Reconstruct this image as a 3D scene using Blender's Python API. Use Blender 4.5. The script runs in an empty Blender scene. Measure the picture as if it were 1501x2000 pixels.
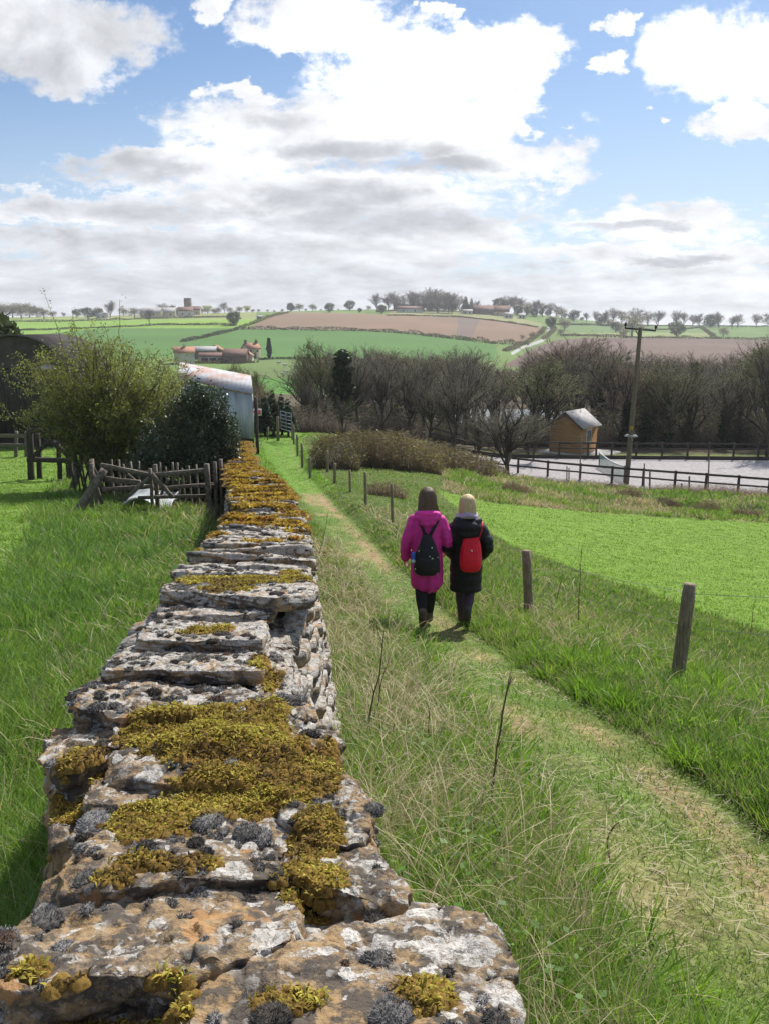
import bpy, math, random
import numpy as np
from mathutils import Vector, Matrix
from mathutils.bvhtree import BVHTree

SC = bpy.context.scene
COL = SC.collection
R = math.radians
rng = np.random.default_rng(7)
random.seed(7)

# ------------------------------------------------------------ camera, world, sun
F = 1550.0
TH = R(13.08)
cam_d = bpy.data.cameras.new('camera')
cam_d.sensor_fit = 'VERTICAL'
cam_d.sensor_height = 36.0
cam_d.lens = F * 36.0 / 2000.0
cam_d.clip_start = 0.05
cam_d.clip_end = 9000
cam = bpy.data.objects.new('camera', cam_d)
COL.objects.link(cam)
cam.location = (0, 0, 0)
cam.rotation_euler = (R(90) - TH, 0, 0)
SC.camera = cam

SUN_AZ = R(28)      # to the right of the view direction (+Y)
SUN_EL = R(46)
SC.view_settings.view_transform = 'Standard'
SC.view_settings.look = 'None'
SC.view_settings.exposure = 0.56
SC.view_settings.gamma = 1.0

sun_d = bpy.data.lights.new('sun', 'SUN')
sun_d.energy = 4.3
sun_d.angle = R(1.2)
sun_d.color = (1.0, 0.95, 0.87)
sun = bpy.data.objects.new('sun', sun_d)
COL.objects.link(sun)
sdir = Vector((math.sin(SUN_AZ) * math.cos(SUN_EL), math.cos(SUN_AZ) * math.cos(SUN_EL), math.sin(SUN_EL)))
sun.rotation_euler = (-sdir).to_track_quat('-Z', 'Y').to_euler()
sun.location = (30, 30, 60)

def ray(px, v):
    """world direction with unit horizontal forward component: (u, 1, w)"""
    xc = (px - 750.5) / F; yc = (v - 1000.0) / F
    fwd = math.cos(TH) - yc * math.sin(TH)
    return xc / fwd, -(math.sin(TH) + yc * math.cos(TH)) / fwd

class NT:
    def __init__(s, tree): s.t = tree
    def n(s, typ, **kw):
        nd = s.t.nodes.new(typ)
        for k, v in kw.items():
            if k == 'inp':
                for kk, vv in v.items():
                    if isinstance(vv, bpy.types.NodeSocket): s.t.links.new(vv, nd.inputs[kk])
                    else: nd.inputs[kk].default_value = vv
            else: setattr(nd, k, v)
        return nd
    def m(s, op, a, b=None, c=None, clamp=False):
        nd = s.t.nodes.new('ShaderNodeMath'); nd.operation = op; nd.use_clamp = clamp
        for i, x in enumerate((a, b, c)):
            if x is None: continue
            if isinstance(x, bpy.types.NodeSocket): s.t.links.new(x, nd.inputs[i])
            else: nd.inputs[i].default_value = x
        return nd.outputs[0]
    def vm(s, op, a, b=None, sc=None):
        nd = s.t.nodes.new('ShaderNodeVectorMath'); nd.operation = op
        for i, x in enumerate((a, b)):
            if x is None: continue
            if isinstance(x, bpy.types.NodeSocket): s.t.links.new(x, nd.inputs[i])
            else: nd.inputs[i].default_value = x
        if sc is not None:
            if isinstance(sc, bpy.types.NodeSocket): s.t.links.new(sc, nd.inputs[3])
            else: nd.inputs[3].default_value = sc
        return nd.outputs[0]
    def mix(s, f, a, b):
        nd = s.t.nodes.new('ShaderNodeMix'); nd.data_type = 'RGBA'
        for i, x in ((0, f), (6, a), (7, b)):
            if isinstance(x, bpy.types.NodeSocket): s.t.links.new(x, nd.inputs[i])
            elif i == 0: nd.inputs[0].default_value = x
            else: nd.inputs[i].default_value = (*x[:3], 1)
        return nd.outputs[2]
    def ss(s, x, a, b, lo=0.0, hi=1.0):
        nd = s.t.nodes.new('ShaderNodeMapRange'); nd.interpolation_type = 'SMOOTHSTEP'
        s.t.links.new(x, nd.inputs[0])
        for i, v in ((1, a), (2, b), (3, lo), (4, hi)): nd.inputs[i].default_value = v
        return nd.outputs[0]
    def noise(s, vec, scale, detail=4, rough=0.55, dist=0.0, out=0):
        nd = s.t.nodes.new('ShaderNodeTexNoise')
        if vec is not None: s.t.links.new(vec, nd.inputs['Vector'])
        nd.inputs['Scale'].default_value = scale; nd.inputs['Detail'].default_value = detail
        nd.inputs['Roughness'].default_value = rough; nd.inputs['Distortion'].default_value = dist
        return nd.outputs[out]

world = bpy.data.worlds.new('World'); SC.world = world
world.use_nodes = True
wt = world.node_tree; wt.nodes.clear(); W = NT(wt)
sky = wt.nodes.new('ShaderNodeTexSky'); sky.sky_type = 'NISHITA'; sky.sun_disc = False
sky.sun_elevation = SUN_EL; sky.sun_rotation = SUN_AZ
sky.air_density = 1.0; sky.dust_density = 0.6; sky.ozone_density = 2.2
tc = wt.nodes.new('ShaderNodeTexCoord')
sep = wt.nodes.new('ShaderNodeSeparateXYZ'); wt.links.new(tc.outputs['Generated'], sep.inputs[0])
X_, Y_, Z_ = sep.outputs
zc_ = W.m('MAXIMUM', Z_, 0.0)
# front view plane coordinates (u, w) keep the big shapes; cloud-layer coordinates give the detail
ya = W.m('MAXIMUM', Y_, 0.12)
u_ = W.m('DIVIDE', X_, ya); w_ = W.m('DIVIDE', zc_, ya)
lay = W.m('ADD', zc_, 0.07)
lx = W.m('DIVIDE', X_, lay); ly = W.m('DIVIDE', Y_, lay)
cl = W.n('ShaderNodeCombineXYZ', inp={0: lx, 1: ly, 2: 0.0}).outputs[0]
# perspective-stretched noise: fine vertically near the horizon
wl = W.m('LOGARITHM', W.m('ADD', w_, 0.09), 2.718)
cs = W.n('ShaderNodeCombineXYZ', inp={0: W.m('MULTIPLY', u_, 3.0), 1: W.m('MULTIPLY', wl, 1.6), 2: 0.0}).outputs[0]
uw = W.n('ShaderNodeCombineXYZ', inp={0: u_, 1: w_, 2: 0.0}).outputs[0]
nz = W.noise(cs, 2.6, 6, 0.6, 0.2, out=1)
nzo = W.vm('SUBTRACT', nz, (0.5, 0.5, 0.5))
nz2 = W.noise(cs, 9.0, 5, 0.62, 0.0, out=1)
nzo2 = W.vm('SUBTRACT', nz2, (0.5, 0.5, 0.5))
warp = W.vm('ADD', W.vm('MULTIPLY', nzo, (0.20, 0.075, 0)), W.vm('MULTIPLY', nzo2, (0.07, 0.05, 0)))
uwd = W.vm('ADD', uw, warp)

def blob(px, v, rx, rv, gain=1.0, vec=None):
    u, w = ray(px, v); u2, _ = ray(px + rx, v); _, w2 = ray(px, v - rv)
    ru, rw = abs(u2 - u), abs(w2 - w)
    d = W.vm('MULTIPLY', W.vm('SUBTRACT', vec or uwd, (u, w, 0)), (1 / ru, 1 / rw, 0))
    ln = wt.nodes.new('ShaderNodeVectorMath'); ln.operation = 'DOT_PRODUCT'
    wt.links.new(d, ln.inputs[0]); wt.links.new(d, ln.inputs[1])
    return W.m('MULTIPLY', W.m('SUBTRACT', 1.0, ln.outputs['Value']), gain)

def field(lst, vec=None):
    acc = None
    for b in lst:
        x = blob(*b, vec=vec)
        acc = x if acc is None else W.m('MAXIMUM', acc, x)
    return acc

clouds = [(640, 20, 165, 100), (560, 75, 90, 50), (850, 120, 230, 85), (1000, 120, 80, 90), (780, 240, 270, 110), (560, 270, 260, 90), (450, 190, 70, 22),
          (1000, 320, 200, 45), (330, 330, 200, 45), (620, 400, 430, 95), (180, 410, 330, 42), (760, 480, 320, 80), (380, 480, 600, 45),
          (300, 560, 900, 60), (960, 250, 90, 80),
          (60, 60, 270, 105), (150, 140, 130, 60), (400, 15, 60, 30), (1390, 100, 140, 90), (1480, 130, 130, 100), (1440, 240, 110, 40),
          (1215, 50, 32, 24), (1185, 130, 45, 26), (1250, 228, 16, 11), (1300, 432, 240, 44), (1350, 500, 420, 36), (1200, 570, 700, 50), (1040, 245, 40, 18),
          (850, 25, 30, 14)]
dens = field(clouds)
nA = W.noise(cs, 6.0, 7, 0.62, 0.3)
nB = W.noise(cl, 1.1, 6, 0.6, 0.2)
base = W.m('ADD', W.m('ADD', W.m('MULTIPLY', W.m('ADD', W.m('MAXIMUM', dens, -2.0), -.02), .62), W.m('MULTIPLY', W.m('SUBTRACT', nA, 0.5), 1.5)), W.m('MULTIPLY', W.m('SUBTRACT', W.noise(cs, 22.0, 5, 0.65), 0.5), 0.6))
maskF = W.ss(base, -0.16, 0.36)
maskB = W.ss(nB, 0.47, 0.60)
front = W.ss(Y_, 0.10, 0.35)
# (below the horizon and behind the viewer the generic cloud layer takes over)
hi = W.ss(w_, 0.42, 0.60)
frontm = W.m('MULTIPLY', front, W.m('SUBTRACT', 1.0, hi))
mask = W.m('ADD', W.m('MULTIPLY', maskF, frontm), W.m('MULTIPLY', maskB, W.m('SUBTRACT', 1.0, frontm)))
# horizon veil of thin cloud
veil = W.ss(w_, 0.015, 0.115, 0.90, 0.0)
mask = W.m('MAXIMUM', mask, veil)
# grey undersides
uwg = W.vm('ADD', uw, W.vm('ADD', W.vm('MULTIPLY', nzo, (0.20, 0.03, 0)), W.vm('MULTIPLY', nzo2, (0.12, 0.018, 0))))
greys = [(700, 295, 170, 22), (800, 325, 200, 20), (620, 190, 110, 22, .55), (580, 235, 110, 18, .6), (740, 205, 45, 14, .5), (640, 385, 190, 32, .8), (720, 435, 260, 34, .95),
         (240, 330, 120, 34, .75), (150, 405, 260, 26, .5), (330, 420, 140, 26, .65), (1235, 438, 150, 10, .95), (1310, 507, 130, 9, .9), (1500, 522, 60, 9, .6),
         (40, 130, 260, 80, .55), (130, 40, 200, 70, .35), (250, 480, 600, 40, .55), (420, 560, 900, 60, .50), (1000, 590, 500, 40, .25), (1060, 520, 60, 8, .4)]
gf = field(greys, vec=uwg)
gf = W.m('MAXIMUM', gf, -1.0)
gsum = W.m('ADD', gf, W.m('MULTIPLY', W.m('SUBTRACT', nA, 0.5), 1.4))
gfac = W.ss(gsum, -0.55, 1.0, 0.0, 0.86)
gB = W.ss(W.noise(cl, 2.1, 5, 0.6), 0.4, 0.65, 0.1, 0.8)
gfac = W.m('ADD', W.m('MULTIPLY', gfac, frontm), W.m('MULTIPLY', gB, W.m('SUBTRACT', 1.0, frontm)))
ccol = W.mix(gfac, (0.84, 0.855, 0.89), (0.47, 0.485, 0.53))
up1 = W.noise(cs, 3.2, 5, .6, .3); up2 = W.noise(W.vm('ADD', cs, (.04, .10, 0)), 3.2, 5, .6, .3)
rel = W.m('ADD', 1.0, W.m('MULTIPLY', W.m('SUBTRACT', up1, up2), .9))
rel = W.m('MINIMUM', W.m('MAXIMUM', rel, .72), 1.2)
ccol = W.vm('SCALE', ccol, None, rel)
# brightening of the cloud deck round the hidden sun
sb = field([(850, 130, 420, 210, 1.0), (1400, 90, 260, 160, .9)], vec=uw)
glow = W.ss(sb, 0.0, 1.0, 0.0, 0.32)
ccol2 = W.vm('ADD', ccol, W.vm('SCALE', (1, 1, 1), None, glow) if False else W.n('ShaderNodeCombineXYZ', inp={0: glow, 1: glow, 2: glow}).outputs[0])
skyc = W.vm('MULTIPLY', sky.outputs[0], (0.074, 0.084, 0.094))
# thin haze paling the blue towards the horizon
pale = W.ss(w_, 0.02, 0.34, 0.62, 0.0)
skyp = W.mix(pale, skyc, (0.62, 0.71, 0.84))
skyout = W.mix(mask, skyp, ccol2)
bg = W.n('ShaderNodeBackground', inp={'Color': skyout, 'Strength': 0.80})
wo = wt.nodes.new('ShaderNodeOutputWorld'); wt.links.new(bg.outputs[0], wo.inputs[0])
world.cycles.sampling_method = 'MANUAL'; world.cycles.sample_map_resolution = 512

# ------------------------------------------------------------ numpy helpers
def _h(ix, iy, iz, s):
    n = (ix * 374761393 + iy * 668265263 + iz * 2147483647 + s * 1274126177).astype(np.uint32)
    n = (n ^ (n >> np.uint32(13))) * np.uint32(1274126177)
    n = n ^ (n >> np.uint32(16))
    return n.astype(np.float64) / 4294967295.0
def vnoise(p, s=0):
    p = np.asarray(p, float); i = np.floor(p).astype(np.int64); f = p - i; f = f * f * (3 - 2 * f)
    r = 0
    for dx in (0, 1):
        wx = f[..., 0] if dx else 1 - f[..., 0]
        for dy in (0, 1):
            wy = f[..., 1] if dy else 1 - f[..., 1]
            for dz in (0, 1):
                wz = f[..., 2] if dz else 1 - f[..., 2]
                r = r + wx * wy * wz * _h(i[..., 0] + dx, i[..., 1] + dy, i[..., 2] + dz, s)
    return r * 2 - 1
def fbm(p, o=4, s=0, g=0.5):
    p = np.asarray(p, float); a = 1; r = 0; t = 0
    for k in range(o):
        r = r + a * vnoise(p * (2.0 ** k) + 17.3 * k, s + k); t += a; a *= g
    return r / t
def n2(x, y, sc, o=3, s=0):
    return fbm(np.stack([np.asarray(x) * sc, np.asarray(y) * sc, np.zeros_like(np.asarray(x, float)) + s * 3.7], -1), o, s)
def sstep(a, b, x):
    t = np.clip((np.asarray(x, float) - a) / (b - a), 0, 1); return t * t * (3 - 2 * t)

def mk(name, verts, faces, mat=None, parent=None, col=None, smooth=False, matidx=None, loc=None, uv=None):
    """faces: list of (M,k) int arrays"""
    verts = np.asarray(verts, dtype=np.float32)
    if not isinstance(faces, (list, tuple)): faces = [faces]
    faces = [np.asarray(f, dtype=np.int32) for f in faces if len(f)]
    me = bpy.data.meshes.new(name)
    if loc is not None: verts = verts - np.asarray(loc, dtype=np.float32)
    me.vertices.add(len(verts)); me.vertices.foreach_set('co', verts.ravel())
    loops = np.concatenate([f.ravel() for f in faces]); sizes = np.concatenate([np.full(len(f), f.shape[1], np.int32) for f in faces])
    starts = np.concatenate([[0], np.cumsum(sizes)[:-1]]).astype(np.int32)
    me.loops.add(len(loops)); me.loops.foreach_set('vertex_index', loops.astype(np.int32))
    me.polygons.add(len(sizes)); me.polygons.foreach_set('loop_start', starts)
    if smooth: me.polygons.foreach_set('use_smooth', np.ones(len(sizes), bool))
    if matidx is not None: me.polygons.foreach_set('material_index', np.asarray(matidx, np.int32))
    if col is not None:
        a = me.color_attributes.new('Col', 'FLOAT_COLOR', 'POINT')
        c = np.ones((len(verts), 4), np.float32); c[:, :3] = col; a.data.foreach_set('color', c.ravel())
    me.update(calc_edges=True); me.validate()
    if mat is not None:
        for m_ in (mat if isinstance(mat, (list, tuple)) else [mat]): me.materials.append(m_)
    o = bpy.data.objects.new(name, me); COL.objects.link(o)
    if loc is not None: o.location = loc
    if parent is not None: o.parent = parent
    return o

def tag(o, label=None, cat=None, group=None, kind=None):
    if label: o['label'] = label
    if cat: o['category'] = cat
    if group: o['group'] = group
    if kind: o['kind'] = kind
    return o
def empty(name, loc=(0, 0, 0), rz=0, label=None, cat=None, group=None):
    o = bpy.data.objects.new(name, None); COL.objects.link(o); o.location = loc; o.rotation_euler = (0, 0, rz)
    o.empty_display_size = 0.2
    return tag(o, label, cat, group)
def copy_tree(o, parent=None):
    c = o.copy(); COL.objects.link(c); c.parent = parent
    for ch in list(o.children): copy_tree(ch, c)
    return c

class MB:
    """mesh bucket: collects primitives into one mesh"""
    def __init__(s): s.v = []; s.f = {}; s.c = []; s.n = 0
    def add(s, v, faces, col=None):
        v = np.asarray(v, float)
        for f in faces:
            f = np.asarray(f, int)
            s.f.setdefault(f.shape[1], []).append(f + s.n)
        s.v.append(v); s.n += len(v)
        s.c.append(np.tile(np.asarray(col if col is not None else (1, 1, 1), float), (len(v), 1)) if col is None or np.ndim(col) == 1 else np.asarray(col))
        return s
    def box(s, cx, cy, cz, sx, sy, sz, rot=None, col=None, jit=0.0):
        b = np.array([[x, y, z] for x in (-.5, .5) for y in (-.5, .5) for z in (-.5, .5)]) * [sx, sy, sz]
        if jit: b = b + rng.normal(0, jit, b.shape)
        if rot is not None: b = b @ np.array(rot).T
        b = b + [cx, cy, cz]
        return s.add(b, [[[0, 1, 3, 2], [4, 6, 7, 5], [0, 4, 5, 1], [2, 3, 7, 6], [0, 2, 6, 4], [1, 5, 7, 3]]], col)
    def beam(s, a, b, w, h, col=None, rough=0.0, seg=1, up=(0, 0, 1)):
        """rectangular bar between two points, chamfered, optionally rough"""
        a = np.array(a, float); b = np.array(b, float); d = b - a; L = np.linalg.norm(d); d /= L
        u = np.array(up, float)
        if abs(d @ u) > .95: u = np.array([1., 0, 0])
        x = np.cross(d, u); x /= np.linalg.norm(x); y = np.cross(x, d)
        ch = min(w, h) * .16
        prof = np.array([(-w/2, -h/2+ch), (-w/2+ch, -h/2), (w/2-ch, -h/2), (w/2, -h/2+ch), (w/2, h/2-ch), (w/2-ch, h/2), (-w/2+ch, h/2), (-w/2, h/2-ch)])
        n = seg + 1; V = []
        for i in range(n):
            c = a + d * L * i / seg
            P = prof * (1 + (rng.normal(0, rough, prof.shape) if rough else 0))
            off = (rng.normal(0, rough * w * .6, 2) if rough else (0, 0))
            V.append(c + (P[:, :1] + off[0]) * x + (P[:, 1:] + off[1]) * y)
        V = np.concatenate(V); Q = []
        for i in range(seg):
            for k in range(8): Q.append([i*8+k, i*8+(k+1) % 8, (i+1)*8+(k+1) % 8, (i+1)*8+k])
        caps = [list(range(7, -1, -1)), list(range((n-1)*8, n*8))]
        return s.add(V, [Q, caps], col)
    def tube(s, pts, rad, k=6, col=None, cap=True, rough=0.0):
        pts = np.array(pts, float); n = len(pts); rad = np.broadcast_to(np.asarray(rad, float), (n,))
        t = np.gradient(pts, axis=0); t /= np.linalg.norm(t, axis=1)[:, None] + 1e-9
        ref = np.array([0, 0, 1.]) if abs(t[0, 2]) < .9 else np.array([1., 0, 0])
        x = np.cross(t, ref); x /= np.linalg.norm(x, axis=1)[:, None] + 1e-9; y = np.cross(x, t)
        a = np.arange(k) / k * 2 * math.pi
        rr = rad[:, None] * (1 + (rng.normal(0, rough, (n, k)) if rough else 0))
        V = (pts[:, None] + rr[..., None] * (np.cos(a)[None, :, None] * x[:, None] + np.sin(a)[None, :, None] * y[:, None])).reshape(-1, 3)
        i = np.arange(n - 1)[:, None] * k; j = np.arange(k)[None]; j2 = (j + 1) % k
        Q = np.stack([i + j, i + j2, i + k + j2, i + k + j], -1).reshape(-1, 4)
        fs = [Q]
        if cap: fs.append([list(range(k - 1, -1, -1)), list(range((n - 1) * k, n * k))])
        return s.add(V, fs, col)
    def build(s, name, mat, parent=None, smooth=False, loc=None, usecol=False):
        V = np.concatenate(s.v)
        fs = [np.concatenate(x) for x in s.f.values()]
        return mk(name, V, fs, mat, parent, np.concatenate(s.c) if usecol else None, smooth, loc=loc)

# ------------------------------------------------------------ terrain
def tanv(v):
    yc = (np.asarray(v, float) - 1000.0) / F
    return (math.sin(TH) + yc * math.cos(TH)) / (math.cos(TH) - yc * math.sin(TH))
cols = np.array([-400, 0, 250, 500, 750, 1000, 1250, 1500, 1900.])
rows = {
 14: [1010,1010,1013,1055,1095,1135,1165,1190,1200],
 20: [962,962,965,985,1003,1040,1075,1100,1110],
 30: [905,908,910,925,935,965,1000,1020,1030],
 38: [878,880,882,888,899,940,968,985,995],
 48: [860,862,863,855,868,935,950,960,970],
 58: [850,852,852,838,853,905,910,914,920],
 66: [845,845,845,838,850,887,888,889,890],
 80: [838,838,838,842,855,870,872,874,875],
 105: [826,826,824,835,845,850,852,855,855],
 120: [818,818,813,820,830,833,838,840,840],
 150: [798,798,793,795,800,800,805,810,810],
 180: [783,783,778,775,780,775,780,785,785],
 220: [762,762,755,755,755,745,745,750,750],
 300: [715,715,709,708,715,712,712,715,715],
 400: [680,680,678,675,675,684,690,692,692],
 500: [655,655,652,650,652,664,673,675,675],
 600: [638,638,636,630,630,643,661,663,663],
 700: [628,628,625,617,616,626,650,652,652],
 800: [622,622,619,611,608,613,640,643,643],
 900: [620,620,616,610,604,611,634,637,637],
 1000: [621,621,617,611,606,613,634,637,637],
 1400: [632,632,632,630,630,632,638,640,640],
 2800: [639,639,639,639,639,639,641,641,641]}
ry = np.array(sorted(rows)); RZ = np.array([-y * tanv(rows[y]) for y in ry])
def pchip(x, y, xq):
    h = np.diff(x)[:, None]; d = np.diff(y, axis=0) / h
    m = np.zeros_like(y); m[0] = d[0]; m[-1] = d[-1]
    w1 = 2 * h[1:] + h[:-1]; w2 = h[1:] + 2 * h[:-1]
    same = d[:-1] * d[1:] > 0
    with np.errstate(divide='ignore', invalid='ignore'):
        hm = (w1 + w2) / (w1 / d[:-1] + w2 / d[1:])
    m[1:-1] = np.where(same, hm, 0)
    i = np.clip(np.searchsorted(x, xq) - 1, 0, len(x) - 2); t = (xq - x[i]) / (x[i + 1] - x[i]); t = np.clip(t, 0, 1)[:, None]; H_ = (x[i + 1] - x[i])[:, None]
    return ((1 + 2*t) * (1-t)**2) * y[i] + t * (1-t)**2 * H_ * m[i] + t*t*(3-2*t) * y[i+1] + t*t*(t-1) * H_ * m[i+1]
LY = np.linspace(math.log(14), math.log(2800), 700)
T1 = pchip(np.log(ry), RZ, LY)
PX = np.linspace(-400, 1900, 240)
T2 = pchip(cols, T1.T, PX)          # (240, 700)
def Hfar(x, y):
    y = np.maximum(y, 14.0)
    px = 750.5 + F * x / (y * 0.974 + 0.226 * (0.2 * y).clip(0, 12))
    a = np.clip((px + 400) / 2300 * 239, 0, 238.999); b = np.clip((np.log(y) - LY[0]) / (LY[-1] - LY[0]) * 699, 0, 698.999)
    i = a.astype(int); j = b.astype(int); fa = a - i; fb = b - j
    return (T2[i, j] * (1-fa) * (1-fb) + T2[i+1, j] * fa * (1-fb) + T2[i, j+1] * (1-fa) * fb + T2[i+1, j+1] * fa * fb)

# wall top: (y, v, left px, right px)
WS = [(.50, None, -.46, .21), (.80, 1990, -25, 995), (.95, 1850, 0, 980), (1.25, 1650, 95, 775), (1.6, 1480, 95, 690), (2.1, 1340, 148, 610), (2.8, 1220, 225, 585),
      (3.6, 1150, 315, 615), (4.8, 1090, 395, 613), (6.3, 1040, 430, 600), (8, 1005, 462, 590), (10, 970, 455, 572),
      (13, 935, 446, 535), (17, 912, 446, 502), (24, 890, 450, 490), (34, 868, 462, 490), (38, 862, 466, 490)]
wy, wz, wl_, wr_ = [], [], [], []
for (y, v, a, b) in WS:
    if v is None: wy.append(y); wz.append(-.79); wl_.append(a); wr_.append(b); continue
    wy.append(y); wz.append(-y * float(tanv(v))); wl_.append(ray(a, v)[0] * y); wr_.append(ray(b, v)[0] * y)
wy, wz, wl_, wr_ = map(np.array, (wy, wz, wl_, wr_))
wz_s = wz.copy(); wz_s[1:-1] = .5 * wz[1:-1] + .25 * (wz[:-2] + wz[2:]) * 1.0
wz_s = wz
def wallz(y): return np.interp(y, wy, wz_s)
def walll(y): return np.interp(y, wy, wl_)
def wallr(y): return np.interp(y, wy, wr_)
def wallc(y): return .5 * (walll(y) + wallr(y))

py_ = np.array([-6, -2, 0, 2, 3.5, 5, 7, 9, 12, 16, 20, 24.]); pz_ = np.array([-1.0, -1.35, -1.5, -1.78, -2.1, -2.5, -3.0, -3.46, -3.9, -4.32, -4.62, -4.9])
Pp = pchip(py_, pz_[:, None], np.linspace(-6, 24, 400))[:, 0]
def Pz(y): return np.interp(y, np.linspace(-6, 24, 400), Pp)
# path edges, set after first pass
pe_y = None
def Hbase(x, y):
    x = np.asarray(x, float); y = np.asarray(y, float)
    p = Pz(y)
    lft = sstep(-.25, -.9, x - wallc(y)) if True else 0
    d = x - 0.9
    cross = -.17 * (np.sqrt(d * d + .3) + d) * .5 + 0.04
    zl = wallz(np.clip(y, .5, 24)) - np.interp(y, [0, 3, 8, 17, 24], [.95, .9, .85, .9, 1.0]) - .02 * (x - wallc(y))
    near = p + cross
    near = near * (1 - lft) + zl * lft
    k = sstep(13, 21, y)
    return near * (1 - k) + Hfar(x, y) * k
def hit(px, v, H=None, y0=.6, y1=1500):
    u, w = ray(px, v); ys = np.exp(np.linspace(math.log(y0), math.log(y1), 4000)); z = w * ys
    g = (H or Hbase)(u * ys, ys); k = np.argmax(z <= g)
    if k == 0 and not (z[0] <= g[0]): return None
    y = ys[k]; return float(u * y), float(y), float(g[k])
# track edges from the photograph's plan, as a ground track in world metres
pr = [hit(*p) for p in [(1501,1640),(1300,1480),(1130,1372),(1010,1300),(905,1222),(800,1130),(730,1060),(660,990),(610,940),(585,900),(572,862)]]
pl = [hit(*p) for p in [(1290,1995),(1140,1800),(1020,1600),(905,1450),(820,1300),(740,1180),(690,1120),(640,1050),(590,980),(552,930),(522,890),(508,852)]]
pry, prx = np.array([p[1] for p in pr]), np.array([p[0] for p in pr])
ply, plx = np.array([p[1] for p in pl]), np.array([p[0] for p in pl])
def pathr(y): return np.where(y < pry[0], prx[0] + (y - pry[0]) * (prx[1]-prx[0]) / (pry[1]-pry[0]) * .6, np.interp(y, pry, prx))
def pathl(y): return np.where(y < ply[0], plx[0] + (y - ply[0]) * .1, np.interp(y, ply, plx))
print('path r', [(round(a, 2), round(b, 2)) for a, b in zip(prx, pry)]); print('path l', [(round(a, 2), round(b, 2)) for a, b in zip(plx, ply)])
def H(x, y):
    x = np.asarray(x, float); y = np.asarray(y, float)
    z = Hbase(x, y)
    nf = 1 - sstep(45, 60, y)
    pr_ = pathr(y); pl_ = pathl(y)
    onp = sstep(pl_ - .15, pl_ + .2, x) * (1 - sstep(pr_ - .1, pr_ + .15, x))
    verge = sstep(pr_ - .05, pr_ + .35, x) * (1 - sstep(pr_ + 1.2, pr_ + 3.0, x))
    z = z + nf * (.13 * verge + (n2(x, y, .9, 3, 3) * .05 + n2(x, y, 3.1, 2, 4) * .03) * (1 - .75 * onp))
    # wheel ruts
    for rx in (pr_ - .3, pl_ * .62 + pr_ * .38 - .1):
        z = z - nf * .035 * np.exp(-((x - rx) / .17) ** 2)
    # tussocky rough strip on the far side of the crop field
    fm = sstep(27, 31, y) * (1 - sstep(44, 47, y)) * sstep(.08 * y, .12 * y, x)
    z = z + fm * (np.maximum(n2(x, y, .8, 3, 9), -.1) * .35)
    # arena is levelled
    am = sstep(49, 52, y + (x - 9) * .5 * .9) * (1 - sstep(60, 63, y)) * sstep(4, 7, x)
    z = z * (1 - am) + (-9.95) * am
    # pond bed
    pm = np.exp(-(((x - 22) / 22) ** 4 + ((y - 133) / 17) ** 4))
    z = z - 1.0 * pm
    # far relief
    z = z + sstep(180, 320, y) * (n2(x, y, .012, 3, 21) * .8)
    return z
def Hs(x, y): return float(H(np.array([x]), np.array([y]))[0])
def G(px, v): return hit(px, v, H)
def P3(px, v, y):
    u, w = ray(px, v); return np.array([u * y, y, w * y])
def proj(x, y, z):
    f = y * math.cos(TH) - z * math.sin(TH); d = -(y * math.sin(TH) + z * math.cos(TH))
    return 750.5 + F * x / f, 1000 + F * d / f
# ------------------------------------------------------------ materials
def newmat(name):
    m = bpy.data.materials.new(name); m.use_nodes = True; t = m.node_tree; t.nodes.clear()
    N = NT(t); out = t.nodes.new('ShaderNodeOutputMaterial'); return m, N, out
def pbsdf(N, out, col, rough=.8, bump=None, bstr=.3, bdist=.01, spec=.3, metal=0.0):
    b = N.n('ShaderNodeBsdfPrincipled')
    for k, x in (('Base Color', col), ('Roughness', rough)):
        if isinstance(x, bpy.types.NodeSocket): N.t.links.new(x, b.inputs[k])
        else: b.inputs[k].default_value = (*x, 1) if k == 'Base Color' else x
    b.inputs['Specular IOR Level'].default_value = spec; b.inputs['Metallic'].default_value = metal
    if bump is not None:
        bn = N.n('ShaderNodeBump', inp={'Height': bump, 'Strength': bstr, 'Distance': bdist}); N.t.links.new(bn.outputs[0], b.inputs['Normal'])
    N.t.links.new(b.outputs[0], out.inputs[0]); return b
def simple(name, c1, c2=None, scale=8, rough=.8, bstr=.4, bdist=.01, detail=5, spec=.3, metal=0.0, stretch=None):
    m, N, out = newmat(name); c2 = c2 or tuple(x * .6 for x in c1)
    pos = N.n('ShaderNodeTexCoord').outputs['Object']
    if stretch: pos = N.vm('MULTIPLY', pos, stretch)
    nn = N.noise(pos, scale, detail, .65)
    f = N.ss(nn, .32, .68)
    pbsdf(N, out, N.mix(f, c1, c2), rough, nn, bstr, bdist, spec, metal); return m
def leafmat(name, trans=.35, rough=.55, tint=(1, 1, 1), gloss=.25, tmul=(1.3, 1.35, .6)):
    m, N, out = newmat(name)
    a = N.n('ShaderNodeAttribute', attribute_name='Col').outputs['Color']
    a = N.vm('MULTIPLY', a, tint)
    d = N.n('ShaderNodeBsdfPrincipled'); N.t.links.new(a, d.inputs['Base Color']); d.inputs['Roughness'].default_value = rough
    d.inputs['Specular IOR Level'].default_value = gloss
    tr = N.n('ShaderNodeBsdfTranslucent'); N.t.links.new(N.vm('MULTIPLY', a, tmul), tr.inputs[0])
    mx = N.n('ShaderNodeMixShader', inp={0: trans, 1: d.outputs[0], 2: tr.outputs[0]}); N.t.links.new(mx.outputs[0], out.inputs[0])
    return m
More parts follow.
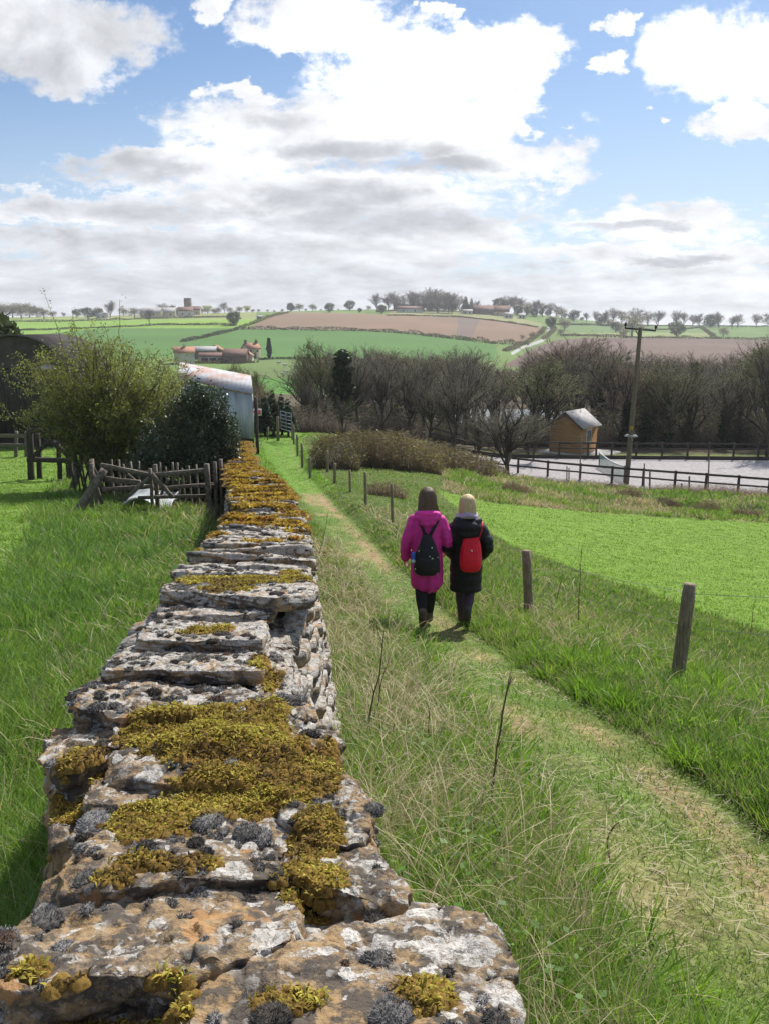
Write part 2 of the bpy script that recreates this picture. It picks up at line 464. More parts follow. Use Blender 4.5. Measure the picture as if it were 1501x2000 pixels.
def vcmat(name, rough=.9, nscale=None, namp=.3, spec=.15, bstr=0.0, bdist=.01):
    m, N, out = newmat(name)
    a = N.n('ShaderNodeAttribute', attribute_name='Col').outputs['Color']
    h = None
    if nscale:
        p = N.n('ShaderNodeTexCoord').outputs['Object']; h = N.noise(p, nscale, 5, .65)
        k = N.ss(h, .3, .7, 1 - namp, 1 + namp); a = N.vm('SCALE', a, None, k)
    pbsdf(N, out, a, rough, h if bstr else None, bstr, bdist, spec); return m
M = {}
M['grass'] = leafmat('grass_blade', .42, .5)
M['straw'] = leafmat('straw_blade', .38, .55, tmul=(1.08, 1.0, .82))
M['leaf'] = leafmat('spring_leaf', .35, .5)
M['holly'] = leafmat('holly_leaf', .12, .42, gloss=.35)
M['moss'] = leafmat('moss_strand', .30, .7, gloss=.1)
M['vc'] = vcmat('painted_by_vertex')
M['bark'] = simple('bark', (.070, .058, .046), (.035, .03, .024), 9, .95, .8, .03, stretch=(3, 3, .7))
M['twig'] = vcmat('twig', .95)
M['wood'] = simple('weathered_timber', (.20, .17, .135), (.085, .072, .058), 16, .9, .6, .006, stretch=(1, 1, 1))
M['post'] = simple('fence_post_timber', (.29, .235, .165), (.14, .112, .08), 14, .9, .6, .006, stretch=(4, 4, .6))
M['darkwood'] = simple('dark_timber', (.075, .062, .054), (.036, .03, .027), 6, .9, .5, .01, stretch=(6, 6, .4))
M['wire'] = simple('galvanised_wire', (.28, .28, .28), None, 4, .5, 0, metal=.6)

# ------------------------------------------------------------ ground sheet
def inpoly(px, v, poly):
    poly = np.array(poly, float); r = np.zeros(px.shape, bool); j = len(poly) - 1
    for i in range(len(poly)):
        xi, yi = poly[i]; xj, yj = poly[j]
        c = ((yi > v) != (yj > v)) & (px < (xj - xi) * (v - yi) / (yj - yi + 1e-12) + xi)
        r ^= c; j = i
    return r
def dline(px, v, pts, vs=1.0):
    d = np.full(px.shape, 1e9)
    for (ax, ay), (bx, by) in zip(pts[:-1], pts[1:]):
        dx, dy = bx - ax, (by - ay) * vs; t = np.clip(((px - ax) * dx + (v - ay) * vs * dy) / (dx * dx + dy * dy), 0, 1)
        d = np.minimum(d, np.hypot(px - ax - t * dx, (v - ay) * vs - t * dy))
    return d
CROP = [(850, 956), (960, 982), (1150, 1000), (1500, 1022), (2300, 1060), (2300, 1450), (1501, 1238), (1300, 1172), (1120, 1112), (1000, 1066), (920, 1020), (880, 982)]
BROWN1 = [(478, 643), (500, 632), (530, 619), (562, 610), (660, 611), (760, 615), (900, 619), (980, 627), (1052, 640), (1050, 652), (1030, 670), (960, 667), (900, 659), (760, 647), (620, 643)]
STRIP = [(750, 600), (900, 607), (1000, 618), (1060, 633), (1052, 640), (980, 627), (900, 619), (760, 615)]
MIDG = [(352, 670), (420, 653), (470, 643), (620, 645), (760, 649), (880, 661), (970, 674), (965, 703), (600, 703), (352, 706)]
LOWG = [(480, 703), (760, 702), (760, 752), (480, 752)]
BROWN2 = [(985, 712), (1045, 678), (1085, 664), (1150, 659), (1300, 660.5), (1501, 664), (2100, 666), (2100, 716), (985, 716)]
GRNR = [(1085, 620), (2100, 626), (2100, 666), (1501, 664), (1300, 660.5), (1150, 659), (1100, 655)]
ROAD = [(1073, 636), (1070, 652), (1062, 663), (1043, 671), (1018, 679), (1000, 690)]
def groundcol(x, y, z):
    px, v = proj(x, y, z)
    n1 = n2(x, y, .55, 4, 31); n3 = n2(x, y, 2.3, 3, 33); nf_ = n2(x, y, .02, 4, 35)
    c = np.zeros(x.shape + (3,))
    def setc(mask, col):
        mask = np.asarray(mask, float)[..., None]; c[:] = c * (1 - mask) + np.asarray(col) * mask
    # near grass
    g = np.array([.085, .125, .032]); c[:] = g * (1 + .25 * n1[..., None])
    setc(np.clip(n3, 0, 1) * .6, (.20, .17, .08))
    pr_, pl_ = pathr(y), pathl(y)
    edge = n3 * .14
    onp = sstep(pl_ - .2, pl_ + .25, x + edge) * (1 - sstep(pr_ - .15, pr_ + .1, x + edge)) * (y < 60)
    pc = np.array([.125, .195, .050]) * (1 + .25 * n1[..., None]); onp3 = onp[..., None]; c[:] = c * (1 - onp3) + pc * onp3
    def rut(cx, w, a):
        d = np.exp(-((x - cx) / w) ** 2); k = np.clip((n1 * .9 + n3 * .8 + a), 0, 1)
        setc(d * k * onp, (.36, .25, .15))
    rut(pr_ - .20, .14, .55); rut(pl_ * .55 + pr_ * .45 - .05, .22, .20); rut(pl_ * .8 + pr_ * .2, .2, -.1)
    # mown lawn on the far left
    lawn = inpoly(px, v, [(-900, 870), (150, 880), (120, 930), (70, 985), (50, 1080), (0, 1200), (-900, 1500)])
    setc(lawn * .9, (.15, .24, .045))
    crop = inpoly(px + n3 * 5, v + n1 * 3, CROP) & (y < 60)
    setc(crop, (.150, .245, .040)); setc(crop * np.clip(n1, 0, 1) * .35, (.20, .28, .06)); setc(crop * np.clip(n2(x, y, .22, 3, 37) * 1.4, 0, 1) * .5, (.12, .21, .04))
    topg = (x > -8) & (x < pr_ + .5) & (y > 24) & (y < 60) & (x < .02 * y + 2.5)
    setc(topg * .75 * (1 - sstep(1.0, .2, np.abs(y - 27) / 4) * 0), (.13, .25, .035))
    rough_ = (y > 25) & (y < 50) & (x > .08 * y) & ~crop
    setc(rough_ * np.clip(.25 + n1 * 1.2, 0, 1), (.30, .25, .13))
    arena = (y > 48) & (y < 62) & (x > 5) & (v < 975)
    ye = 53.4 - (x - 9) * .5
    arena = arena & (y > ye - .6)
    setc(arena, np.array([.35, .33, .33])); setc(arena * np.clip(n3, 0, 1) * .25, (.33, .30, .29))
    setc((y > 62) & (y < 66) & (x > 3), (.16, .19, .06))
    setc(sstep(64, 70, y), (.105, .085, .055))
    setc(((y > 66) & (y < 200)) * np.clip(n1, 0, 1) * .5, (.08, .10, .04))
    far = y > 190
    setc(far, (.14, .21, .06))
    q = far & (px < 500) & (v < 700)
    setc(q, (.09, .185, .045))
    setc(q & (v < 641 + np.clip((200 - px) * .10, 0, 40)), (.20, .33, .05))
    setc(q & (v < 624), (.26, .29, .11))
    setc(far & inpoly(px, v, MIDG), (.085, .180, .045))
    setc(far & inpoly(px, v, LOWG), (.13, .185, .06)); setc(far & inpoly(px, v, [(480, 739), (760, 739), (760, 790), (480, 790)]), (.09, .22, .04))
    setc(far & inpoly(px, v, GRNR), (.13, .20, .07)); setc(far & inpoly(px, v, GRNR) & (v > 650) & (px < 1390) , (.22, .26, .10)); setc(far & inpoly(px, v, GRNR) & (px > 1395), (.13, .21, .065))
    setc(far & inpoly(px, v, BROWN2), np.array([.15, .105, .085]));
    b1 = far & inpoly(px, v, BROWN1)
    setc(b1, np.array([.25, .165, .108]))
    dirt = np.clip(.5 + .9 * n2(x + y * .4, y * .25, .018, 3, 51), 0, 1); setc(b1 * dirt * .55, (.165, .12, .09))
    setc(b1 & inpoly(px, v, [(895, 617), (938, 622), (918, 660), (890, 656)]), (.17, .13, .11))
    setc(far & inpoly(px, v, STRIP), (.24, .25, .11))
    setc(far & (dline(px, v, ROAD, 1.2) < 3.2), (.40, .40, .38))
    ff = (far * np.clip(nf_, -1, 1) * .25)[..., None]; c[:] = c * (1 + ff)
    return np.clip(c, .01, 1)
t_in = np.linspace(-.56, .56, 760); t_l = -np.geomspace(.56, 1.6, 46)[1:][::-1]; t_r = np.geomspace(.56, 1.6, 46)[1:]
tt = np.concatenate([t_l, t_in, t_r]); ss_ = np.exp(np.linspace(math.log(3.2), math.log(2806), 690)) - 6
TX = tt[None, :] * (ss_[:, None] + 6); TY = np.repeat(ss_[:, None], len(tt), 1)
TZ = H(TX, TY); TC = groundcol(TX, TY, TZ)
a_, b_ = TX.shape
ii = (np.arange(a_ - 1)[:, None] * b_ + np.arange(b_ - 1)[None]).ravel()
Q = np.stack([ii, ii + 1, ii + b_ + 1, ii + b_], -1)
m, N, out = newmat('ground_cover')
at = N.n('ShaderNodeAttribute', attribute_name='Col').outputs['Color']
geo = N.n('ShaderNodeNewGeometry').outputs['Position']
nA_ = N.noise(geo, 22, 6, .7); nB_ = N.noise(geo, 3.2, 5, .65)
k = N.m('MULTIPLY', N.ss(nA_, .3, .7, .62, 1.4), N.ss(nB_, .3, .7, .82, 1.18))
cc = N.vm('SCALE', at, None, k)
pbsdf(N, out, cc, .95, nA_, .9, .03, .1)
ground = mk('ground', np.stack([TX, TY, TZ], -1).reshape(-1, 3), Q, m, col=TC.reshape(-1, 3), smooth=True)
tag(ground, kind='structure')

# pond
pw = MB(); ang = np.linspace(0, 2 * math.pi, 48, endpoint=False)
pts = np.stack([22 + 24 * np.cos(ang) * (1 + .08 * np.sin(3 * ang)), 134 + 19 * np.sin(ang) * (1 + .1 * np.sin(2 * ang + 1)), np.full(48, -15.15)], -1)
pw.add(pts, [[list(range(48))]])
m, N, out = newmat('pond_water'); pos = N.n('ShaderNodeNewGeometry').outputs['Position']
b = pbsdf(N, out, (.05, .06, .06), .06, N.noise(pos, 1.2, 3), .25, .05, .5)
tag(pw.build('pond', m), kind='structure')
# ------------------------------------------------------------ dry stone wall
def stone_material(name, moss_amt=0.0):
    m, N, out = newmat(name)
    p = N.n('ShaderNodeNewGeometry').outputs['Position']
    nrm = N.n('ShaderNodeNewGeometry').outputs['Normal']
    nz_ = N.n('ShaderNodeSeparateXYZ', inp={0: nrm}).outputs[2]
    wp = N.vm('ADD', p, N.vm('SCALE', N.vm('SUBTRACT', N.noise(p, 22, 4, .6, out=1), (.5, .5, .5)), None, .05))
    a1 = N.noise(p, 5.5, 5, .65); a2 = N.noise(wp, 14, 5, .7); fine = N.noise(p, 90, 5, .7); mid = N.noise(p, 34, 4, .65)
    lit = N.mix(N.ss(a1, .38, .62), (.30, .20, .105), (.16, .125, .09))
    c = N.mix(N.ss(fine, .35, .7, 0, .7), lit, (.38, .27, .15))
    c = N.mix(N.ss(a2, .45, .55, 0, .90), c, (.075, .068, .062))                    # dark crust
    c = N.mix(N.ss(mid, .56, .66, 0, .5), c, (.07, .055, .045))
    # crustose lichen rosettes: pale grey-white with soft lobed rims
    vor = N.n('ShaderNodeTexVoronoi', inp={'Vector': wp, 'Scale': 13.0}); vor2 = N.n('ShaderNodeTexVoronoi', inp={'Vector': wp, 'Scale': 27.0})
    sel = N.noise(p, 4.2, 3, .6)
    up = N.ss(nz_, -.25, .45)
    rg = N.n('ShaderNodeSeparateColor', inp={0: vor.outputs['Color']}).outputs[0]; rg2 = N.n('ShaderNodeSeparateColor', inp={0: vor2.outputs['Color']}).outputs[0]
    l1 = N.m('MULTIPLY', N.ss(vor.outputs['Distance'], .40, .34), N.ss(rg, .50, .52))
    l2 = N.m('MULTIPLY', N.ss(vor2.outputs['Distance'], .42, .36), N.ss(rg2, .50, .52))
    big = N.ss(a2, .38, .43, 1.0, 0.0)
    li = N.m('MAXIMUM', N.m('MAXIMUM', l1, l2), N.m('MULTIPLY', big, N.ss(sel, .50, .56)))
    yy_ = N.n('ShaderNodeSeparateXYZ', inp={0: p}).outputs[1]
    farl = N.m('MULTIPLY', N.ss(yy_, 1.55, 2.3), .12)
    v3 = N.n('ShaderNodeTexVoronoi', inp={'Vector': wp, 'Scale': 62.0}); rg3 = N.n('ShaderNodeSeparateColor', inp={0: v3.outputs['Color']}).outputs[0]
    l3 = N.m('MULTIPLY', N.ss(v3.outputs['Distance'], .46, .36), N.ss(rg3, .60, .62))
    cover = N.ss(N.m('ADD', N.noise(wp, 26, 5, .7), farl), .555, .615)
    li = N.m('MULTIPLY', N.m('MULTIPLY', li, up), N.ss(N.m('ADD', sel, farl), .40, .50))
    li = N.m('MAXIMUM', li, N.m('MULTIPLY', N.m('MAXIMUM', N.m('MULTIPLY', l3, .8), N.m('MULTIPLY', cover, .85)), N.m('MULTIPLY', up, N.ss(N.m('ADD', a1, farl), .42, .55))))
    li = N.m('MULTIPLY', li, N.ss(N.noise(p, 120, 4, .75), .38, .50, .35, 1.0))
    lc = N.mix(N.ss(mid, .35, .65), (.56, .535, .50), (.36, .345, .315))
    lc = N.mix(N.ss(fine, .55, .75, 0, .6), lc, (.20, .18, .15))
    c = N.mix(li, c, lc)
    # orange-tan bare patches
    c = N.mix(N.m('MULTIPLY', N.ss(N.noise(p, 7.7, 3, .6), .62, .67), .7), c, (.42, .235, .10))
    h = N.m('ADD', N.m('MULTIPLY', mid, .7), N.m('ADD', N.m('MULTIPLY', fine, .35), N.m('MULTIPLY', li, .12)))
    pbsdf(N, out, c, .93, h, 1.0, .012, .12)
    return m
M['stone'] = stone_material('lichened_limestone')

def stone_mesh(poly, ztop, thick, na=72, nr=10, nside=8, seed=0, rough=.012, edge=.5, tilt=(0, 0), strata=.5, dome=0.0):
    """irregular slab: poly (N,2) outline in world xy; ztop(x,y) top; returns verts, faces(list)"""
    poly = np.array(poly, float); c = poly.mean(0); n = len(poly)
    a = np.linspace(0, 2 * math.pi, na, endpoint=False)
    # radius of the outline by ray casting
    rr = np.zeros(na)
    for i, t in enumerate(a):
        d = np.array([math.cos(t), math.sin(t)]); best = 0
        for j in range(n):
            p = poly[j] - c; q = poly[(j + 1) % n] - c; e = q - p
            den = d[0] * (-e[1]) + d[1] * e[0]
            if abs(den) < 1e-12: continue
            s = (p[0] * (-e[1]) + p[1] * e[0]) / den; u = (d[0] * p[1] - d[1] * p[0]) / den
            if s > 0 and -1e-6 <= u <= 1 + 1e-6: best = max(best, s)
        rr[i] = best
    rr = (np.roll(rr, 1) + 2 * rr + np.roll(rr, -1)) / 4
    rm = rr.mean()
    if c[1] < 3.4 and rm > .08: na_f = 2
    V = []
    # rings: top from centre outwards, then down the side, then underside
    prof = [(s, 0.0) for s in (np.linspace(0.0, 1, nr + 1)[1:] ** .85 * .965)]
    prof += [(.985 + .02 * math.sin(math.pi * k / nside), -(k + .35) / nside * (1 - .0)) for k in range(nside)]
    prof += [(.93, -1.0), (.6, -1.02), (.2, -1.02)]
    for (s, h) in prof:
        x = c[0] + rr * s * np.cos(a); y = c[1] + rr * s * np.sin(a)
        V.append(np.stack([x, y, np.full(na, h)], -1))
    V = np.array(V); nrg = len(prof)
    X, Y, Hh = V[..., 0], V[..., 1], V[..., 2]
    zt = ztop(X, Y) + tilt[0] * (X - c[0]) + tilt[1] * (Y - c[1]) + dome * (1 - ((X - c[0]) ** 2 + (Y - c[1]) ** 2) / rm ** 2)
    th = thick * (1 + .25 * n2(X, Y, 4 / max(rm, .05) * .2, 2, seed + 5))
    Z = zt + Hh * th
    P = np.stack([X, Y, Z], -1)
    out = P - np.array([c[0], c[1], zt.mean() - thick * .5]); side = (Hh < 0) & (Hh > -1)
    dirv = np.stack([np.cos(a), np.sin(a), np.zeros(na)], -1)[None].repeat(nrg, 0)
    lay = np.floor(Z / .021 + n2(X, Y, 6, 2, seed) * .8); layn = vnoise(np.stack([lay * 7.3, a[None].repeat(nrg, 0) * 1.1, lay * 0 + seed], -1), seed)
    push = (layn * strata * .030 + fbm(P * 11, 4, seed) * rough * 2.2 + fbm(P * 45, 2, seed + 2) * rough * .8)
    edgew = np.where(side, 1.0, 0.0); edgew[nr - 1] = .9; edgew[nr - 2] = .35
    P = P + dirv * (push * edgew)[..., None]
    topw = np.where(Hh == 0, 1.0, .35)
    flake = np.round(n2(X, Y, 9, 3, seed + 8) * 2.2) / 2.2
    P[..., 2] += topw * (fbm(P * np.array([9, 9, 3.]), 4, seed + 9) * rough * 1.3 + fbm(P * 38, 3, seed + 4) * rough * .7 + flake * .011)
    if c[1] < 4:
        rg_ = 1 - np.abs(fbm(P * np.array([7, 7, 14.]) + 3, 3, seed + 12)) * 3.2; crack = -np.clip(rg_ - .80, 0, 1) * .022
        pit = -np.clip(fbm(P * 55, 2, seed + 15) - .18, 0, 1) * .010
        P[..., 2] += topw * (crack + pit); P = P - dirv * ((crack + pit) * -1.0 * edgew)[..., None]
    P[nr - 1, :, 2] -= .003
    Vf = P.reshape(-1, 3)
    ctop = P[0].mean(0); cbot = P[-1].mean(0)
    Vf = np.concatenate([Vf, [ctop, cbot]])
    i = np.arange(nrg - 1)[:, None] * na; j = np.arange(na)[None]; j2 = (j + 1) % na
    Qf = np.stack([i + j, i + na + j, i + na + j2, i + j2], -1).reshape(-1, 4)
    ct, cb = nrg * na, nrg * na + 1; jj = np.arange(na)
    T = np.stack([np.full(na, ct), jj, (jj + 1) % na], -1)
    last = (nrg - 1) * na
    B = np.stack([np.full(na, cb), last + (jj + 1) % na, last + jj], -1)
    return Vf, [Qf, np.concatenate([T, B])]

def v2y(v):
    """distance of the wall-top point seen at row v"""
    ys = np.linspace(.45, 38, 3000); _, vv = proj(0, ys, wallz(ys))
    o = np.argsort(vv); return float(np.interp(v, vv[o], ys[o]))
def topz(X, Y): return wallz(np.clip(Y, .3, 38))
def unp(poly, dz=0.0):
    r = []
    for (px, v) in poly:
        if v > 2030:
            y = v2y(1985) - (v - 1985) * .0016
        else: y = v2y(v)
        for _ in range(3):   # intersect with top plane raised by dz
            u, w = ray(px, v); y = y
        zz = float(wallz(y)) + dz; y2 = zz / w if v <= 2030 else y
        r.append((u * y2, y2))
    return r
wall = empty('dry_stone_wall', (float(wallc(1.0)), 1.0, float(Pz(1.0))), 0, 'long mossy dry stone wall running downhill beside the grass track to the corrugated shed', 'stone wall')
woff = np.array(wall.location)
copes = []
def cope(poly, dz, thick, seed, na=110, nr=16, nside=12, **kw):
    hr = 1.9 if seed in (1, 2, 3, 5, 6, 8, 15, 17, 18, 21) else 1.4
    V, Fs = stone_mesh(unp(poly, dz), lambda X, Y: topz(X, Y) + dz, thick, int(na * hr), int(nr * hr), int(nside * hr), seed, **kw)
    copes.append((V, Fs)); return V
# (outline in the photograph's plan, lift, thickness, tilt in x/y, rough)
cope([(-120, 2120), (-60, 1930), (40, 1880), (250, 1870), (420, 1900), (560, 2000), (560, 2150)], -.045, .12, 1, tilt=(0, -.03))
cope([(330, 2190), (350, 1960), (440, 1880), (540, 1835), (650, 1797), (780, 1770), (850, 1750), (950, 1775), (978, 1800), (990, 1900), (1005, 2020), (1000, 2190)], .012, .13, 2, na=170, nr=26, tilt=(.02, -.05), rough=.011)
cope([(-20, 1900), (15, 1832), (75, 1778), (200, 1745), (330, 1728), (480, 1716), (560, 1730), (600, 1790), (590, 1845), (480, 1880), (350, 1915), (150, 1945), (20, 1950)], .014, .125, 3, na=170, nr=24, tilt=(0, -.10), rough=.013)
cope([(560, 1850), (600, 1760), (700, 1745), (790, 1760), (800, 1800), (700, 1860)], -.03, .1, 4)
cope([(128, 1760), (122, 1690), (160, 1640), (215, 1600), (330, 1585), (450, 1590), (545, 1625), (570, 1680), (560, 1720), (400, 1735), (250, 1750)], .012, .085, 5, na=150, nr=20, tilt=(0, -.08), dome=.012)
cope([(560, 1720), (600, 1640), (640, 1590), (690, 1585), (730, 1640), (795, 1715), (800, 1760), (700, 1765), (620, 1760)], .0, .16, 6, na=130, tilt=(-.08, -.04), rough=.016)
cope([(150, 1660), (165, 1590), (230, 1550), (400, 1520), (560, 1540), (640, 1590), (620, 1650), (450, 1660), (300, 1650)], .0, .07, 7)
cope([(560, 1600), (590, 1510), (650, 1490), (700, 1530), (728, 1580), (735, 1625), (680, 1640), (610, 1640)], .012, .12, 8, tilt=(-.05, 0), rough=.016)
cope([(100, 1650), (98, 1560), (110, 1500), (180, 1480), (250, 1510), (240, 1600), (170, 1650)], -.05, .2, 9, rough=.02)
cope([(150, 1570), (160, 1530), (240, 1500), (420, 1500), (560, 1510), (600, 1560), (480, 1590), (280, 1590)], .004, .05, 10)
cope([(200, 1530), (220, 1450), (330, 1415), (450, 1410), (550, 1440), (600, 1500), (560, 1540), (400, 1545)], .018, .07, 11, dome=.03)
cope([(85, 1480), (100, 1420), (150, 1395), (235, 1400), (250, 1450), (220, 1500), (130, 1520)], .0, .10, 12, tilt=(.05, -.1), rough=.02)
cope([(205, 1470), (240, 1400), (300, 1388), (330, 1420), (290, 1470)], .03, .08, 13, rough=.02)
cope([(480, 1460), (490, 1400), (540, 1365), (600, 1370), (650, 1420), (665, 1480), (640, 1500), (540, 1490)], .01, .1, 14, rough=.02, tilt=(-.06, 0))
cope([(140, 1385), (148, 1345), (205, 1312), (330, 1305), (450, 1325), (500, 1365), (495, 1405), (400, 1425), (250, 1420), (190, 1400)], .03, .06, 15, na=150, nr=18, tilt=(0, -.10), rough=.01)
cope([(480, 1375), (490, 1310), (530, 1270), (570, 1290), (580, 1340), (590, 1390), (540, 1400)], -.01, .12, 16, rough=.018)
cope([(200, 1330), (215, 1282), (260, 1245), (380, 1238), (480, 1250), (520, 1290), (510, 1335), (400, 1330), (290, 1320)], .035, .05, 17, na=150, nr=18, tilt=(.02, -.12), rough=.009)
cope([(265, 1265), (280, 1222), (350, 1200), (450, 1192), (515, 1205), (525, 1240), (510, 1272), (400, 1268)], .045, .06, 18, na=140, nr=16, tilt=(.02, -.08), rough=.008)
cope([(490, 1280), (500, 1225), (545, 1205), (570, 1240), (575, 1300), (540, 1320)], -.02, .12, 19, rough=.018)
cope([(312, 1215), (318, 1172), (380, 1150), (460, 1155), (530, 1180), (535, 1215), (450, 1222)], .035, .055, 20, na=130, tilt=(0, -.08), rough=.009)
cope([(314, 1180), (320, 1150), (400, 1122), (520, 1120), (600, 1128), (620, 1160), (615, 1192), (560, 1205), (450, 1196), (370, 1185)], .075, .065, 21, na=140, nr=16, tilt=(.0, -.09), rough=.009)
# onward: overlapping irregular slabs, each one laid across the wall
y = 3.95; sd = 30
while y < 36.5:
    L = rng.uniform(.26, .50) * (1 if y < 8 else 1.35 if y < 16 else 1.9)
    l, r_ = float(walll(y)), float(wallr(y)); w = r_ - l
    split = rng.uniform(.35, .65) if rng.random() < .45 else None
    segs = [(l - rng.uniform(-.03, .05), r_ + rng.uniform(-.03, .06))] if split is None else [(l - rng.uniform(-.03, .05), l + w * split + .01), (l + w * split - .01, r_ + rng.uniform(-.03, .06))]
    for (x0, x1) in segs:
        n = 11; pts = []
        for k in range(n):
            t = 2 * math.pi * k / n; cx, cy = (x0 + x1) / 2, y
            e = 3.2
            rx = (x1 - x0) / 2 * (1 + rng.normal(0, .05)); ry_ = L * .62 * (1 + rng.normal(0, .12))
            ct, st = math.cos(t), math.sin(t)
            pts.append((cx + rx * math.copysign(abs(ct) ** (2 / e), ct), cy + ry_ * math.copysign(abs(st) ** (2 / e), st)))
        th = rng.uniform(.05, .10); dz = rng.uniform(.0, .045)
        big = y < 9
        V, Fs = stone_mesh(pts, lambda X, Y, dz=dz: topz(X, Y) + dz, th, 72 if big else 40, 9 if big else 5, 6 if big else 4, sd, tilt=(rng.normal(0, .05), rng.normal(-.10, .05)), rough=.011)
        copes.append((V, Fs)); sd += 1
    y += L * rng.uniform(.62, .9)
print('copes', len(copes))
for V, Fs in copes[:98]:
    mk('coping_stone', V - woff, Fs, M['stone'], wall, smooth=False)
if len(copes) > 98: print('TOO MANY COPES')

# faces of the wall: rough coursed blocks
mb_v, mb_q, nv_ = [], [], 0
g_ = 6
def block(c, ux, L, Hh, D, seed):
    """rough block; c centre on face, ux along-wall unit (2d), L length, Hh height, D depth outward dir"""
    global nv_
    # cube-sphere style patch: outward face grid + 4 rims
    ng = 7 if c[1] < 9 else 4
    s = np.linspace(-1, 1, ng); A, B = np.meshgrid(s, s, indexing='ij')
    sup = lambda t: np.sign(t) * np.abs(t) ** .8
    Dm = D[2] * (1 - .55 * np.maximum(np.abs(A), np.abs(B)) ** 5)
    rim = np.maximum(np.abs(A), np.abs(B)) >= .999
    Dm = np.where(rim, -.06, Dm)
    sc = np.where(rim, 1.0, .96)
    X = c[0] + ux[0] * A * L / 2 * sc + D[0] * Dm; Y = c[1] + ux[1] * A * L / 2 * sc + D[1] * Dm; Z = c[2] + B * Hh / 2 * sc
    P = np.stack([X, Y, Z], -1)
    d = fbm(P * 12 + seed, 3, seed % 97) * .022 + fbm(P * 40, 2, 5) * .008
    P[..., 0] += D[0] * d; P[..., 1] += D[1] * d; P[..., 2] += fbm(P * 9 + 5, 2, 7) * .012
    idx = np.arange(ng * ng).reshape(ng, ng)
    q = np.stack([idx[:-1, :-1], idx[1:, :-1], idx[1:, 1:], idx[:-1, 1:]], -1).reshape(-1, 4)
    mb_v.append(P.reshape(-1, 3)); mb_q.append(q + nv_); nv_ += ng * ng
for side in (-1, 1):
    fx = (lambda y: walll(y) + .045) if side < 0 else (lambda y: wallr(y) - .045)
    for course in range(16):
        y = .25 + rng.uniform(0, .2)
        while y < 37.5:
            sc = 1 if y < 8 else 1.7 if y < 18 else 2.6
            L = rng.uniform(.12, .38) * sc
            h = .075 * (1 if sc == 1 else 1.0)
            ztop_ = float(wallz(y + L / 2)) - .05
            z = ztop_ - (course + .5) * h + rng.normal(0, .006)
            gx = float(fx(y + L / 2)); gz = Hs(gx + side * .1, y + L / 2)
            if z > gz - .15:
                dx = float(fx(y + L) - fx(y)); dl = math.hypot(dx, L); u = (dx / dl, L / dl)
                nrm = (side * u[1], -side * u[0])
                batter = .012 * course
                block((gx + side * batter + rng.normal(0, .008) * 1, y + L / 2, z), u, L * .97, h * rng.uniform(.9, 1.15), (nrm[0], nrm[1], rng.uniform(.015, .05)), int(rng.integers(1e4)))
            y += L
V = np.concatenate(mb_v); mk('face_stonework', V - woff, np.concatenate(mb_q), M['stone'], wall)
# hearting: solid core just behind the faces
ys = np.concatenate([np.linspace(.2, 8, 40), np.linspace(8.3, 37.5, 70)]); core = []
for y in ys:
    l, r_, z = float(walll(y)) + .05, float(wallr(y)) - .05, float(wallz(y)) - .055
    core += [(l - .05, y, z - 1.5), (l, y, z), (l + .04, y, z + .0), (r_ - .04, y, z), (r_, y, z), (r_ + .05, y, z - 1.5)]
core = np.array(core); n = len(ys); i = np.arange(n - 1)[:, None] * 6; j = np.arange(5)[None]
Qc = np.stack([i + j, i + j + 1, i + j + 7, i + j + 6], -1).reshape(-1, 4)
mk('rubble_core', core - woff, [Qc, [list(range(5, -1, -1)), list(range((n - 1) * 6, n * 6))]], M['stone'], wall)

# BVH of the tops, to settle moss and cushions on them
av, af, o_ = [], [], 0
for V, Fs in copes:
    av.append(V)
    for f in Fs: af += (np.asarray(f) + o_).tolist()
    o_ += len(V)
av.append(core); af += (Qc + o_).tolist()
bvh = BVHTree.FromPolygons(np.concatenate(av).tolist(), af)
def drop(x, y):
    h = bvh.ray_cast(Vector((x, y, 3)), Vector((0, 0, -1)))
    return h[0], h[1]

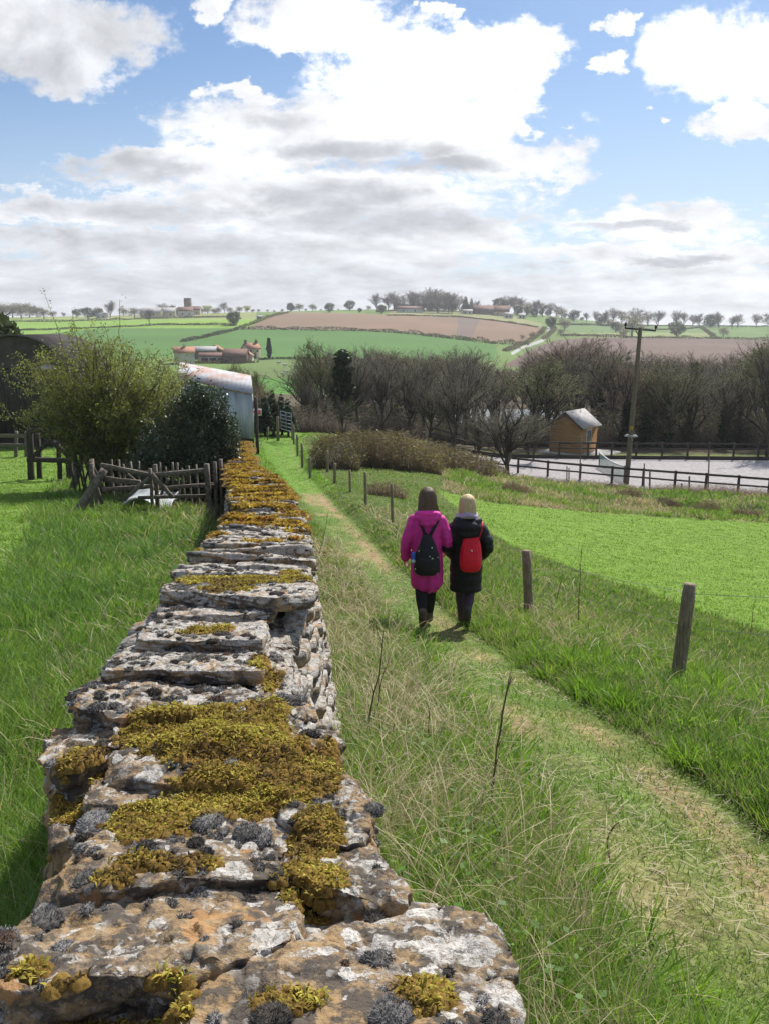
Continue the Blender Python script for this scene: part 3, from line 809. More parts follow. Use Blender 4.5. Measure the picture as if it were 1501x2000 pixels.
# grey-black cushion moss: domes with silvery hair points
def cushions():
    Vs, Qs, Cs, n0 = [], [], [], 0
    Hv, Hf, Hc, hn = [], [], [], 0
    spots = []
    # clusters on each slab, dense on the pale slabs
    for k in range(8200):
        y = .62 * math.exp(rng.uniform(0, 1) * math.log(26 / .62)); l, r_ = float(walll(y)), float(wallr(y))
        x = rng.uniform(l, r_)
        d = .5 + .5 * float(n2(np.array([x]), np.array([y]), 3.4, 2, 77)[0])
        if rng.random() > (d * 1.9 - .42): continue
        if y < 1.9 and rng.random() < .72: continue
        rad = np.clip(rng.lognormal(math.log(.0100), .50), .005, .026) * (1 if y < 6 else 1.5 if y < 12 else 2.0)
        if mossy(x, y) > .55 and rng.random() < .85: continue
        if any((x - a) ** 2 + (y - b) ** 2 < ((rad + c) * .8) ** 2 for a, b, c in spots[-400:]): continue
        spots.append((x, y, rad))
    for (x, y, rad) in spots:
        h, nr = drop(x, y)
        if h is None or nr.z < .25: continue
        na, nl = (14, 6) if y < 2.5 else (9, 4)
        a = np.arange(na) / na * 2 * math.pi; el = np.linspace(-.25, math.pi / 2 * .97, nl)
        A, E = np.meshgrid(a, el, indexing='ij')
        D = np.stack([np.cos(A) * np.cos(E), np.sin(A) * np.cos(E), np.sin(E) * .50], -1)
        st = np.array([rng.uniform(.8, 1.3), rng.uniform(.8, 1.3), rng.uniform(.7, 1.1)])
        rr = rad * (1 + .38 * fbm(D * 2.0 + k + x * 50, 2, 3) + .20 * fbm(D * 7 + x * 31, 2, 5))
        P = D * rr[..., None] * st + np.array(h) - np.array([0, 0, rad * .06])
        idx = np.arange(na * nl).reshape(na, nl); nx = np.roll(idx, -1, 0)
        q = np.stack([idx[:, :-1], nx[:, :-1], nx[:, 1:], idx[:, 1:]], -1).reshape(-1, 4)
        grey = rng.uniform(0, 1) ** 1.5
        c0 = np.array([.040, .034, .027]) * (1 - grey) + np.array([.17, .165, .16]) * grey
        if rng.random() < .08: c0 = np.array([.07, .045, .03])
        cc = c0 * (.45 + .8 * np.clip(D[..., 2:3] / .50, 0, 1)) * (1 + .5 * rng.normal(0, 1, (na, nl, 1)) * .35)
        Vs.append(P.reshape(-1, 3)); Qs.append(q + n0); Cs.append(np.clip(cc.reshape(-1, 3), .01, 1)); n0 += na * nl
        if y < 4.5:
            nh = int(np.clip((rad / .012) ** 2 * (230 if y < 1.4 else 150 if y < 2.2 else 60), 20, 1400))
            t = rng.uniform(0, 2 * math.pi, nh); e = np.arcsin(rng.uniform(-.05, 1, nh))
            d = np.stack([np.cos(t) * np.cos(e), np.sin(t) * np.cos(e), np.sin(e) * .8], -1)
            b = d * rad * .93 * st * np.array([1, 1, .58]) + np.array(h); tip = b + (d + rng.normal(0, .35, d.shape)) * rng.uniform(.0025, .0065, (nh, 1))
            s = np.cross(d, rng.normal(0, 1, d.shape)); s /= np.linalg.norm(s, axis=1)[:, None] + 1e-9; s *= .0007 if y < 1.6 else .0011
            Hv.append(np.stack([b - s, b + s, tip], 1).reshape(-1, 3)); Hf.append(np.arange(nh * 3).reshape(-1, 3) + hn); hn += nh * 3
            g = rng.uniform(.25, 1, (nh, 1)); hc = c0 * .8 * (1 - g) + (np.array([.60, .60, .60]) * (.30 + .80 * grey)) * g
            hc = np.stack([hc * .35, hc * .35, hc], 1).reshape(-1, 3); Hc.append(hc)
    V = np.concatenate(Vs + Hv); C = np.concatenate(Cs + Hc)
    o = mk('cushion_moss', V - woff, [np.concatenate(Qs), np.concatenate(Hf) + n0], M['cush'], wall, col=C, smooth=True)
    tag(o, kind='stuff'); o['label'] = 'small grey and black moss cushions with silvery hairs dotted over the coping'
M['cush'] = vcmat('cushion_moss', .95, 160, .5, .05, .6, .003)
# feathery yellow moss: ellipses in the photograph's plan (px, v, rx, rv, strength, lift)
MOSS = [(430, 1475, 175, 62, 1.0, .028), (300, 1455, 90, 40, .9, .018), (590, 1530, 80, 60, .9, .012), (470, 1560, 160, 45, 1.0, .014), (260, 1600, 80, 30, .9, .01), (390, 1590, 120, 30, .9, .01),
        (620, 1640, 60, 70, .9, .012), (600, 1730, 80, 45, .85, .012), (300, 1640, 80, 32, .8, .012), (330, 1715, 130, 22, 1.0, .014), (225, 1745, 60, 16, .8, .01), (215, 1985, 170, 42, 1.0, .012), (330, 1955, 50, 40, .9, .012), (60, 1930, 40, 25, .6, .01),
        (830, 1965, 65, 42, .9, .012), (560, 1975, 90, 26, .5, .008), (520, 1410, 50, 35, .9, .016), (150, 1520, 55, 60, .6, .01), (640, 1500, 40, 50, .6, .01),
        (470, 1160, 130, 16, 1.0, .012), (575, 1150, 45, 14, 1.0, .014), (350, 1150, 40, 10, .8, .01), (440, 1195, 60, 8, .6, .006), (400, 1262, 60, 9, .55, .005), (390, 1255, 25, 7, .8, .01), (520, 1320, 30, 28, .7, .01)]
mell = []
for (px, v, rx, rv, s, lf) in MOSS:
    (cx, cy), (ex, _), (_, ey), (_, ey2) = unp([(px, v), (px + rx, v), (px, v - rv), (px, v + rv)])
    mell.append((cx, (ey + ey2) / 2, abs(ex - cx), abs(ey - ey2) / 2, s, lf))
def mossf(x, y):
    x = np.asarray(x, float); y = np.asarray(y, float)
    f = np.zeros_like(x); lf = np.zeros_like(x)
    nn = n2(x, y, 11, 3, 61) * .55 + n2(x, y, 34, 2, 62) * .25
    for (cx, cy, rx, ry_, s, l_) in mell:
        d = 1 - ((x - cx) / rx) ** 2 - ((y - cy) / ry_) ** 2 + nn
        k = sstep(0, .5, d) * s; lf = np.where(k > f, l_ * sstep(0, .9, d), lf); f = np.maximum(f, k)
    far = sstep(4.4, 5.2, y)
    nf2 = n2(x * 1.0, y * 2.0, 2.2, 3, 63) * 1.25 + sstep(5.0, 7.5, y) * .24 + sstep(15, 20, y) * .25 - .12
    k2 = far * sstep(.12, .32, nf2); lf = np.where(k2 > f, .011, lf); f = np.maximum(f, k2)
    return f, lf
def mossy(x, y): return float(mossf(np.array([x]), np.array([y]))[0][0])
def feathermoss():
    N_ = 330000
    # log-uniform along the wall: strand count follows apparent size
    y = .55 * np.exp(rng.uniform(0, 1, N_) ** .9 * math.log(36 / .55)); x = walll(y) - .03 + rng.uniform(0, 1, N_) * (wallr(y) - walll(y) + .06)
    # long flank of the far wall is mossy too
    f, lf = mossf(x, y); keep = rng.uniform(0, 1, N_) < f * 1.0; x, y, f, lf = x[keep], y[keep], f[keep], lf[keep]
    pts, nrm, ok = [], [], []
    for a, b in zip(x, y):
        h, n = drop(a, b)
        good = h is not None and h.z > wallz(b) - .16
        ok.append(good)
        if good: pts.append(h[:]); nrm.append(n[:])
    ok = np.array(ok); x, y, f, lf = x[ok], y[ok], f[ok], lf[ok]
    P = np.array(pts); Nn = np.array(nrm)
    up = Nn * .5 + np.array([0, 0, .5])
    lump = .5 + .5 * n2(x, y, 28, 3, 66)
    P = P + np.array([0, 0, 1.]) * (lf * (.35 + .9 * lump) * rng.uniform(.25, 1, len(x)))[:, None] * (1 + sstep(5, 9, y) * .6)[:, None]
    sc = np.clip(y / 1.3, 1, 9) ** .8
    t = rng.uniform(0, 2 * math.pi, len(x)); tilt = rng.uniform(.0, 1.25, len(x))
    d = np.stack([np.cos(t) * np.cos(tilt * .8), np.sin(t) * np.cos(tilt * .8), np.sin(tilt) * .75], -1)
    L = rng.uniform(.007, .017, len(x)) * sc; wd = rng.uniform(.0010, .0018, len(x)) * sc
    s = np.cross(d, np.array([0, 0, 1.])); s /= np.linalg.norm(s, axis=1)[:, None] + 1e-9
    s = s + rng.normal(0, .4, s.shape)
    m1 = P + d * (L * .5)[:, None] + np.array([0, 0, 1.]) * (L * .12)[:, None]; m2 = P + d * L[:, None] - np.array([0, 0, 1.]) * (L * .12)[:, None]
    V = np.stack([P - s * wd[:, None] * .6, P + s * wd[:, None] * .6, m1 + s * wd[:, None], m1 - s * wd[:, None], m2], 1).reshape(-1, 3)
    n = len(x); b = np.arange(n)[:, None] * 5
    Qm = b + np.array([0, 1, 2, 3]); Tm = b + np.array([3, 2, 4])
    hue = np.clip(.47 + .95 * n2(x, y, 13, 3, 67) + rng.normal(0, .22, n), 0, 1)[:, None]
    gold = np.array([.36, .275, .045]); brown = np.array([.12, .078, .035]); yel = np.array([.50, .45, .09])
    c = np.where(hue < .5, brown + (gold - brown) * hue * 2, gold + (yel - gold) * (hue - .5) * 2)
    rust = (n2(x, y, 5, 2, 68) > .42) & (y > 2.0) ; c = np.where(rust[:, None], c * [.95, .62, .5], c)
    c = np.where((y > 5)[:, None], c * [1.2, .98, .8], c) * rng.uniform(.6, 1.15, (n, 1))
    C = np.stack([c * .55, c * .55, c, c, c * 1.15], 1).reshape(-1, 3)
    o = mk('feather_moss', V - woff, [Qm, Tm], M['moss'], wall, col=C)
    tag(o, kind='stuff'); o['label'] = 'golden feathery moss spread over the coping'
    # curtain of moss down the left flank of the wall where it bends
    k = 26000; y = rng.uniform(5.2, 17, k) ; dz = rng.uniform(.02, .95, k) ** .8; kk_ = n2(y * 1.3, dz * 2.0, 1.6, 3, 71) + .25 > dz * .45; y, dz = y[kk_], dz[kk_]; k = len(y)
    P = np.stack([walll(y) + .02 - .02 * rng.uniform(0, 1, k) - dz * .06, y, wallz(y) - dz], -1); L = rng.uniform(.03, .07, k); wd = rng.uniform(.004, .008, k)
    d = np.stack([-rng.uniform(.1, .7, k), rng.normal(0, .5, k), -rng.uniform(.2, 1, k)], -1); s = np.stack([rng.normal(0, .2, k), np.ones(k), rng.normal(0, .3, k)], -1) * wd[:, None]
    V = np.stack([P - s * .6, P + s * .6, P + d * (L * .5)[:, None] + s + [-.012, 0, 0], P + d * (L * .5)[:, None] - s + [-.012, 0, 0], P + d * L[:, None]], 1).reshape(-1, 3); b = np.arange(k)[:, None] * 5
    hue = np.clip(.45 + .8 * n2(y, dz, 3, 3, 72) + rng.normal(0, .2, k), 0, 1)[:, None]; c = (np.array([.10, .07, .03]) * (1 - hue) + np.array([.30, .22, .06]) * hue) * rng.uniform(.6, 1.2, (k, 1))
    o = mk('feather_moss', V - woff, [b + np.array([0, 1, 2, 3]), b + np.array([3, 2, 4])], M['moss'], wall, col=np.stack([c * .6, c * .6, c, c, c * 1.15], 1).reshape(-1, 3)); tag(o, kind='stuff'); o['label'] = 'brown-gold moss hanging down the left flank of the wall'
    # dark mat under the strands
    st = .011; gy = []; yy = .55
    Vs, Qs, Cs, n0 = [], [], [], 0
    while yy < 36:
        w0 = st * max(1, yy / 1.5); xs = np.arange(walll(yy) - .02, wallr(yy) + .02, w0)
        ff, ll = mossf(xs + 0, np.full(len(xs), yy))
        for xx, f1, l1 in zip(xs, ff, ll):
            if f1 < .45: continue
            xj, yj = xx + rng.normal(0, w0 * .3), yy + rng.normal(0, w0 * .3)
            h, n_ = drop(xj, yj)
            if h is None or h.z < wallz(yj) - .16: continue
            rad = w0 * rng.uniform(.9, 1.5); hh = l1 * .6 + .002
            k = 6; a = np.arange(k) / k * 2 * math.pi + rng.uniform(0, 1)
            ring = np.stack([h.x + rad * np.cos(a), h.y + rad * np.sin(a), np.full(k, h.z - .006)], -1)
            r2 = np.stack([h.x + rad * .6 * np.cos(a), h.y + rad * .6 * np.sin(a), np.full(k, h.z + hh * .75)], -1)
            Vs.append(np.concatenate([ring, r2, [[h.x, h.y, h.z + hh]]]))
            j = np.arange(k); Qs.append((np.stack([j, (j + 1) % k, (j + 1) % k + k, j + k], -1) + n0, np.stack([j + k, (j + 1) % k + k, np.full(k, 2 * k)], -1) + n0)); n0 += 2 * k + 1
        yy += w0 * .9
    Vm = np.concatenate(Vs); nn = n2(Vm[:, 0], Vm[:, 1], 20, 2, 70)[:, None]
    o = mk('moss_mat', Vm - woff, [np.concatenate([q[0] for q in Qs]), np.concatenate([q[1] for q in Qs])], M['cush'], wall, col=np.clip(np.array([.16, .10, .028]) * (1 + .5 * nn), .01, 1), smooth=True)
    tag(o, kind='stuff')
feathermoss(); cushions()
# ------------------------------------------------------------ grass and herbage
def blades(name, x, y, h, w, col, lean, leandir, curve, label, seg=2, jitter=.12, mat='grass'):
    n = len(x); z = H(x, y) - .01
    a = leandir; d = np.stack([np.cos(a), np.sin(a)], -1)
    fa = rng.uniform(0, 2 * math.pi, n); s = np.stack([np.cos(fa), np.sin(fa), np.zeros(n)], -1) * (w / 2)[:, None]
    P0 = np.stack([x, y, z], -1); pts = []
    for k in range(seg + 1):
        t = k / seg; hor = (lean * t + curve * t * t) * h; ver = h * np.sqrt(np.clip(1 - ((lean * .6 + curve * .85) * t) ** 2, .05, 1)) * t
        pts.append(P0 + np.stack([d[:, 0] * hor, d[:, 1] * hor, ver], -1))
    V, per = [], 2 * seg + 1
    for k in range(seg):
        f = 1 - .35 * k / seg; V += [pts[k] - s * f, pts[k] + s * f]
    V.append(pts[seg]); V = np.stack(V, 1).reshape(-1, 3)
    b = np.arange(n)[:, None] * per
    Fs = [b + np.array([2 * k, 2 * k + 1, 2 * k + 3, 2 * k + 2]) for k in range(seg - 1)]
    T = b + np.array([2 * seg - 2, 2 * seg - 1, 2 * seg])
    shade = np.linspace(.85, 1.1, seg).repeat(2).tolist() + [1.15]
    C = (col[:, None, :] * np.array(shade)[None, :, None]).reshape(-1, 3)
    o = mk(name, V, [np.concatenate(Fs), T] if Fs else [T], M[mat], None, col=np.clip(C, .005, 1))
    o['kind'] = 'stuff'; o['label'] = label; o['category'] = 'grass'
    print(name, n); return o
GR = np.array([.115, .205, .045]); GR2 = np.array([.160, .262, .056]); GY = np.array([.24, .31, .082]); ST = np.array([.55, .47, .30]); BL = np.array([.105, .20, .080])
def mixc(a, b, t): t = np.clip(t, 0, 1)[:, None]; return a * (1 - t) + b * t
def logpts(n, y0, y1, off=1.5, tmax=.62):
    y = (y0 + off) * np.exp(rng.uniform(0, 1, n) * math.log((y1 + off) / (y0 + off))) - off
    return rng.uniform(-tmax, tmax, n) * (y * .98 + .55) , y
def inwall(x, y, m=.03): return (x > walll(y) - m) & (x < wallr(y) + m) & (y < 37.5)
def cropmask(x, y):
    px, v = proj(x, y, H(x, y)); return inpoly(px + n2(x, y, 2.3, 2, 33) * 5, v, CROP)
FENX = None
def zone(x, y):
    pr_, pl_ = pathr(y), pathl(y); e = n2(x, y, 1.9, 3, 81) * .22
    left = x < walll(y); path = (x > pl_ - .05 + e) & (x < pr_ + e * .5) & ~left; mid = ~left & ~path & (x <= pl_ + e); right = ~left & ~path & ~mid
    return left, path, mid, right
NB = 640000
x, y = logpts(NB, .35, 62)
# gather into tufts
tuftn = NB // 14; tx, ty = logpts(tuftn, .3, 62); ti = rng.integers(0, tuftn, NB)
ist = rng.uniform(0, 1, NB) < .62
ang = rng.uniform(0, 2 * math.pi, NB); rad = np.abs(rng.normal(0, 1, NB)) * (.035 + .010 * ty[ti])
x = np.where(ist, tx[ti] + np.cos(ang) * rad, x); y = np.where(ist, ty[ti] + np.sin(ang) * rad, y)
th = rng.uniform(.6, 1.25, tuftn)[ti]; tcol = rng.uniform(-.5, .5, tuftn)[ti]
left, path, mid, right = zone(x, y)
px, v = proj(x, y, H(x, y))
crop = inpoly(px + n2(x, y, 2.3, 2, 33) * 5, v, CROP) & (y < 60)
lawn = inpoly(px + n2(x, y, .9, 2, 12) * 40, v, [(-900, 870), (150, 880), (125, 930), (70, 985), (50, 1080), (-20, 1200), (-900, 1500)])
arena = (y > 47.5) & (y < 62) & (x > 5.5)
topg = (x > -6.5) & (y > 26) & (x < pathr(y) + .4) & ~left
cl_ = n2(x, y, 1.3, 3, 82); cl2 = n2(x, y, .45, 3, 83)
h = np.full(NB, .20)
h[left] = .21; h[mid] = .165; h[right] = .135; h = h * (1 - .45 * sstep(9, 22, y))
h = h * np.clip(1 + .9 * cl_ + .35 * cl2, .35, 2) * np.where(ist, th, .7)
edge = np.where(path, .035, h)
h = np.where(path, rng.uniform(.015, .05, NB) * (1 + .5 * np.clip(cl_, 0, 1)), h)
h = np.where(crop, .042, h); h = np.where(lawn, .045, h); h = np.where(topg & ~path, .08, h)
rough_ = (y > 25) & (y < 50) & (x > .075 * y) & ~crop
h = np.where(rough_, .20 * (1 + .8 * np.clip(n2(x, y, .8, 3, 9), -.6, 1)), h)
h = h * rng.uniform(.55, 1.25, NB)
w = np.clip(.0016 + .00105 * y, .0025, .05) * rng.uniform(.7, 1.3, NB)
w = np.where(path | crop | lawn, w * .9, w)
straw = rng.uniform(0, 1, NB)
ps = np.where(left, .035 + .2 * np.clip(cl2, 0, 1), np.where(mid, .03 + .75 * np.clip(cl2 + .1, 0, 1), np.where(right, .13 + .3 * np.clip(cl2, 0, 1), .02 + .28 * cl_)))
ps = np.where(crop, .02, np.where(lawn, .03, ps)); ps = np.where(topg, .05, ps)
ps = np.where(rough_, .25 + 1.3 * n2(x, y, .55, 3, 84), ps)
hue = np.clip(.5 + .6 * cl2 + tcol * .6 + rng.normal(0, .2, NB), 0, 1)
c = mixc(np.where(left[:, None], BL * .5 + GR * .5, GR), GR2, hue); c = mixc(c, GY, np.clip((hue - .55) * 1.4, 0, .8) * np.where(left, .5, 1))
c = np.where((right & ~path)[:, None], c * .75 + np.array([.17, .24, .085]) * .25, c)
c = np.where(path[:, None], mixc(GR2 * .95, GY, hue * .9), c)
c = np.where(crop[:, None], np.array([.145, .24, .038]) * (1 + .3 * (hue[:, None] - .5)), c)
c = np.where((lawn | topg)[:, None], np.array([.145, .25, .04]) * (1 + .3 * (hue[:, None] - .5)), c)
isst = straw < ps
c = np.where(isst[:, None], ST * rng.uniform(.55, 1.05, (NB, 1)), c)
c = c * rng.uniform(.8, 1.2, (NB, 1))
rutd = np.minimum(np.abs(x - (pathr(y) - .28)), np.abs(x - (pathl(y) * .55 + pathr(y) * .45 - .05)) + .06)
bare = path & (rutd < .26) & (n2(x, y, .55, 4, 31) * .9 + n2(x, y, 2.3, 3, 33) * .8 + .25 > rng.uniform(0, 1, NB))
keep = ~inwall(x, y) & ~arena & ~bare & (y > .15) & ~((y > 62))
keep &= ~(crop & (rng.uniform(0, 1, NB) < .35))
lean = rng.uniform(.05, .55, NB); curve = rng.uniform(.05, .6, NB)
ld = np.where(ist, ang, rng.uniform(0, 2 * math.pi, NB)); 
lean = np.where(path, rng.uniform(.2, .95, NB), lean)
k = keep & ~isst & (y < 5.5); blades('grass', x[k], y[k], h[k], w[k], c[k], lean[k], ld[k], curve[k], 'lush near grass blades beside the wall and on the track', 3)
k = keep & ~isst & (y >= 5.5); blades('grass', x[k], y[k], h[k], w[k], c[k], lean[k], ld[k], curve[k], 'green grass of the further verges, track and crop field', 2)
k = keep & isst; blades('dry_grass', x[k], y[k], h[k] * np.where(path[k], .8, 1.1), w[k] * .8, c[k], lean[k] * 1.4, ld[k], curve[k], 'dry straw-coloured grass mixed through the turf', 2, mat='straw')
# thick fresh green tufts low down along the wall foot and both sides of the track
n = 150000; tn = 2600
tx, ty = logpts(tn, .45, 9); u1 = rng.uniform(0, 1, tn); tx = np.where(u1 < .55, wallr(ty) + rng.beta(1.0, 1.8, tn) * (pathl(ty) - wallr(ty) + .25), np.where(u1 < .8, walll(ty) - rng.uniform(.02, 2.6, tn), pathr(ty) + rng.uniform(.05, 2.2, tn)))
ti = rng.integers(0, tn, n); a = rng.uniform(0, 6.283, n); r_ = np.abs(rng.normal(0, 1, n)) * (.028 + .007 * ty[ti]); x2 = tx[ti] + np.cos(a) * r_; y2 = ty[ti] + np.sin(a) * r_
kk = ~inwall(x2, y2, .0) & (y2 > .3); x2, y2, a, ti = x2[kk], y2[kk], a[kk], ti[kk]; n = len(x2)
hh = rng.uniform(.09, .20, tn)[ti] * rng.uniform(.5, 1.2, n); hu = np.clip(.5 + rng.normal(0, .3, tn)[ti] + rng.normal(0, .15, n), 0, 1)
blades('grass', x2, y2, hh, np.clip(.0030 + .0011 * y2, .003, .02) * rng.uniform(.7, 1.4, n), mixc(np.array([.12, .225, .04]), np.array([.22, .34, .065]), hu) * rng.uniform(.8, 1.15, (n, 1)), rng.uniform(.05, .5, n), a, rng.uniform(.05, .65, n), 'fresh green grass tufts along the wall foot and the edges of the track', 3)
# long bleached stems arching over on the verge next to the wall
n = 10000
x, y = logpts(n, .6, 17); x = wallr(y) + (pathl(y) - wallr(y)) * rng.beta(1.3, 1.6, n) * .95 + rng.normal(0, .08, n)
tn = 260; tx, ty = logpts(tn, .6, 17); tx = wallr(ty) + (pathl(ty) - wallr(ty)) * rng.uniform(.05, 1.1, tn); ti = rng.integers(0, tn, n)
cl = rng.uniform(0, 1, n) < .7; x = np.where(cl, tx[ti] + rng.normal(0, .05 + .01 * ty[ti], n), x); y = np.where(cl, ty[ti] + rng.normal(0, .05 + .01 * ty[ti], n), y)
k = ~inwall(x, y) & (y > .5) & (x > wallr(y)) & (n2(x, y, .5, 3, 91) > -.22) & (rng.uniform(0, 1, n) < np.where(y < 1.8, .35, 1))
x, y = x[k], y[k]; n = len(x)
ldm = rng.uniform(0, 2 * math.pi, tn)[ti][k] * .5 + rng.normal(0, 1.1, n)
blades('straw_stems', x, y, rng.uniform(.14, .36, n), np.clip(.0010 + .0007 * y, .0015, .012), ST * rng.uniform(.6, 1.15, (n, 1)), rng.uniform(.1, .9, n), ldm, rng.uniform(.1, .9, n), 'long bleached grass stems bent over along the wall verge', 5, mat='straw')
# same on the left of the wall, sparser, and on the fence side
n = 6000
x, y = logpts(n, .8, 22); sd_ = rng.uniform(0, 1, n) < .45
x = np.where(sd_, walll(y) - np.abs(rng.normal(0, .7, n)), pathr(y) + .4 + np.abs(rng.normal(0, 1.2, n)))
k = (n2(x, y, .7, 3, 92) > .05) & ~inwall(x, y); k &= ~cropmask(x, y); x, y = x[k], y[k]; n = len(x)
blades('straw_stems', x, y, rng.uniform(.15, .36, n), np.clip(.0014 + .0008 * y, .002, .02), ST * rng.uniform(.6, 1.1, (n, 1)), rng.uniform(.1, .9, n), rng.uniform(0, 6.3, n), rng.uniform(.1, .8, n), 'scattered dry stems in the grass left of the wall and along the fence', 4, mat='straw')
# clippings and hay litter lying on the track
n = 2800
x, y = logpts(n, 1.0, 14); x = pathl(y) + rng.uniform(-.2, 1, n) * (pathr(y) - pathl(y)); k = (n2(x, y, 1.1, 3, 94) > -.05); x, y = x[k], y[k]; n = len(x)
z = H(x, y) + rng.uniform(.008, .03, n); a = rng.uniform(0, math.pi, n); L = rng.uniform(.01, .045, n); ww = np.clip(.0016 + .0006 * y, .002, .01)
d = np.stack([np.cos(a), np.sin(a), rng.normal(0, .15, n)], -1) * L[:, None]; s = np.stack([-np.sin(a), np.cos(a), np.zeros(n)], -1) * ww[:, None] * .5
P = np.stack([x, y, z], -1); V = np.stack([P - d - s, P - d + s, P + d + s, P + d - s], 1).reshape(-1, 3)
o = mk('hay_litter', V, np.arange(n * 4).reshape(-1, 4), M['straw'], col=(ST * rng.uniform(.5, 1.0, (n, 1))).repeat(4, 0)); tag(o, 'bits of dry cut grass lying on the track', 'litter', kind='stuff')
# broad-leaved weeds (dock, nettle) in the left grass and at the wall foot
n = 2600
tn = 150; ty = rng.uniform(1.6, 13, tn); tx = np.where(rng.uniform(0, 1, tn) < .65, walll(ty) - rng.uniform(.2, 4.5, tn), wallr(ty) + rng.uniform(.05, .5, tn)); ti = rng.integers(0, tn, n)
x = tx[ti] + rng.normal(0, .09, n); y = ty[ti] + rng.normal(0, .09, n); k = ~inwall(x, y); x, y = x[k], y[k]; n = len(x)
z = H(x, y) + rng.uniform(.06, .22, n); a = rng.uniform(0, 6.28, n); L = rng.uniform(.012, .034, n)
d = np.stack([np.cos(a), np.sin(a), rng.uniform(-.2, .5, n)], -1) * L[:, None]; s = np.stack([-np.sin(a), np.cos(a), rng.normal(0, .2, n)], -1) * L[:, None] * .38
P = np.stack([x, y, z], -1); V = np.stack([P, P + d * .5 + s, P + d, P + d * .5 - s], 1).reshape(-1, 3)
o = mk('leafy_weeds', V, np.arange(n * 4).reshape(-1, 4), M['leaf'], col=(np.array([.10, .20, .035]) * rng.uniform(.7, 1.3, (n, 1))).repeat(4, 0)); tag(o, 'low leafy weeds growing through the grass near the wall', 'weeds', kind='stuff')

# tall dead stalks standing in the verges
def stalk(base, top, lab, r0=.006, seed=0, twigs=4):
    b = hit(base[0], base[1], H); y = b[1]; tp = P3(top[0], top[1], y); B = np.array(b)
    rs = np.random.default_rng(seed); n = 9; t = np.linspace(0, 1, n)[:, None]
    pts = B * (1 - t) + tp * t + np.cumsum(rs.normal(0, .010, (n, 3)), 0) * t * (1 - t) * 2.5
    m_ = MB(); m_.tube(pts, np.linspace(r0, r0 * .4, n), 5, rough=.15)
    L = np.linalg.norm(tp - B)
    for k in range(twigs):
        i = rs.integers(2, n - 1); a = rs.uniform(0, 6.28); d = np.array([math.cos(a) * .5, math.sin(a) * .5, 1.]); q = pts[i] + d * L * rs.uniform(.05, .14)
        m_.tube([pts[i], (pts[i] + q) / 2 + rs.normal(0, .004, 3), q], [r0 * .45, r0 * .35, r0 * .2], 4)
    o = m_.build('dead_stalk', M['stalk'], loc=tuple(B)); tag(o, lab, 'dead stalk', 'dead weed stalks in the verge')
M['stalk'] = simple('dead_stalk', (.20, .15, .095), (.10, .075, .05), 20, .9, 0)
stalk((955, 1610), (997, 1322), 'tallest dark dead stalk standing in the long verge grass right of the wall', .006, 1)
stalk((1190, 1690), (1208, 1605), 'short dark upright stalk at the edge of the long grass nearest the track', .005, 2, 2)
stalk((828, 1480), (832, 1368), 'thin upright stalk in the straw left of the tallest dead stalk', .004, 3, 2)
stalk((712, 1470), (750, 1230), 'pair-left slender brown stalk rising from the grass beside the wall face', .006, 4)
stalk((722, 1440), (760, 1285), 'second brown stalk crossing just right of the slender one by the wall', .005, 5)
stalk((622, 1090), (641, 1000), 'thin leaning stalk at the foot of the wall where it bends', .008, 6)
stalk((1128, 1225), (1136, 1062), 'dead stalk standing on the fence line between the two nearest posts', .007, 7)
stalk((1086, 1175), (1098, 1120), 'short dead stalk just right of the second nearest fence post', .007, 8)
stalk((1465, 1235), (1475, 1160), 'faint dry stalk at the crop edge near the right margin', .006, 9)
stalk((1045, 1705), (958, 1585), 'broken pale stalk lying aslant across the verge grass', .005, 10, 1)
stalk((745, 1400), (742, 1325), 'small brown stalk in the straw close to the pale wall face', .005, 11, 3)
# ------------------------------------------------------------ post and wire fence along the track
fence = empty('post_and_wire_fence', (0, 0, 0), 0, 'post and wire fence running down the right side of the grass track', 'wire fence')
b0 = hit(1322, 1325, H); fence.location = b0; fo = np.array(b0)
FP = [(1322, 1325, 1348, 1142, .058), (1032, 1198, 1027, 1076, .060), (766, 1022, 764, 945, .034), (714, 990, 713, 922, .038), (684, 962, 683, 918, .035), (654, 945, 654, 905, .05),
      (640, 922, 639, 880, .05), (622, 909, 621, 873, .05), (605, 884, 604, 858, .05), (590, 880, 591, 845, .05), (581, 868, 582, 833, .05), (574, 850, 575, 832, .05), (571, 848, 572, 828, .05)]
tops, bots = [], []
for i, (bx, bv, tx_, tv, r) in enumerate(FP):
    b = hit(bx, bv, H)
    if i >= 8:                      # these stand on the crest: measure along the crest line
        yy = [29, 33, 38, 44, 47][i - 8]; u, _ = ray(bx, bv); b = (u * yy, yy, Hs(u * yy, yy))
    B = np.array(b); T = P3(tx_, tv, b[1])
    if i >= 8: T = B + np.array([0, 0, 1.05 if i != 8 else .8])
    if i < 2: T[1] += .02
    hgt = np.linalg.norm(T - B); print('post', i, np.round(B, 2), 'h', round(float(hgt), 2))
    m_ = MB(); n = 7; t = np.linspace(-.22 / hgt, 1, n)[:, None]; pts = B * (1 - t) + T * t
    m_.tube(pts, [r * 1.08] * 2 + [r] * (n - 3) + [r * .93], 12, rough=.035)
    p = m_.build('post', M['post'], fence, loc=None); p.data.transform(Matrix.Translation(-fo)); tops.append(T); bots.append(B)
M['post'].use_fake_user = False
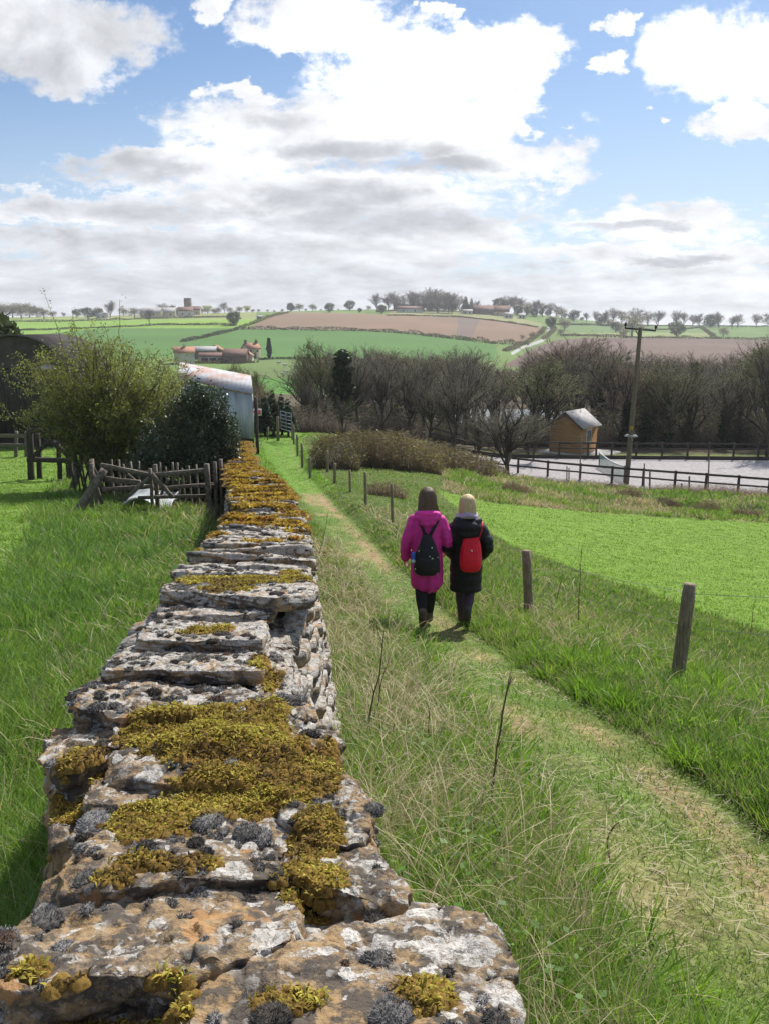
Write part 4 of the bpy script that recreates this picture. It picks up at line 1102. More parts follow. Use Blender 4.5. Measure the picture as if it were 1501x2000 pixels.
for hfrac in (.9, .55):
    m_ = MB()
    for a in range(len(tops) - 1):
        p, q = bots[a] * (1 - hfrac) + tops[a] * hfrac, bots[a + 1] * (1 - hfrac) + tops[a + 1] * hfrac
        t = np.linspace(0, 1, 7)[:, None]; L = p * (1 - t) + q * t; L[:, 2] -= .04 * np.sin(math.pi * t[:, 0]); L[:, 0] += .06
        m_.tube(L, .0022, 4)
    # run on past the frame to the next post uphill
    p = bots[0] * (1 - hfrac) + tops[0] * hfrac; q = p + np.array([1.6, -3.2, .95]); m_.tube(np.linspace(p, q, 4), .0022, 4)
    w_o = m_.build('wire', M['wire'], fence); w_o.data.transform(Matrix.Translation(-fo))
# two more posts of the same fence nearer the viewer, outside the frame, carry the wire on
B = bots[0] + np.array([1.6, -3.2, 0]); B[2] = Hs(B[0], B[1]); m_ = MB(); m_.tube([B - [0, 0, .3], B + [0, 0, .5], B + [.01, 0, 1.05]], .055, 12, rough=.03); p = m_.build('post', M['post'], fence); p.data.transform(Matrix.Translation(-fo))

# ------------------------------------------------------------ the collapsed timber fence in front of the bush
def Lp(px, v, y): return P3(px, v, y)
def timber(name, items, parent, off, mat='wood'):
    for it in items:
        nm, a, b, w, h = it[:5]; m_ = MB(); m_.beam(a, b, w, h, rough=.07, seg=5)
        o = m_.build(nm, M[it[5] if len(it) > 5 else mat], parent); o.data.transform(Matrix.Translation(-off))
Yf = 15.6
def gz(px, y): u, _ = ray(px, 900); return np.array([u * y, y, Hs(u * y, y)])
of_ = gz(300, Yf)
bf = empty('broken_timber_fence', of_, 0, 'tumbledown grey timber fence panel with crossed rails standing in front of the bush', 'timber fence')
def pos(px, v, y=Yf): return P3(px, v, y)
def post_(px, vt, y=Yf, lean=0): g = gz(px, y); t = P3(px + lean, vt, y); return g - np.array([0, 0, .15]), t
A = []
for px, vt, w, ln, dy in [(293, 915, .075, 1, 0), (303, 907, .09, 0, .25), (408, 906, .115, -5, .05), (421, 902, .08, -2, .35), (431, 897, .085, 0, .55), (186, 897, .10, -8, .3), (170, 905, .09, 9, -.1)]:
    a, b = post_(px, vt, Yf + dy, ln); A.append(('post', a, b, w, w * .8))
A += [('rail', pos(197, 908, Yf + .1), pos(292, 928, Yf), .05, .09), ('rail', pos(292, 929, Yf + .02), pos(404, 919, Yf + .05), .05, .09), ('rail', pos(300, 955, Yf + .35), pos(420, 945, Yf + .5), .05, .07), ('rail', pos(380, 950, Yf + .1), pos(425, 948, Yf + .2), .04, .06),
      ('rail', pos(200, 957, Yf + .2), pos(300, 949, Yf + .3), .06, .08), ('rail', pos(207, 935, Yf + .3), pos(275, 943, Yf + .2), .05, .10), ('rail', pos(270, 972, Yf + .1), pos(410, 968, Yf + .3), .06, .07),
      ('brace', pos(297, 925, Yf - .08), pos(338, 972, Yf - .08), .07, .07), ('brace', pos(243, 976, Yf - .1), pos(292, 932, Yf - .06), .08, .08), ('brace', pos(250, 925, Yf + .4), pos(275, 947, Yf + .2), .03, .04),
      ('brace', pos(178, 913, Yf), pos(200, 985, Yf), .05, .06), ('brace', pos(176, 900, Yf + .1), pos(206, 958, Yf + .3), .05, .05), ('brace', pos(330, 935, Yf + .5), pos(312, 972, Yf + .5), .05, .05)]
timber('x', A, bf, of_)
# picket panel behind it
Yp = 17.0; op = gz(300, Yp)
pk = empty('picket_fence', op, 0, 'row of short uneven pickets behind the tumbledown timber fence', 'picket fence')
A = []
for px, vt, w in [(217, 898, .07), (231, 898, .08), (243, 907, .06), (256, 902, .08), (266, 901, .07), (313, 903, .07), (322, 912, .06), (333, 903, .08), (347, 904, .10), (358, 915, .07), (372, 910, .08), (386, 908, .09)]:
    a, b = post_(px, vt, Yp, rng.normal(0, 3)); A.append(('picket', a, b, w, .03))
A += [('rail', pos(212, 915, Yp + .05), pos(300, 924, Yp + .05), .04, .07), ('rail', pos(300, 925, Yp + .05), pos(400, 918, Yp + .05), .04, .07)]
timber('x', A, pk, op)
# leaning log
a, b = pos(150, 990, 14.9), pos(205, 917, 15.3); a[2] = Hs(a[0], a[1]) + .02
m_ = MB(); d = b - a; n = 9; t = np.linspace(-.03, 1, n)[:, None]; m_.tube(a + d * t, [.085, .088, .085, .08, .078, .08, .076, .074, .07], 14, rough=.04)
tag(m_.build('timber_log', M['log'] if 'log' in M else M['wood'], loc=tuple(a)), 'thick round grey log leaning against the left end of the broken fence', 'log')
# pale rubbish lying behind the rails
m_ = MB(); nx_, ny_ = 16, 10; s, t = np.meshgrid(np.linspace(0, 1, nx_), np.linspace(0, 1, ny_), indexing='ij')
c0, c1 = gz(240, 16.2), gz(330, 16.2); P = np.stack([c0[0] + (c1[0] - c0[0]) * s, 16.0 + t * .9, c0[2] + .12 + .10 * np.sin(s * 5) + .18 * t + .05 * np.sin(t * 9 + s * 4)], -1).reshape(-1, 3)
idx = np.arange(nx_ * ny_).reshape(nx_, ny_); q = np.stack([idx[:-1, :-1], idx[1:, :-1], idx[1:, 1:], idx[:-1, 1:]], -1).reshape(-1, 4)
P2 = P - [0, 0, .02]; idx2 = idx + nx_ * ny_; rim = np.concatenate([idx[:, 0], idx[-1, 1:], idx[-2::-1, -1], idx[0, -2:0:-1]]); rj = np.roll(rim, -1)
m_.add(np.concatenate([P, P2]), [q, q[:, ::-1] + nx_ * ny_, np.stack([rj, rim, rim + nx_ * ny_, rj + nx_ * ny_], -1)])
tag(m_.build('plastic_sheet', simple('white_plastic', (.62, .64, .66), (.40, .42, .42), 6, .6, .2), smooth=True), 'pale crumpled sheet lying behind the rails of the broken fence', 'sheet')
# stock-pen frame further left
Yn = 24.0; on = gz(90, Yn)
pen = empty('stock_pen_frame', on, 0, 'dark timber pen frame of square posts and diagonal braces before the barn', 'timber fence')
A = []
for px, vt, w in [(58, 838, .17), (74, 846, .14), (114, 862, .12), (133, 836, .17), (145, 850, .12)]:
    a, b = post_(px, vt, Yn + (.5 if px in (74, 145) else 0)); A.append(('post', a, b, w, w))
A += [('rail', pos(54, 898, Yn - .1), pos(142, 900, Yn - .1), .12, .14), ('brace', pos(60, 896, Yn - .05), pos(100, 858, Yn - .05), .10, .12), ('brace', pos(100, 860, Yn - .05), pos(132, 888, Yn - .05), .10, .12),
      ('rail', pos(56, 842, Yn), pos(135, 838, Yn), .10, .14)]
timber('x', A, pen, on, 'darkwood')
m_ = MB(); a, b = pos(137, 908, 21.0), pos(168, 880, 21.4); a[2] = Hs(a[0], a[1]); b = a + (b - a) * 1.1
m_.tube([a - [0, 0, .05], (a + b) / 2 + [0, 0, .04], b], [.10, .085, .07], 10, rough=.05)
tag(m_.build('timber_log', M['wood'], loc=tuple(a)), 'weathered log propped up under the left side of the bush', 'log')
Yn = 34; on = gz(15, Yn); rf = empty('rail_fence', on, 0, 'low post and rail fence along the foot of the dark barn', 'rail fence'); A = []
for px in (-60, -15, 32, 52):
    a, b = post_(px, 842, Yn); A.append(('post', a, b, .15, .13))
A += [('rail', pos(-70, 849, Yn - .1), pos(56, 852, Yn - .1), .06, .16), ('rail', pos(-70, 868, Yn - .1), pos(56, 870, Yn - .1), .06, .14)]
timber('x', A, rf, on, 'wood')

# ------------------------------------------------------------ arched barn on the left
def corr(mat): return mat
M['tin'] = None
m, N, out = newmat('rusted_corrugated_roof'); p = N.n('ShaderNodeTexCoord').outputs['Object']
f = N.ss(N.noise(p, .45, 4, .6), .42, .62); c = N.mix(f, (.40, .42, .45), (.36, .20, .145)); c = N.mix(N.ss(N.noise(p, 4, 5, .7), .5, .7, 0, .6), c, (.30, .17, .12)); pbsdf(N, out, c, .55, N.noise(p, 12, 4), .2, .01, .4); M['tinroof'] = m
m, N, out = newmat('galvanised_corrugated_wall'); p = N.n('ShaderNodeTexCoord').outputs['Object']
c = N.mix(N.ss(N.noise(N.vm('MULTIPLY', p, (1, 1, .25)), 1.6, 5, .65), .35, .7), (.52, .55, .58), (.30, .32, .34)); pbsdf(N, out, c, .5, N.noise(p, 14, 4), .15, .01, .4); M['tinwall'] = m
M['arch'] = simple('dark_rusted_sheet', (.085, .072, .066), (.05, .043, .04), 1.2, .85, .3, .02)
def corrugate(P00, P10, P01, P11, nwave, amp, name, mat, parent, off, thick=.0):
    """sheet between four corners, waves run along 0->1 direction of first index"""
    P00, P10, P01, P11 = [np.array(q, float) for q in (P00, P10, P01, P11)]
    n = nwave * 4 + 1; s = np.linspace(0, 1, n)[:, None, None]; t = np.linspace(0, 1, 2)[None, :, None]
    P = P00 * (1-s)*(1-t) + P10 * s*(1-t) + P01 * (1-s)*t + P11 * s*t
    nn = np.cross(P10 - P00, P01 - P00); nn /= np.linalg.norm(nn); wv = np.sin(np.arange(n) / 4 * 2 * math.pi) * amp
    P = P + nn * wv[:, None, None]; V = P.reshape(-1, 3); V2 = V - nn * .012; i = np.arange(n - 1) * 2
    q = np.stack([i, i + 2, i + 3, i + 1], -1); n2_ = 2 * n
    rim0 = np.stack([i + 2, i, i + n2_, i + 2 + n2_], -1); rim1 = np.stack([i + 1, i + 3, i + 3 + n2_, i + 1 + n2_], -1)
    return mk(name, np.concatenate([V, V2]) - off, [q, q[:, ::-1] + n2_, rim0, rim1], mat, parent)
Yb = 41.0; ob = gz(30, Yb); zb = ob[2] - .3
barn = empty('arched_barn', ob, 0, 'dark barn with round arched roof and vertical boards behind the bush', 'barn')
X0, X1 = float(P3(-68, 700, Yb)[0]), float(P3(132, 700, Yb)[0]); ztp = float(P3(50, 657.5, Yb)[2]); zsp = float(P3(50, 719, Yb)[2]); cx = (X0 + X1) / 2; hw = (X1 - X0) / 2; sag = ztp - zsp; Rr = (hw * hw + sag * sag) / (2 * sag); a0 = math.asin(hw / Rr)
an = np.linspace(-a0, a0, 25); arcx = cx + Rr * np.sin(an); arcz = zsp + Rr * (np.cos(an) - math.cos(a0))
# gable sheeting
V = [(x_, Yb, z_) for x_, z_ in zip(arcx, arcz)] + [(x_, Yb + .12, z_) for x_, z_ in zip(arcx, arcz)]; n = 25
mk('gable', np.array(V) - ob, [[list(range(n))], [list(range(2 * n - 1, n - 1, -1))], np.array([[0, n, 2 * n - 1, n - 1]])], M['arch'], barn)
# roof shell, 14 m deep, with eaves
ra = np.linspace(-a0 * 1.05, a0 * 1.05, 27); rx = cx + (Rr + .06) * np.sin(ra); rz_ = zsp + (Rr + .06) * (np.cos(ra) - math.cos(a0)); V = []
for yy in (Yb - .25, Yb + 6):
    for k_ in (0, .07): V += [(x_, yy, z_ + k_) for x_, z_ in zip(rx, rz_)]
V = np.array(V); n = 27; i = np.arange(n - 1); Fq = [np.stack([i, i + 1, i + 2 * n + 1, i + 2 * n], -1), np.stack([i + n, i + 3 * n, i + 3 * n + 1, i + n + 1], -1), np.stack([i, i + n, i + n + 1, i + 1], -1), np.array([[0, 2 * n, 3 * n, n], [n - 1, 2 * n - 1, 4 * n - 1, 3 * n - 1]])]
mk('roof', V - ob, Fq, M['arch'], barn)
m_ = MB(); nb = 34
for k in range(nb):
    x_ = X0 + (k + .5) / nb * (X1 - X0); top = zsp - .06; m_.box(x_, Yb + .0 + rng.uniform(-.012, .012), (top + zb + .85) / 2, (X1 - X0) / nb * .93, .03, top - zb - .85 + rng.uniform(-.05, .05))
o = m_.build('boarding', M['darkwood'], barn); o.data.transform(Matrix.Translation(-ob))
m_ = MB(); m_.box(cx, Yb + .09, zsp + .02, hw * 2, .10, .18); m_.box(cx, Yb + .30, (zsp + zb) / 2, hw * 2 - .2, .04, zsp - zb)
for x_ in (X0, X1): m_.box(x_, Yb + 3, (zsp + zb) / 2, .1, 6, zsp - zb)
m_.box(cx, Yb + 6, (zsp + zb) / 2, hw * 2, .1, zsp - zb)
o = m_.build('wall', M['darkwood'], barn); o.data.transform(Matrix.Translation(-ob))
# pale lean-to edge beside it
m_ = MB(); a, b = P3(66, 722, 39.5), P3(112, 720.5, 40.5); 
wa = corrugate(a, b, a + [0, 3.2, .45], b + [0, 3.2, .45], 8, .02, 'lean_to_roof', simple('pale_sheet', (.50, .52, .52), (.3, .3, .3), 3, .6), barn, ob)

# ------------------------------------------------------------ corrugated shed
A_ = P3(493.5, 770, 38.0); B_ = P3(352, 741, 41.5); zg = Hs(A_[0], A_[1]) - .2; osd = np.array([A_[0], A_[1], Hs(A_[0], A_[1])])
shed = empty('corrugated_shed', osd, 0, 'low grey corrugated shed with a rusty pink roof at the end of the wall', 'shed')
dv = np.array([ray(490, 760)[0], 1, 0]); dv /= np.linalg.norm(dv[:2]); D_ = dv * 4.2
wA, wB = A_.copy(), B_.copy(); wA[2] -= .06; wB[2] -= .06
zw = float(P3(491, 858, 38)[2])
corrugate([wB[0], wB[1], zw], [wA[0], wA[1], zw], wB, wA, 30, .034, 'wall_sheet', M['tinwall'], shed, osd)
corrugate([wA[0], wA[1], zw], [wA[0] + D_[0], wA[1] + D_[1], zw], wA, wA + D_ * 1.0, 30, .022, 'wall_sheet', M['tinwall'], shed, osd)
m_ = MB()
for t_ in (0, .33, .66, 1):
    q = wA * (1 - t_) + wB * t_; m_.box(q[0] + .12, q[1] + .2, (zg + q[2]) / 2 - .05, .14, .14, q[2] - zg - .1)
m_.beam([wB[0], wB[1] + .25, zw - .3], [wA[0] - .05, wA[1] + .25, zw - .3], .05, .6)  # dark lower board fills the gap below the sheeting, standing in for its shadow
o = m_.build('frame_and_shadow_board', M['darkwood'], shed); o.data.transform(Matrix.Translation(-osd))
e0, e1 = B_ + np.array([-.1, -.15, .03]), A_ + np.array([.08, -.15, .03]); r0, r1 = P3(352, 707, 44.4), P3(490.5, 733, 40.9)
corrugate(e0, e1, r0, r1, 60, .012, 'roof', M['tinroof'], shed, osd)
b0_, b1_ = r0 + D_ * .5 - [0, 0, .9], r1 + D_ * .5 - [0, 0, .9]
corrugate(r0, r1, b0_, b1_, 60, .02, 'roof', M['tinroof'], shed, osd)

# ------------------------------------------------------------ sign and gate at the crest
ys_ = 40.0; sg = gz(501, ys_); sgn = empty('notice_board', sg, 0, 'small white notice with a red square on a thin post beside the shed', 'sign')
m_ = MB(); tp = P3(501, 799, ys_); m_.tube([sg - [0, 0, .3], tp], .032, 8); o = m_.build('post', M['wood'], sgn); o.data.transform(Matrix.Translation(-sg))
m_ = MB(); cc_ = P3(503, 805, ys_ - .05); m_.box(cc_[0], cc_[1], cc_[2], .42, .025, .34); o = m_.build('board', simple('white_board', (.72, .70, .68), (.6, .56, .55), 5, .6, 0), sgn); o.data.transform(Matrix.Translation(-sg))
m_ = MB(); m_.box(cc_[0] + .06, cc_[1] - .016, cc_[2] + .01, .22, .006, .24); m_.box(cc_[0] - .12, cc_[1] - .016, cc_[2] + .02, .10, .006, .16); o = m_.build('red_panel', simple('red_print', (.55, .10, .09), (.45, .09, .09), 5, .6, 0), sgn); o.data.transform(Matrix.Translation(-sg))
yg = 46.0; gp = gz(545, yg); gate = empty('field_gate', gp, 0, 'open tubular metal field gate where the track goes over the crest', 'gate')
m_ = MB(); m_.tube([gp - [0, 0, .2], gp + [0, 0, 1.4]], .09, 10, rough=.03); m_.tube([gp + [-.7, .4, -.2], gp + [-.62, .4, .75]], .05, 8); o = m_.build('post', M['post'], gate); o.data.transform(Matrix.Translation(-gp))
m_ = MB(); g0 = P3(548, 803, yg); g1 = P3(569, 808, yg - 1.8); h0 = g0[2] - gp[2]; zb_ = np.array([0, 0, -1.02])
for k in range(6):
    f = k / 5; m_.tube([g0 + zb_ * f, g1 + zb_ * f], .026, 6)
for s_ in (0, .5, 1):
    q = g0 * (1 - s_) + g1 * s_; m_.tube([q, q + zb_], .026, 6)
m_.tube([g0 + zb_, (g0 + g1) / 2], .02, 6)
o = m_.build('gate_leaf', simple('galvanised_gate', (.22, .25, .30), (.16, .18, .22), 5, .45, 0, metal=.3), gate); o.data.transform(Matrix.Translation(-gp))

# ------------------------------------------------------------ utility pole
yp = 43.0; pb = hit(1222, 945, H); yp = pb[1]; pb = np.array(pb); pt = P3(1249.5, 640, yp); print('pole', pb, pt)
pole = empty('utility_pole', pb, 0, 'tall leaning wooden utility pole with a short crossarm beside the arena', 'utility pole')
def addp(mb, nm, mat, par, off, **k): o = mb.build(nm, mat, par, **k); o.data.transform(Matrix.Translation(-np.array(off))); return o
pd = pt - pb
m_ = MB(); t = np.linspace(-.05, 1, 12)[:, None]; m_.tube(pb + pd * t, np.linspace(.175, .125, 12), 12, rough=.02); addp(m_, 'shaft', simple('creosoted_pole', (.20, .165, .11), (.11, .088, .062), 10, .9, .5, .01, stretch=(3, 3, .3)), pole, pb)
m_ = MB(); a, b = P3(1220, 641, yp + .05), P3(1279, 646, yp + .05); m_.beam(a, b, .07, .10); m_.beam(P3(1240, 645, yp + .1), P3(1248, 660, yp), .05, .05); addp(m_, 'crossarm', M['darkwood'], pole, pb)
for px in (1220, 1279):
    m_ = MB(); c0 = P3(px, 641 if px < 1250 else 646, yp + .05); m_.tube([c0, c0 + [0, 0, .12], c0 + [0, 0, .16], c0 + [0, 0, .28], c0 + [0, 0, .34]], [.03, .03, .085, .075, .03], 10); addp(m_, 'insulator', simple('brown_insulator', (.035, .028, .026), None, 5, .3, 0), pole, pb)
m_ = MB(); c0 = P3(1231.5, 849, yp); k = 14
for j in range(k):
    a_ = j / k * 6.283; d = np.array([math.cos(a_), math.sin(a_), 0]); m_.tube([c0 + d * .17, c0 + d * .36 + [0, 0, -.03], c0 + d * .42 + [0, 0, -.12]], .012, 4)
for r_ in (.25, .40):
    aa = np.linspace(0, 6.2832, 25); m_.tube(np.stack([c0[0] + r_ * np.cos(aa), c0[1] + r_ * np.sin(aa), np.full(25, c0[2] - .03 - (.06 if r_ > .3 else 0))], -1), .012, 4, cap=False)
addp(m_, 'climbing_guard', M['tinwall'], pole, pb)
m_ = MB(); c0 = P3(1232, 836, yp - .17); m_.box(c0[0], c0[1], c0[2], .24, .012, .26); addp(m_, 'warning_plate', simple('yellow_plate', (.42, .30, .05), (.30, .21, .05), 6, .6, 0), pole, pb)

# ------------------------------------------------------------ arena: fences, net, hut
def ag(px, v): b = hit(px, v, H); return np.array(b)
def pr_fence(name, label, pts, hp, rails, w=.11, thick=.09, mat='darkwood', extra=(), step=None):
    o0 = pts[0].copy(); root = empty(name, o0, 0, label, 'rail fence')
    for p in pts:
        m_ = MB(); m_.beam(p - [0, 0, .3], p + [0, 0, hp], w, w, rough=.03, seg=2); addp(m_, 'post', M[mat], root, o0)
    for hgt, th_ in rails:
        m_ = MB()
        for p, q in zip(pts[:-1], pts[1:]):
            m_.beam(p + [0, -.07, hgt], q + [0, -.07, hgt + rng.normal(0, .012)], .04, th_)
        addp(m_, 'rail', M[mat], root, o0)
    return root, o0
fl = []
for px, v in [(905, 912), (958, 918), (1010, 924), (1068, 931), (1131, 937), (1193, 943), (1254, 948), (1316, 953), (1376, 958), (1439, 963), (1499, 968), (1562, 974), (1630, 981)]:
    u, w = ray(px, v); yy = 9.95 / -w; fl.append(np.array([u * yy, yy, Hs(u * yy, yy)]))
rr_, oo = pr_fence('post_and_rail_fence', 'dark post and rail fence along the near side of the pale riding arena', fl, 1.12, [(1.02, .14), (.52, .11)], .14)
for px, v, tv in [(1106, 938, 911), (1110, 938, 914), (1268, 954, 920), (1131, 937, 850), (1257, 951, 905), (1382, 958, 880), (1330, 962, 944), (1345, 962, 930)]:
    u, w = ray(px, v); yy = 9.9 / -w - .3; b = np.array([u * yy, yy, Hs(u * yy, yy)]); t_ = P3(px + (2 if tv < 900 else 0), tv, yy)
    o = MB(); o.tube([b - [0, 0, .2], t_], .04 if tv < 915 else .055, 7)
    tag(o.build('stake', M['wood'], loc=tuple(b)), {850: 'tall thin pole rising from the arena fence in front of the hut', 880: 'tall thin pole rising from the arena fence right of the utility pole', 905: 'thin stake on the arena fence just right of the utility pole'}.get(tv) or {1106: 'left of two close-set stakes before the arena fence', 1110: 'right of two close-set stakes before the arena fence', 1268: 'thick dark stake standing proud of the arena fence', 1330: 'short pale stake in the dead growth before the arena', 1345: 'slanting stake in front of the arena fence'}[px], 'stake')
fb = []
for k, px in enumerate([840, 880, 925, 975, 1030, 1090, 1146, 1162, 1192, 1240, 1290, 1340, 1382, 1430, 1478, 1530, 1590]):
    yy = 62.0 - .0028 * (px - 1000); u, _ = ray(px, 900); fb.append(np.array([u * yy, yy, Hs(u * yy, yy)]))
pr_fence('post_and_rail_fence', 'dark high post and rail fence on the far side of the arena before the wood', fb, 1.35, [(1.25, .13), (.85, .11), (.15, .30)], .14)
# green net with white head tape
na_, nb_ = P3(1170, 884, 57.5), P3(1219, 911, 51.5); za = Hs(na_[0], na_[1]) + .02; zb2 = Hs(nb_[0], nb_[1]) + .02; onet = np.array([na_[0], na_[1], za])
net = empty('sports_net', onet, 0, 'sagging green net with a white top band stretched across the arena', 'net')
t = np.linspace(0, 1, 15); top = na_[None] * (1 - t[:, None]) + nb_[None] * t[:, None]; top[:, 2] -= .16 * np.sin(math.pi * t); bz = za * (1 - t) + zb2 * t
m_ = MB(); m_.tube(top, .045, 6); addp(m_, 'head_tape', simple('white_tape', (.75, .76, .76), None, 5, .6, 0), net, onet)
m_ = MB(); tt_ = np.linspace(0, 1, 70)
for s_ in tt_:
    p = na_ * (1 - s_) + nb_ * s_; p[2] -= .16 * math.sin(math.pi * s_); m_.tube([p, [p[0], p[1], za * (1 - s_) + zb2 * s_]], .008, 3)
for f in np.linspace(.08, 1, 12):
    q = top.copy(); q[:, 2] = top[:, 2] * (1 - f) + bz * f; m_.tube(q, .008, 3)
addp(m_, 'mesh', simple('green_netting', (.14, .27, .23), (.10, .2, .18), 3, .8, 0), net, onet)
for p, z0 in ((na_, za), (nb_, zb2)):
    m_ = MB(); m_.tube([[p[0], p[1], z0 - .1], p + [0, 0, .05]], .04, 7); addp(m_, 'post', M['darkwood'], net, onet)

# hut
yh = 68.0; hc = P3(1106, 881, yh); hz = float(hc[2]); rot = R(-40); hut = empty('timber_hut', (float(P3(1117, 881, yh)[0]), yh, hz), rot, 'orange timber hut with a grey pitched roof and white window beside the arena', 'hut')
W2, L2, EH, AH = 1.42, 1.55, 2.35, 3.45
Mh = simple('orange_cladding', (.40, .235, .105), (.30, .17, .075), 5, .8, .3, .01, stretch=(.4, .4, 6))
m_ = MB(); nb = 15
for k in range(nb):                                    # overlapping boards as thin courses on all sides up to the eaves
    z0 = k * EH / nb; hh = EH / nb * 1.02; e_ = .012
    m_.box(0, 0, z0 + hh / 2, 2 * W2 + e_ * (k % 2), 2 * L2 + e_ * (k % 2), hh)
m_.add([[-W2, -L2, EH], [W2, -L2, EH], [0, -L2, AH], [-W2, L2, EH], [W2, L2, EH], [0, L2, AH]], [[[0, 1, 2], [5, 4, 3]], [[0, 3, 4, 1], [1, 4, 5, 2], [2, 5, 3, 0]]])
m_.build('wall', Mh, hut)
m_ = MB(); ov = .22
for s_ in (-1, 1):
    n_ = np.array([s_ * (AH - EH), 0, W2]); n_ /= np.linalg.norm(n_); e_ = np.array([s_ * (W2 + .28), 0, EH - .28 * (AH - EH) / W2 + .03]); r_ = np.array([0, 0, AH + .03]); 
    q = [e_ + [0, -L2 - ov, 0], r_ + [0, -L2 - ov, 0], r_ + [0, L2 + ov, 0], e_ + [0, L2 + ov, 0]]; V = np.array(q + [p + n_ * .09 for p in q]); m_.add(V, [[[0, 1, 2, 3], [4, 7, 6, 5], [0, 4, 5, 1], [1, 5, 6, 2], [2, 6, 7, 3], [3, 7, 4, 0]]])
m_.build('roof', simple('grey_felt_roof', (.42, .40, .40), (.28, .27, .27), 3, .85, .3, .02), hut)
for s_ in (-1, 1):
    m_ = MB(); m_.beam([s_ * (W2 + .30), -L2 - ov - .03, EH - .30 * (AH - EH) / W2], [0, -L2 - ov - .03, AH - .02], .04, .16); m_.build('barge_board', simple('dark_board', (.12, .085, .06), None, 5, .8, .2) if s_ < 0 else bpy.data.materials['dark_board'], hut)
m_ = MB(); m_.box(W2 + .02, -.1, 1.45, .07, .78, 1.12); wf = m_.build('window', simple('white_frame', (.78, .78, .76), None, 5, .5, 0), hut)
m_ = MB()
for dy in (-.18, .18): m_.box(W2 + .062, -.1 + dy, 1.45, .015, .27, .92)
m_.build('pane', simple('dark_glass', (.10, .12, .15), None, 5, .1, 0, spec=.6), wf)
m_ = MB(); m_.box(W2 + .08, -.1, .86, .12, .9, .07); m_.build('sill', bpy.data.materials['white_frame'], wf)
m_ = MB(); m_.box(.6, 0, -.22, 2 * W2 + 2.6, 2 * L2 + 1.6, .5); m_.build('base_slab', simple('pale_concrete', (.40, .39, .37), (.3, .29, .28), 3, .9, .2), hut)
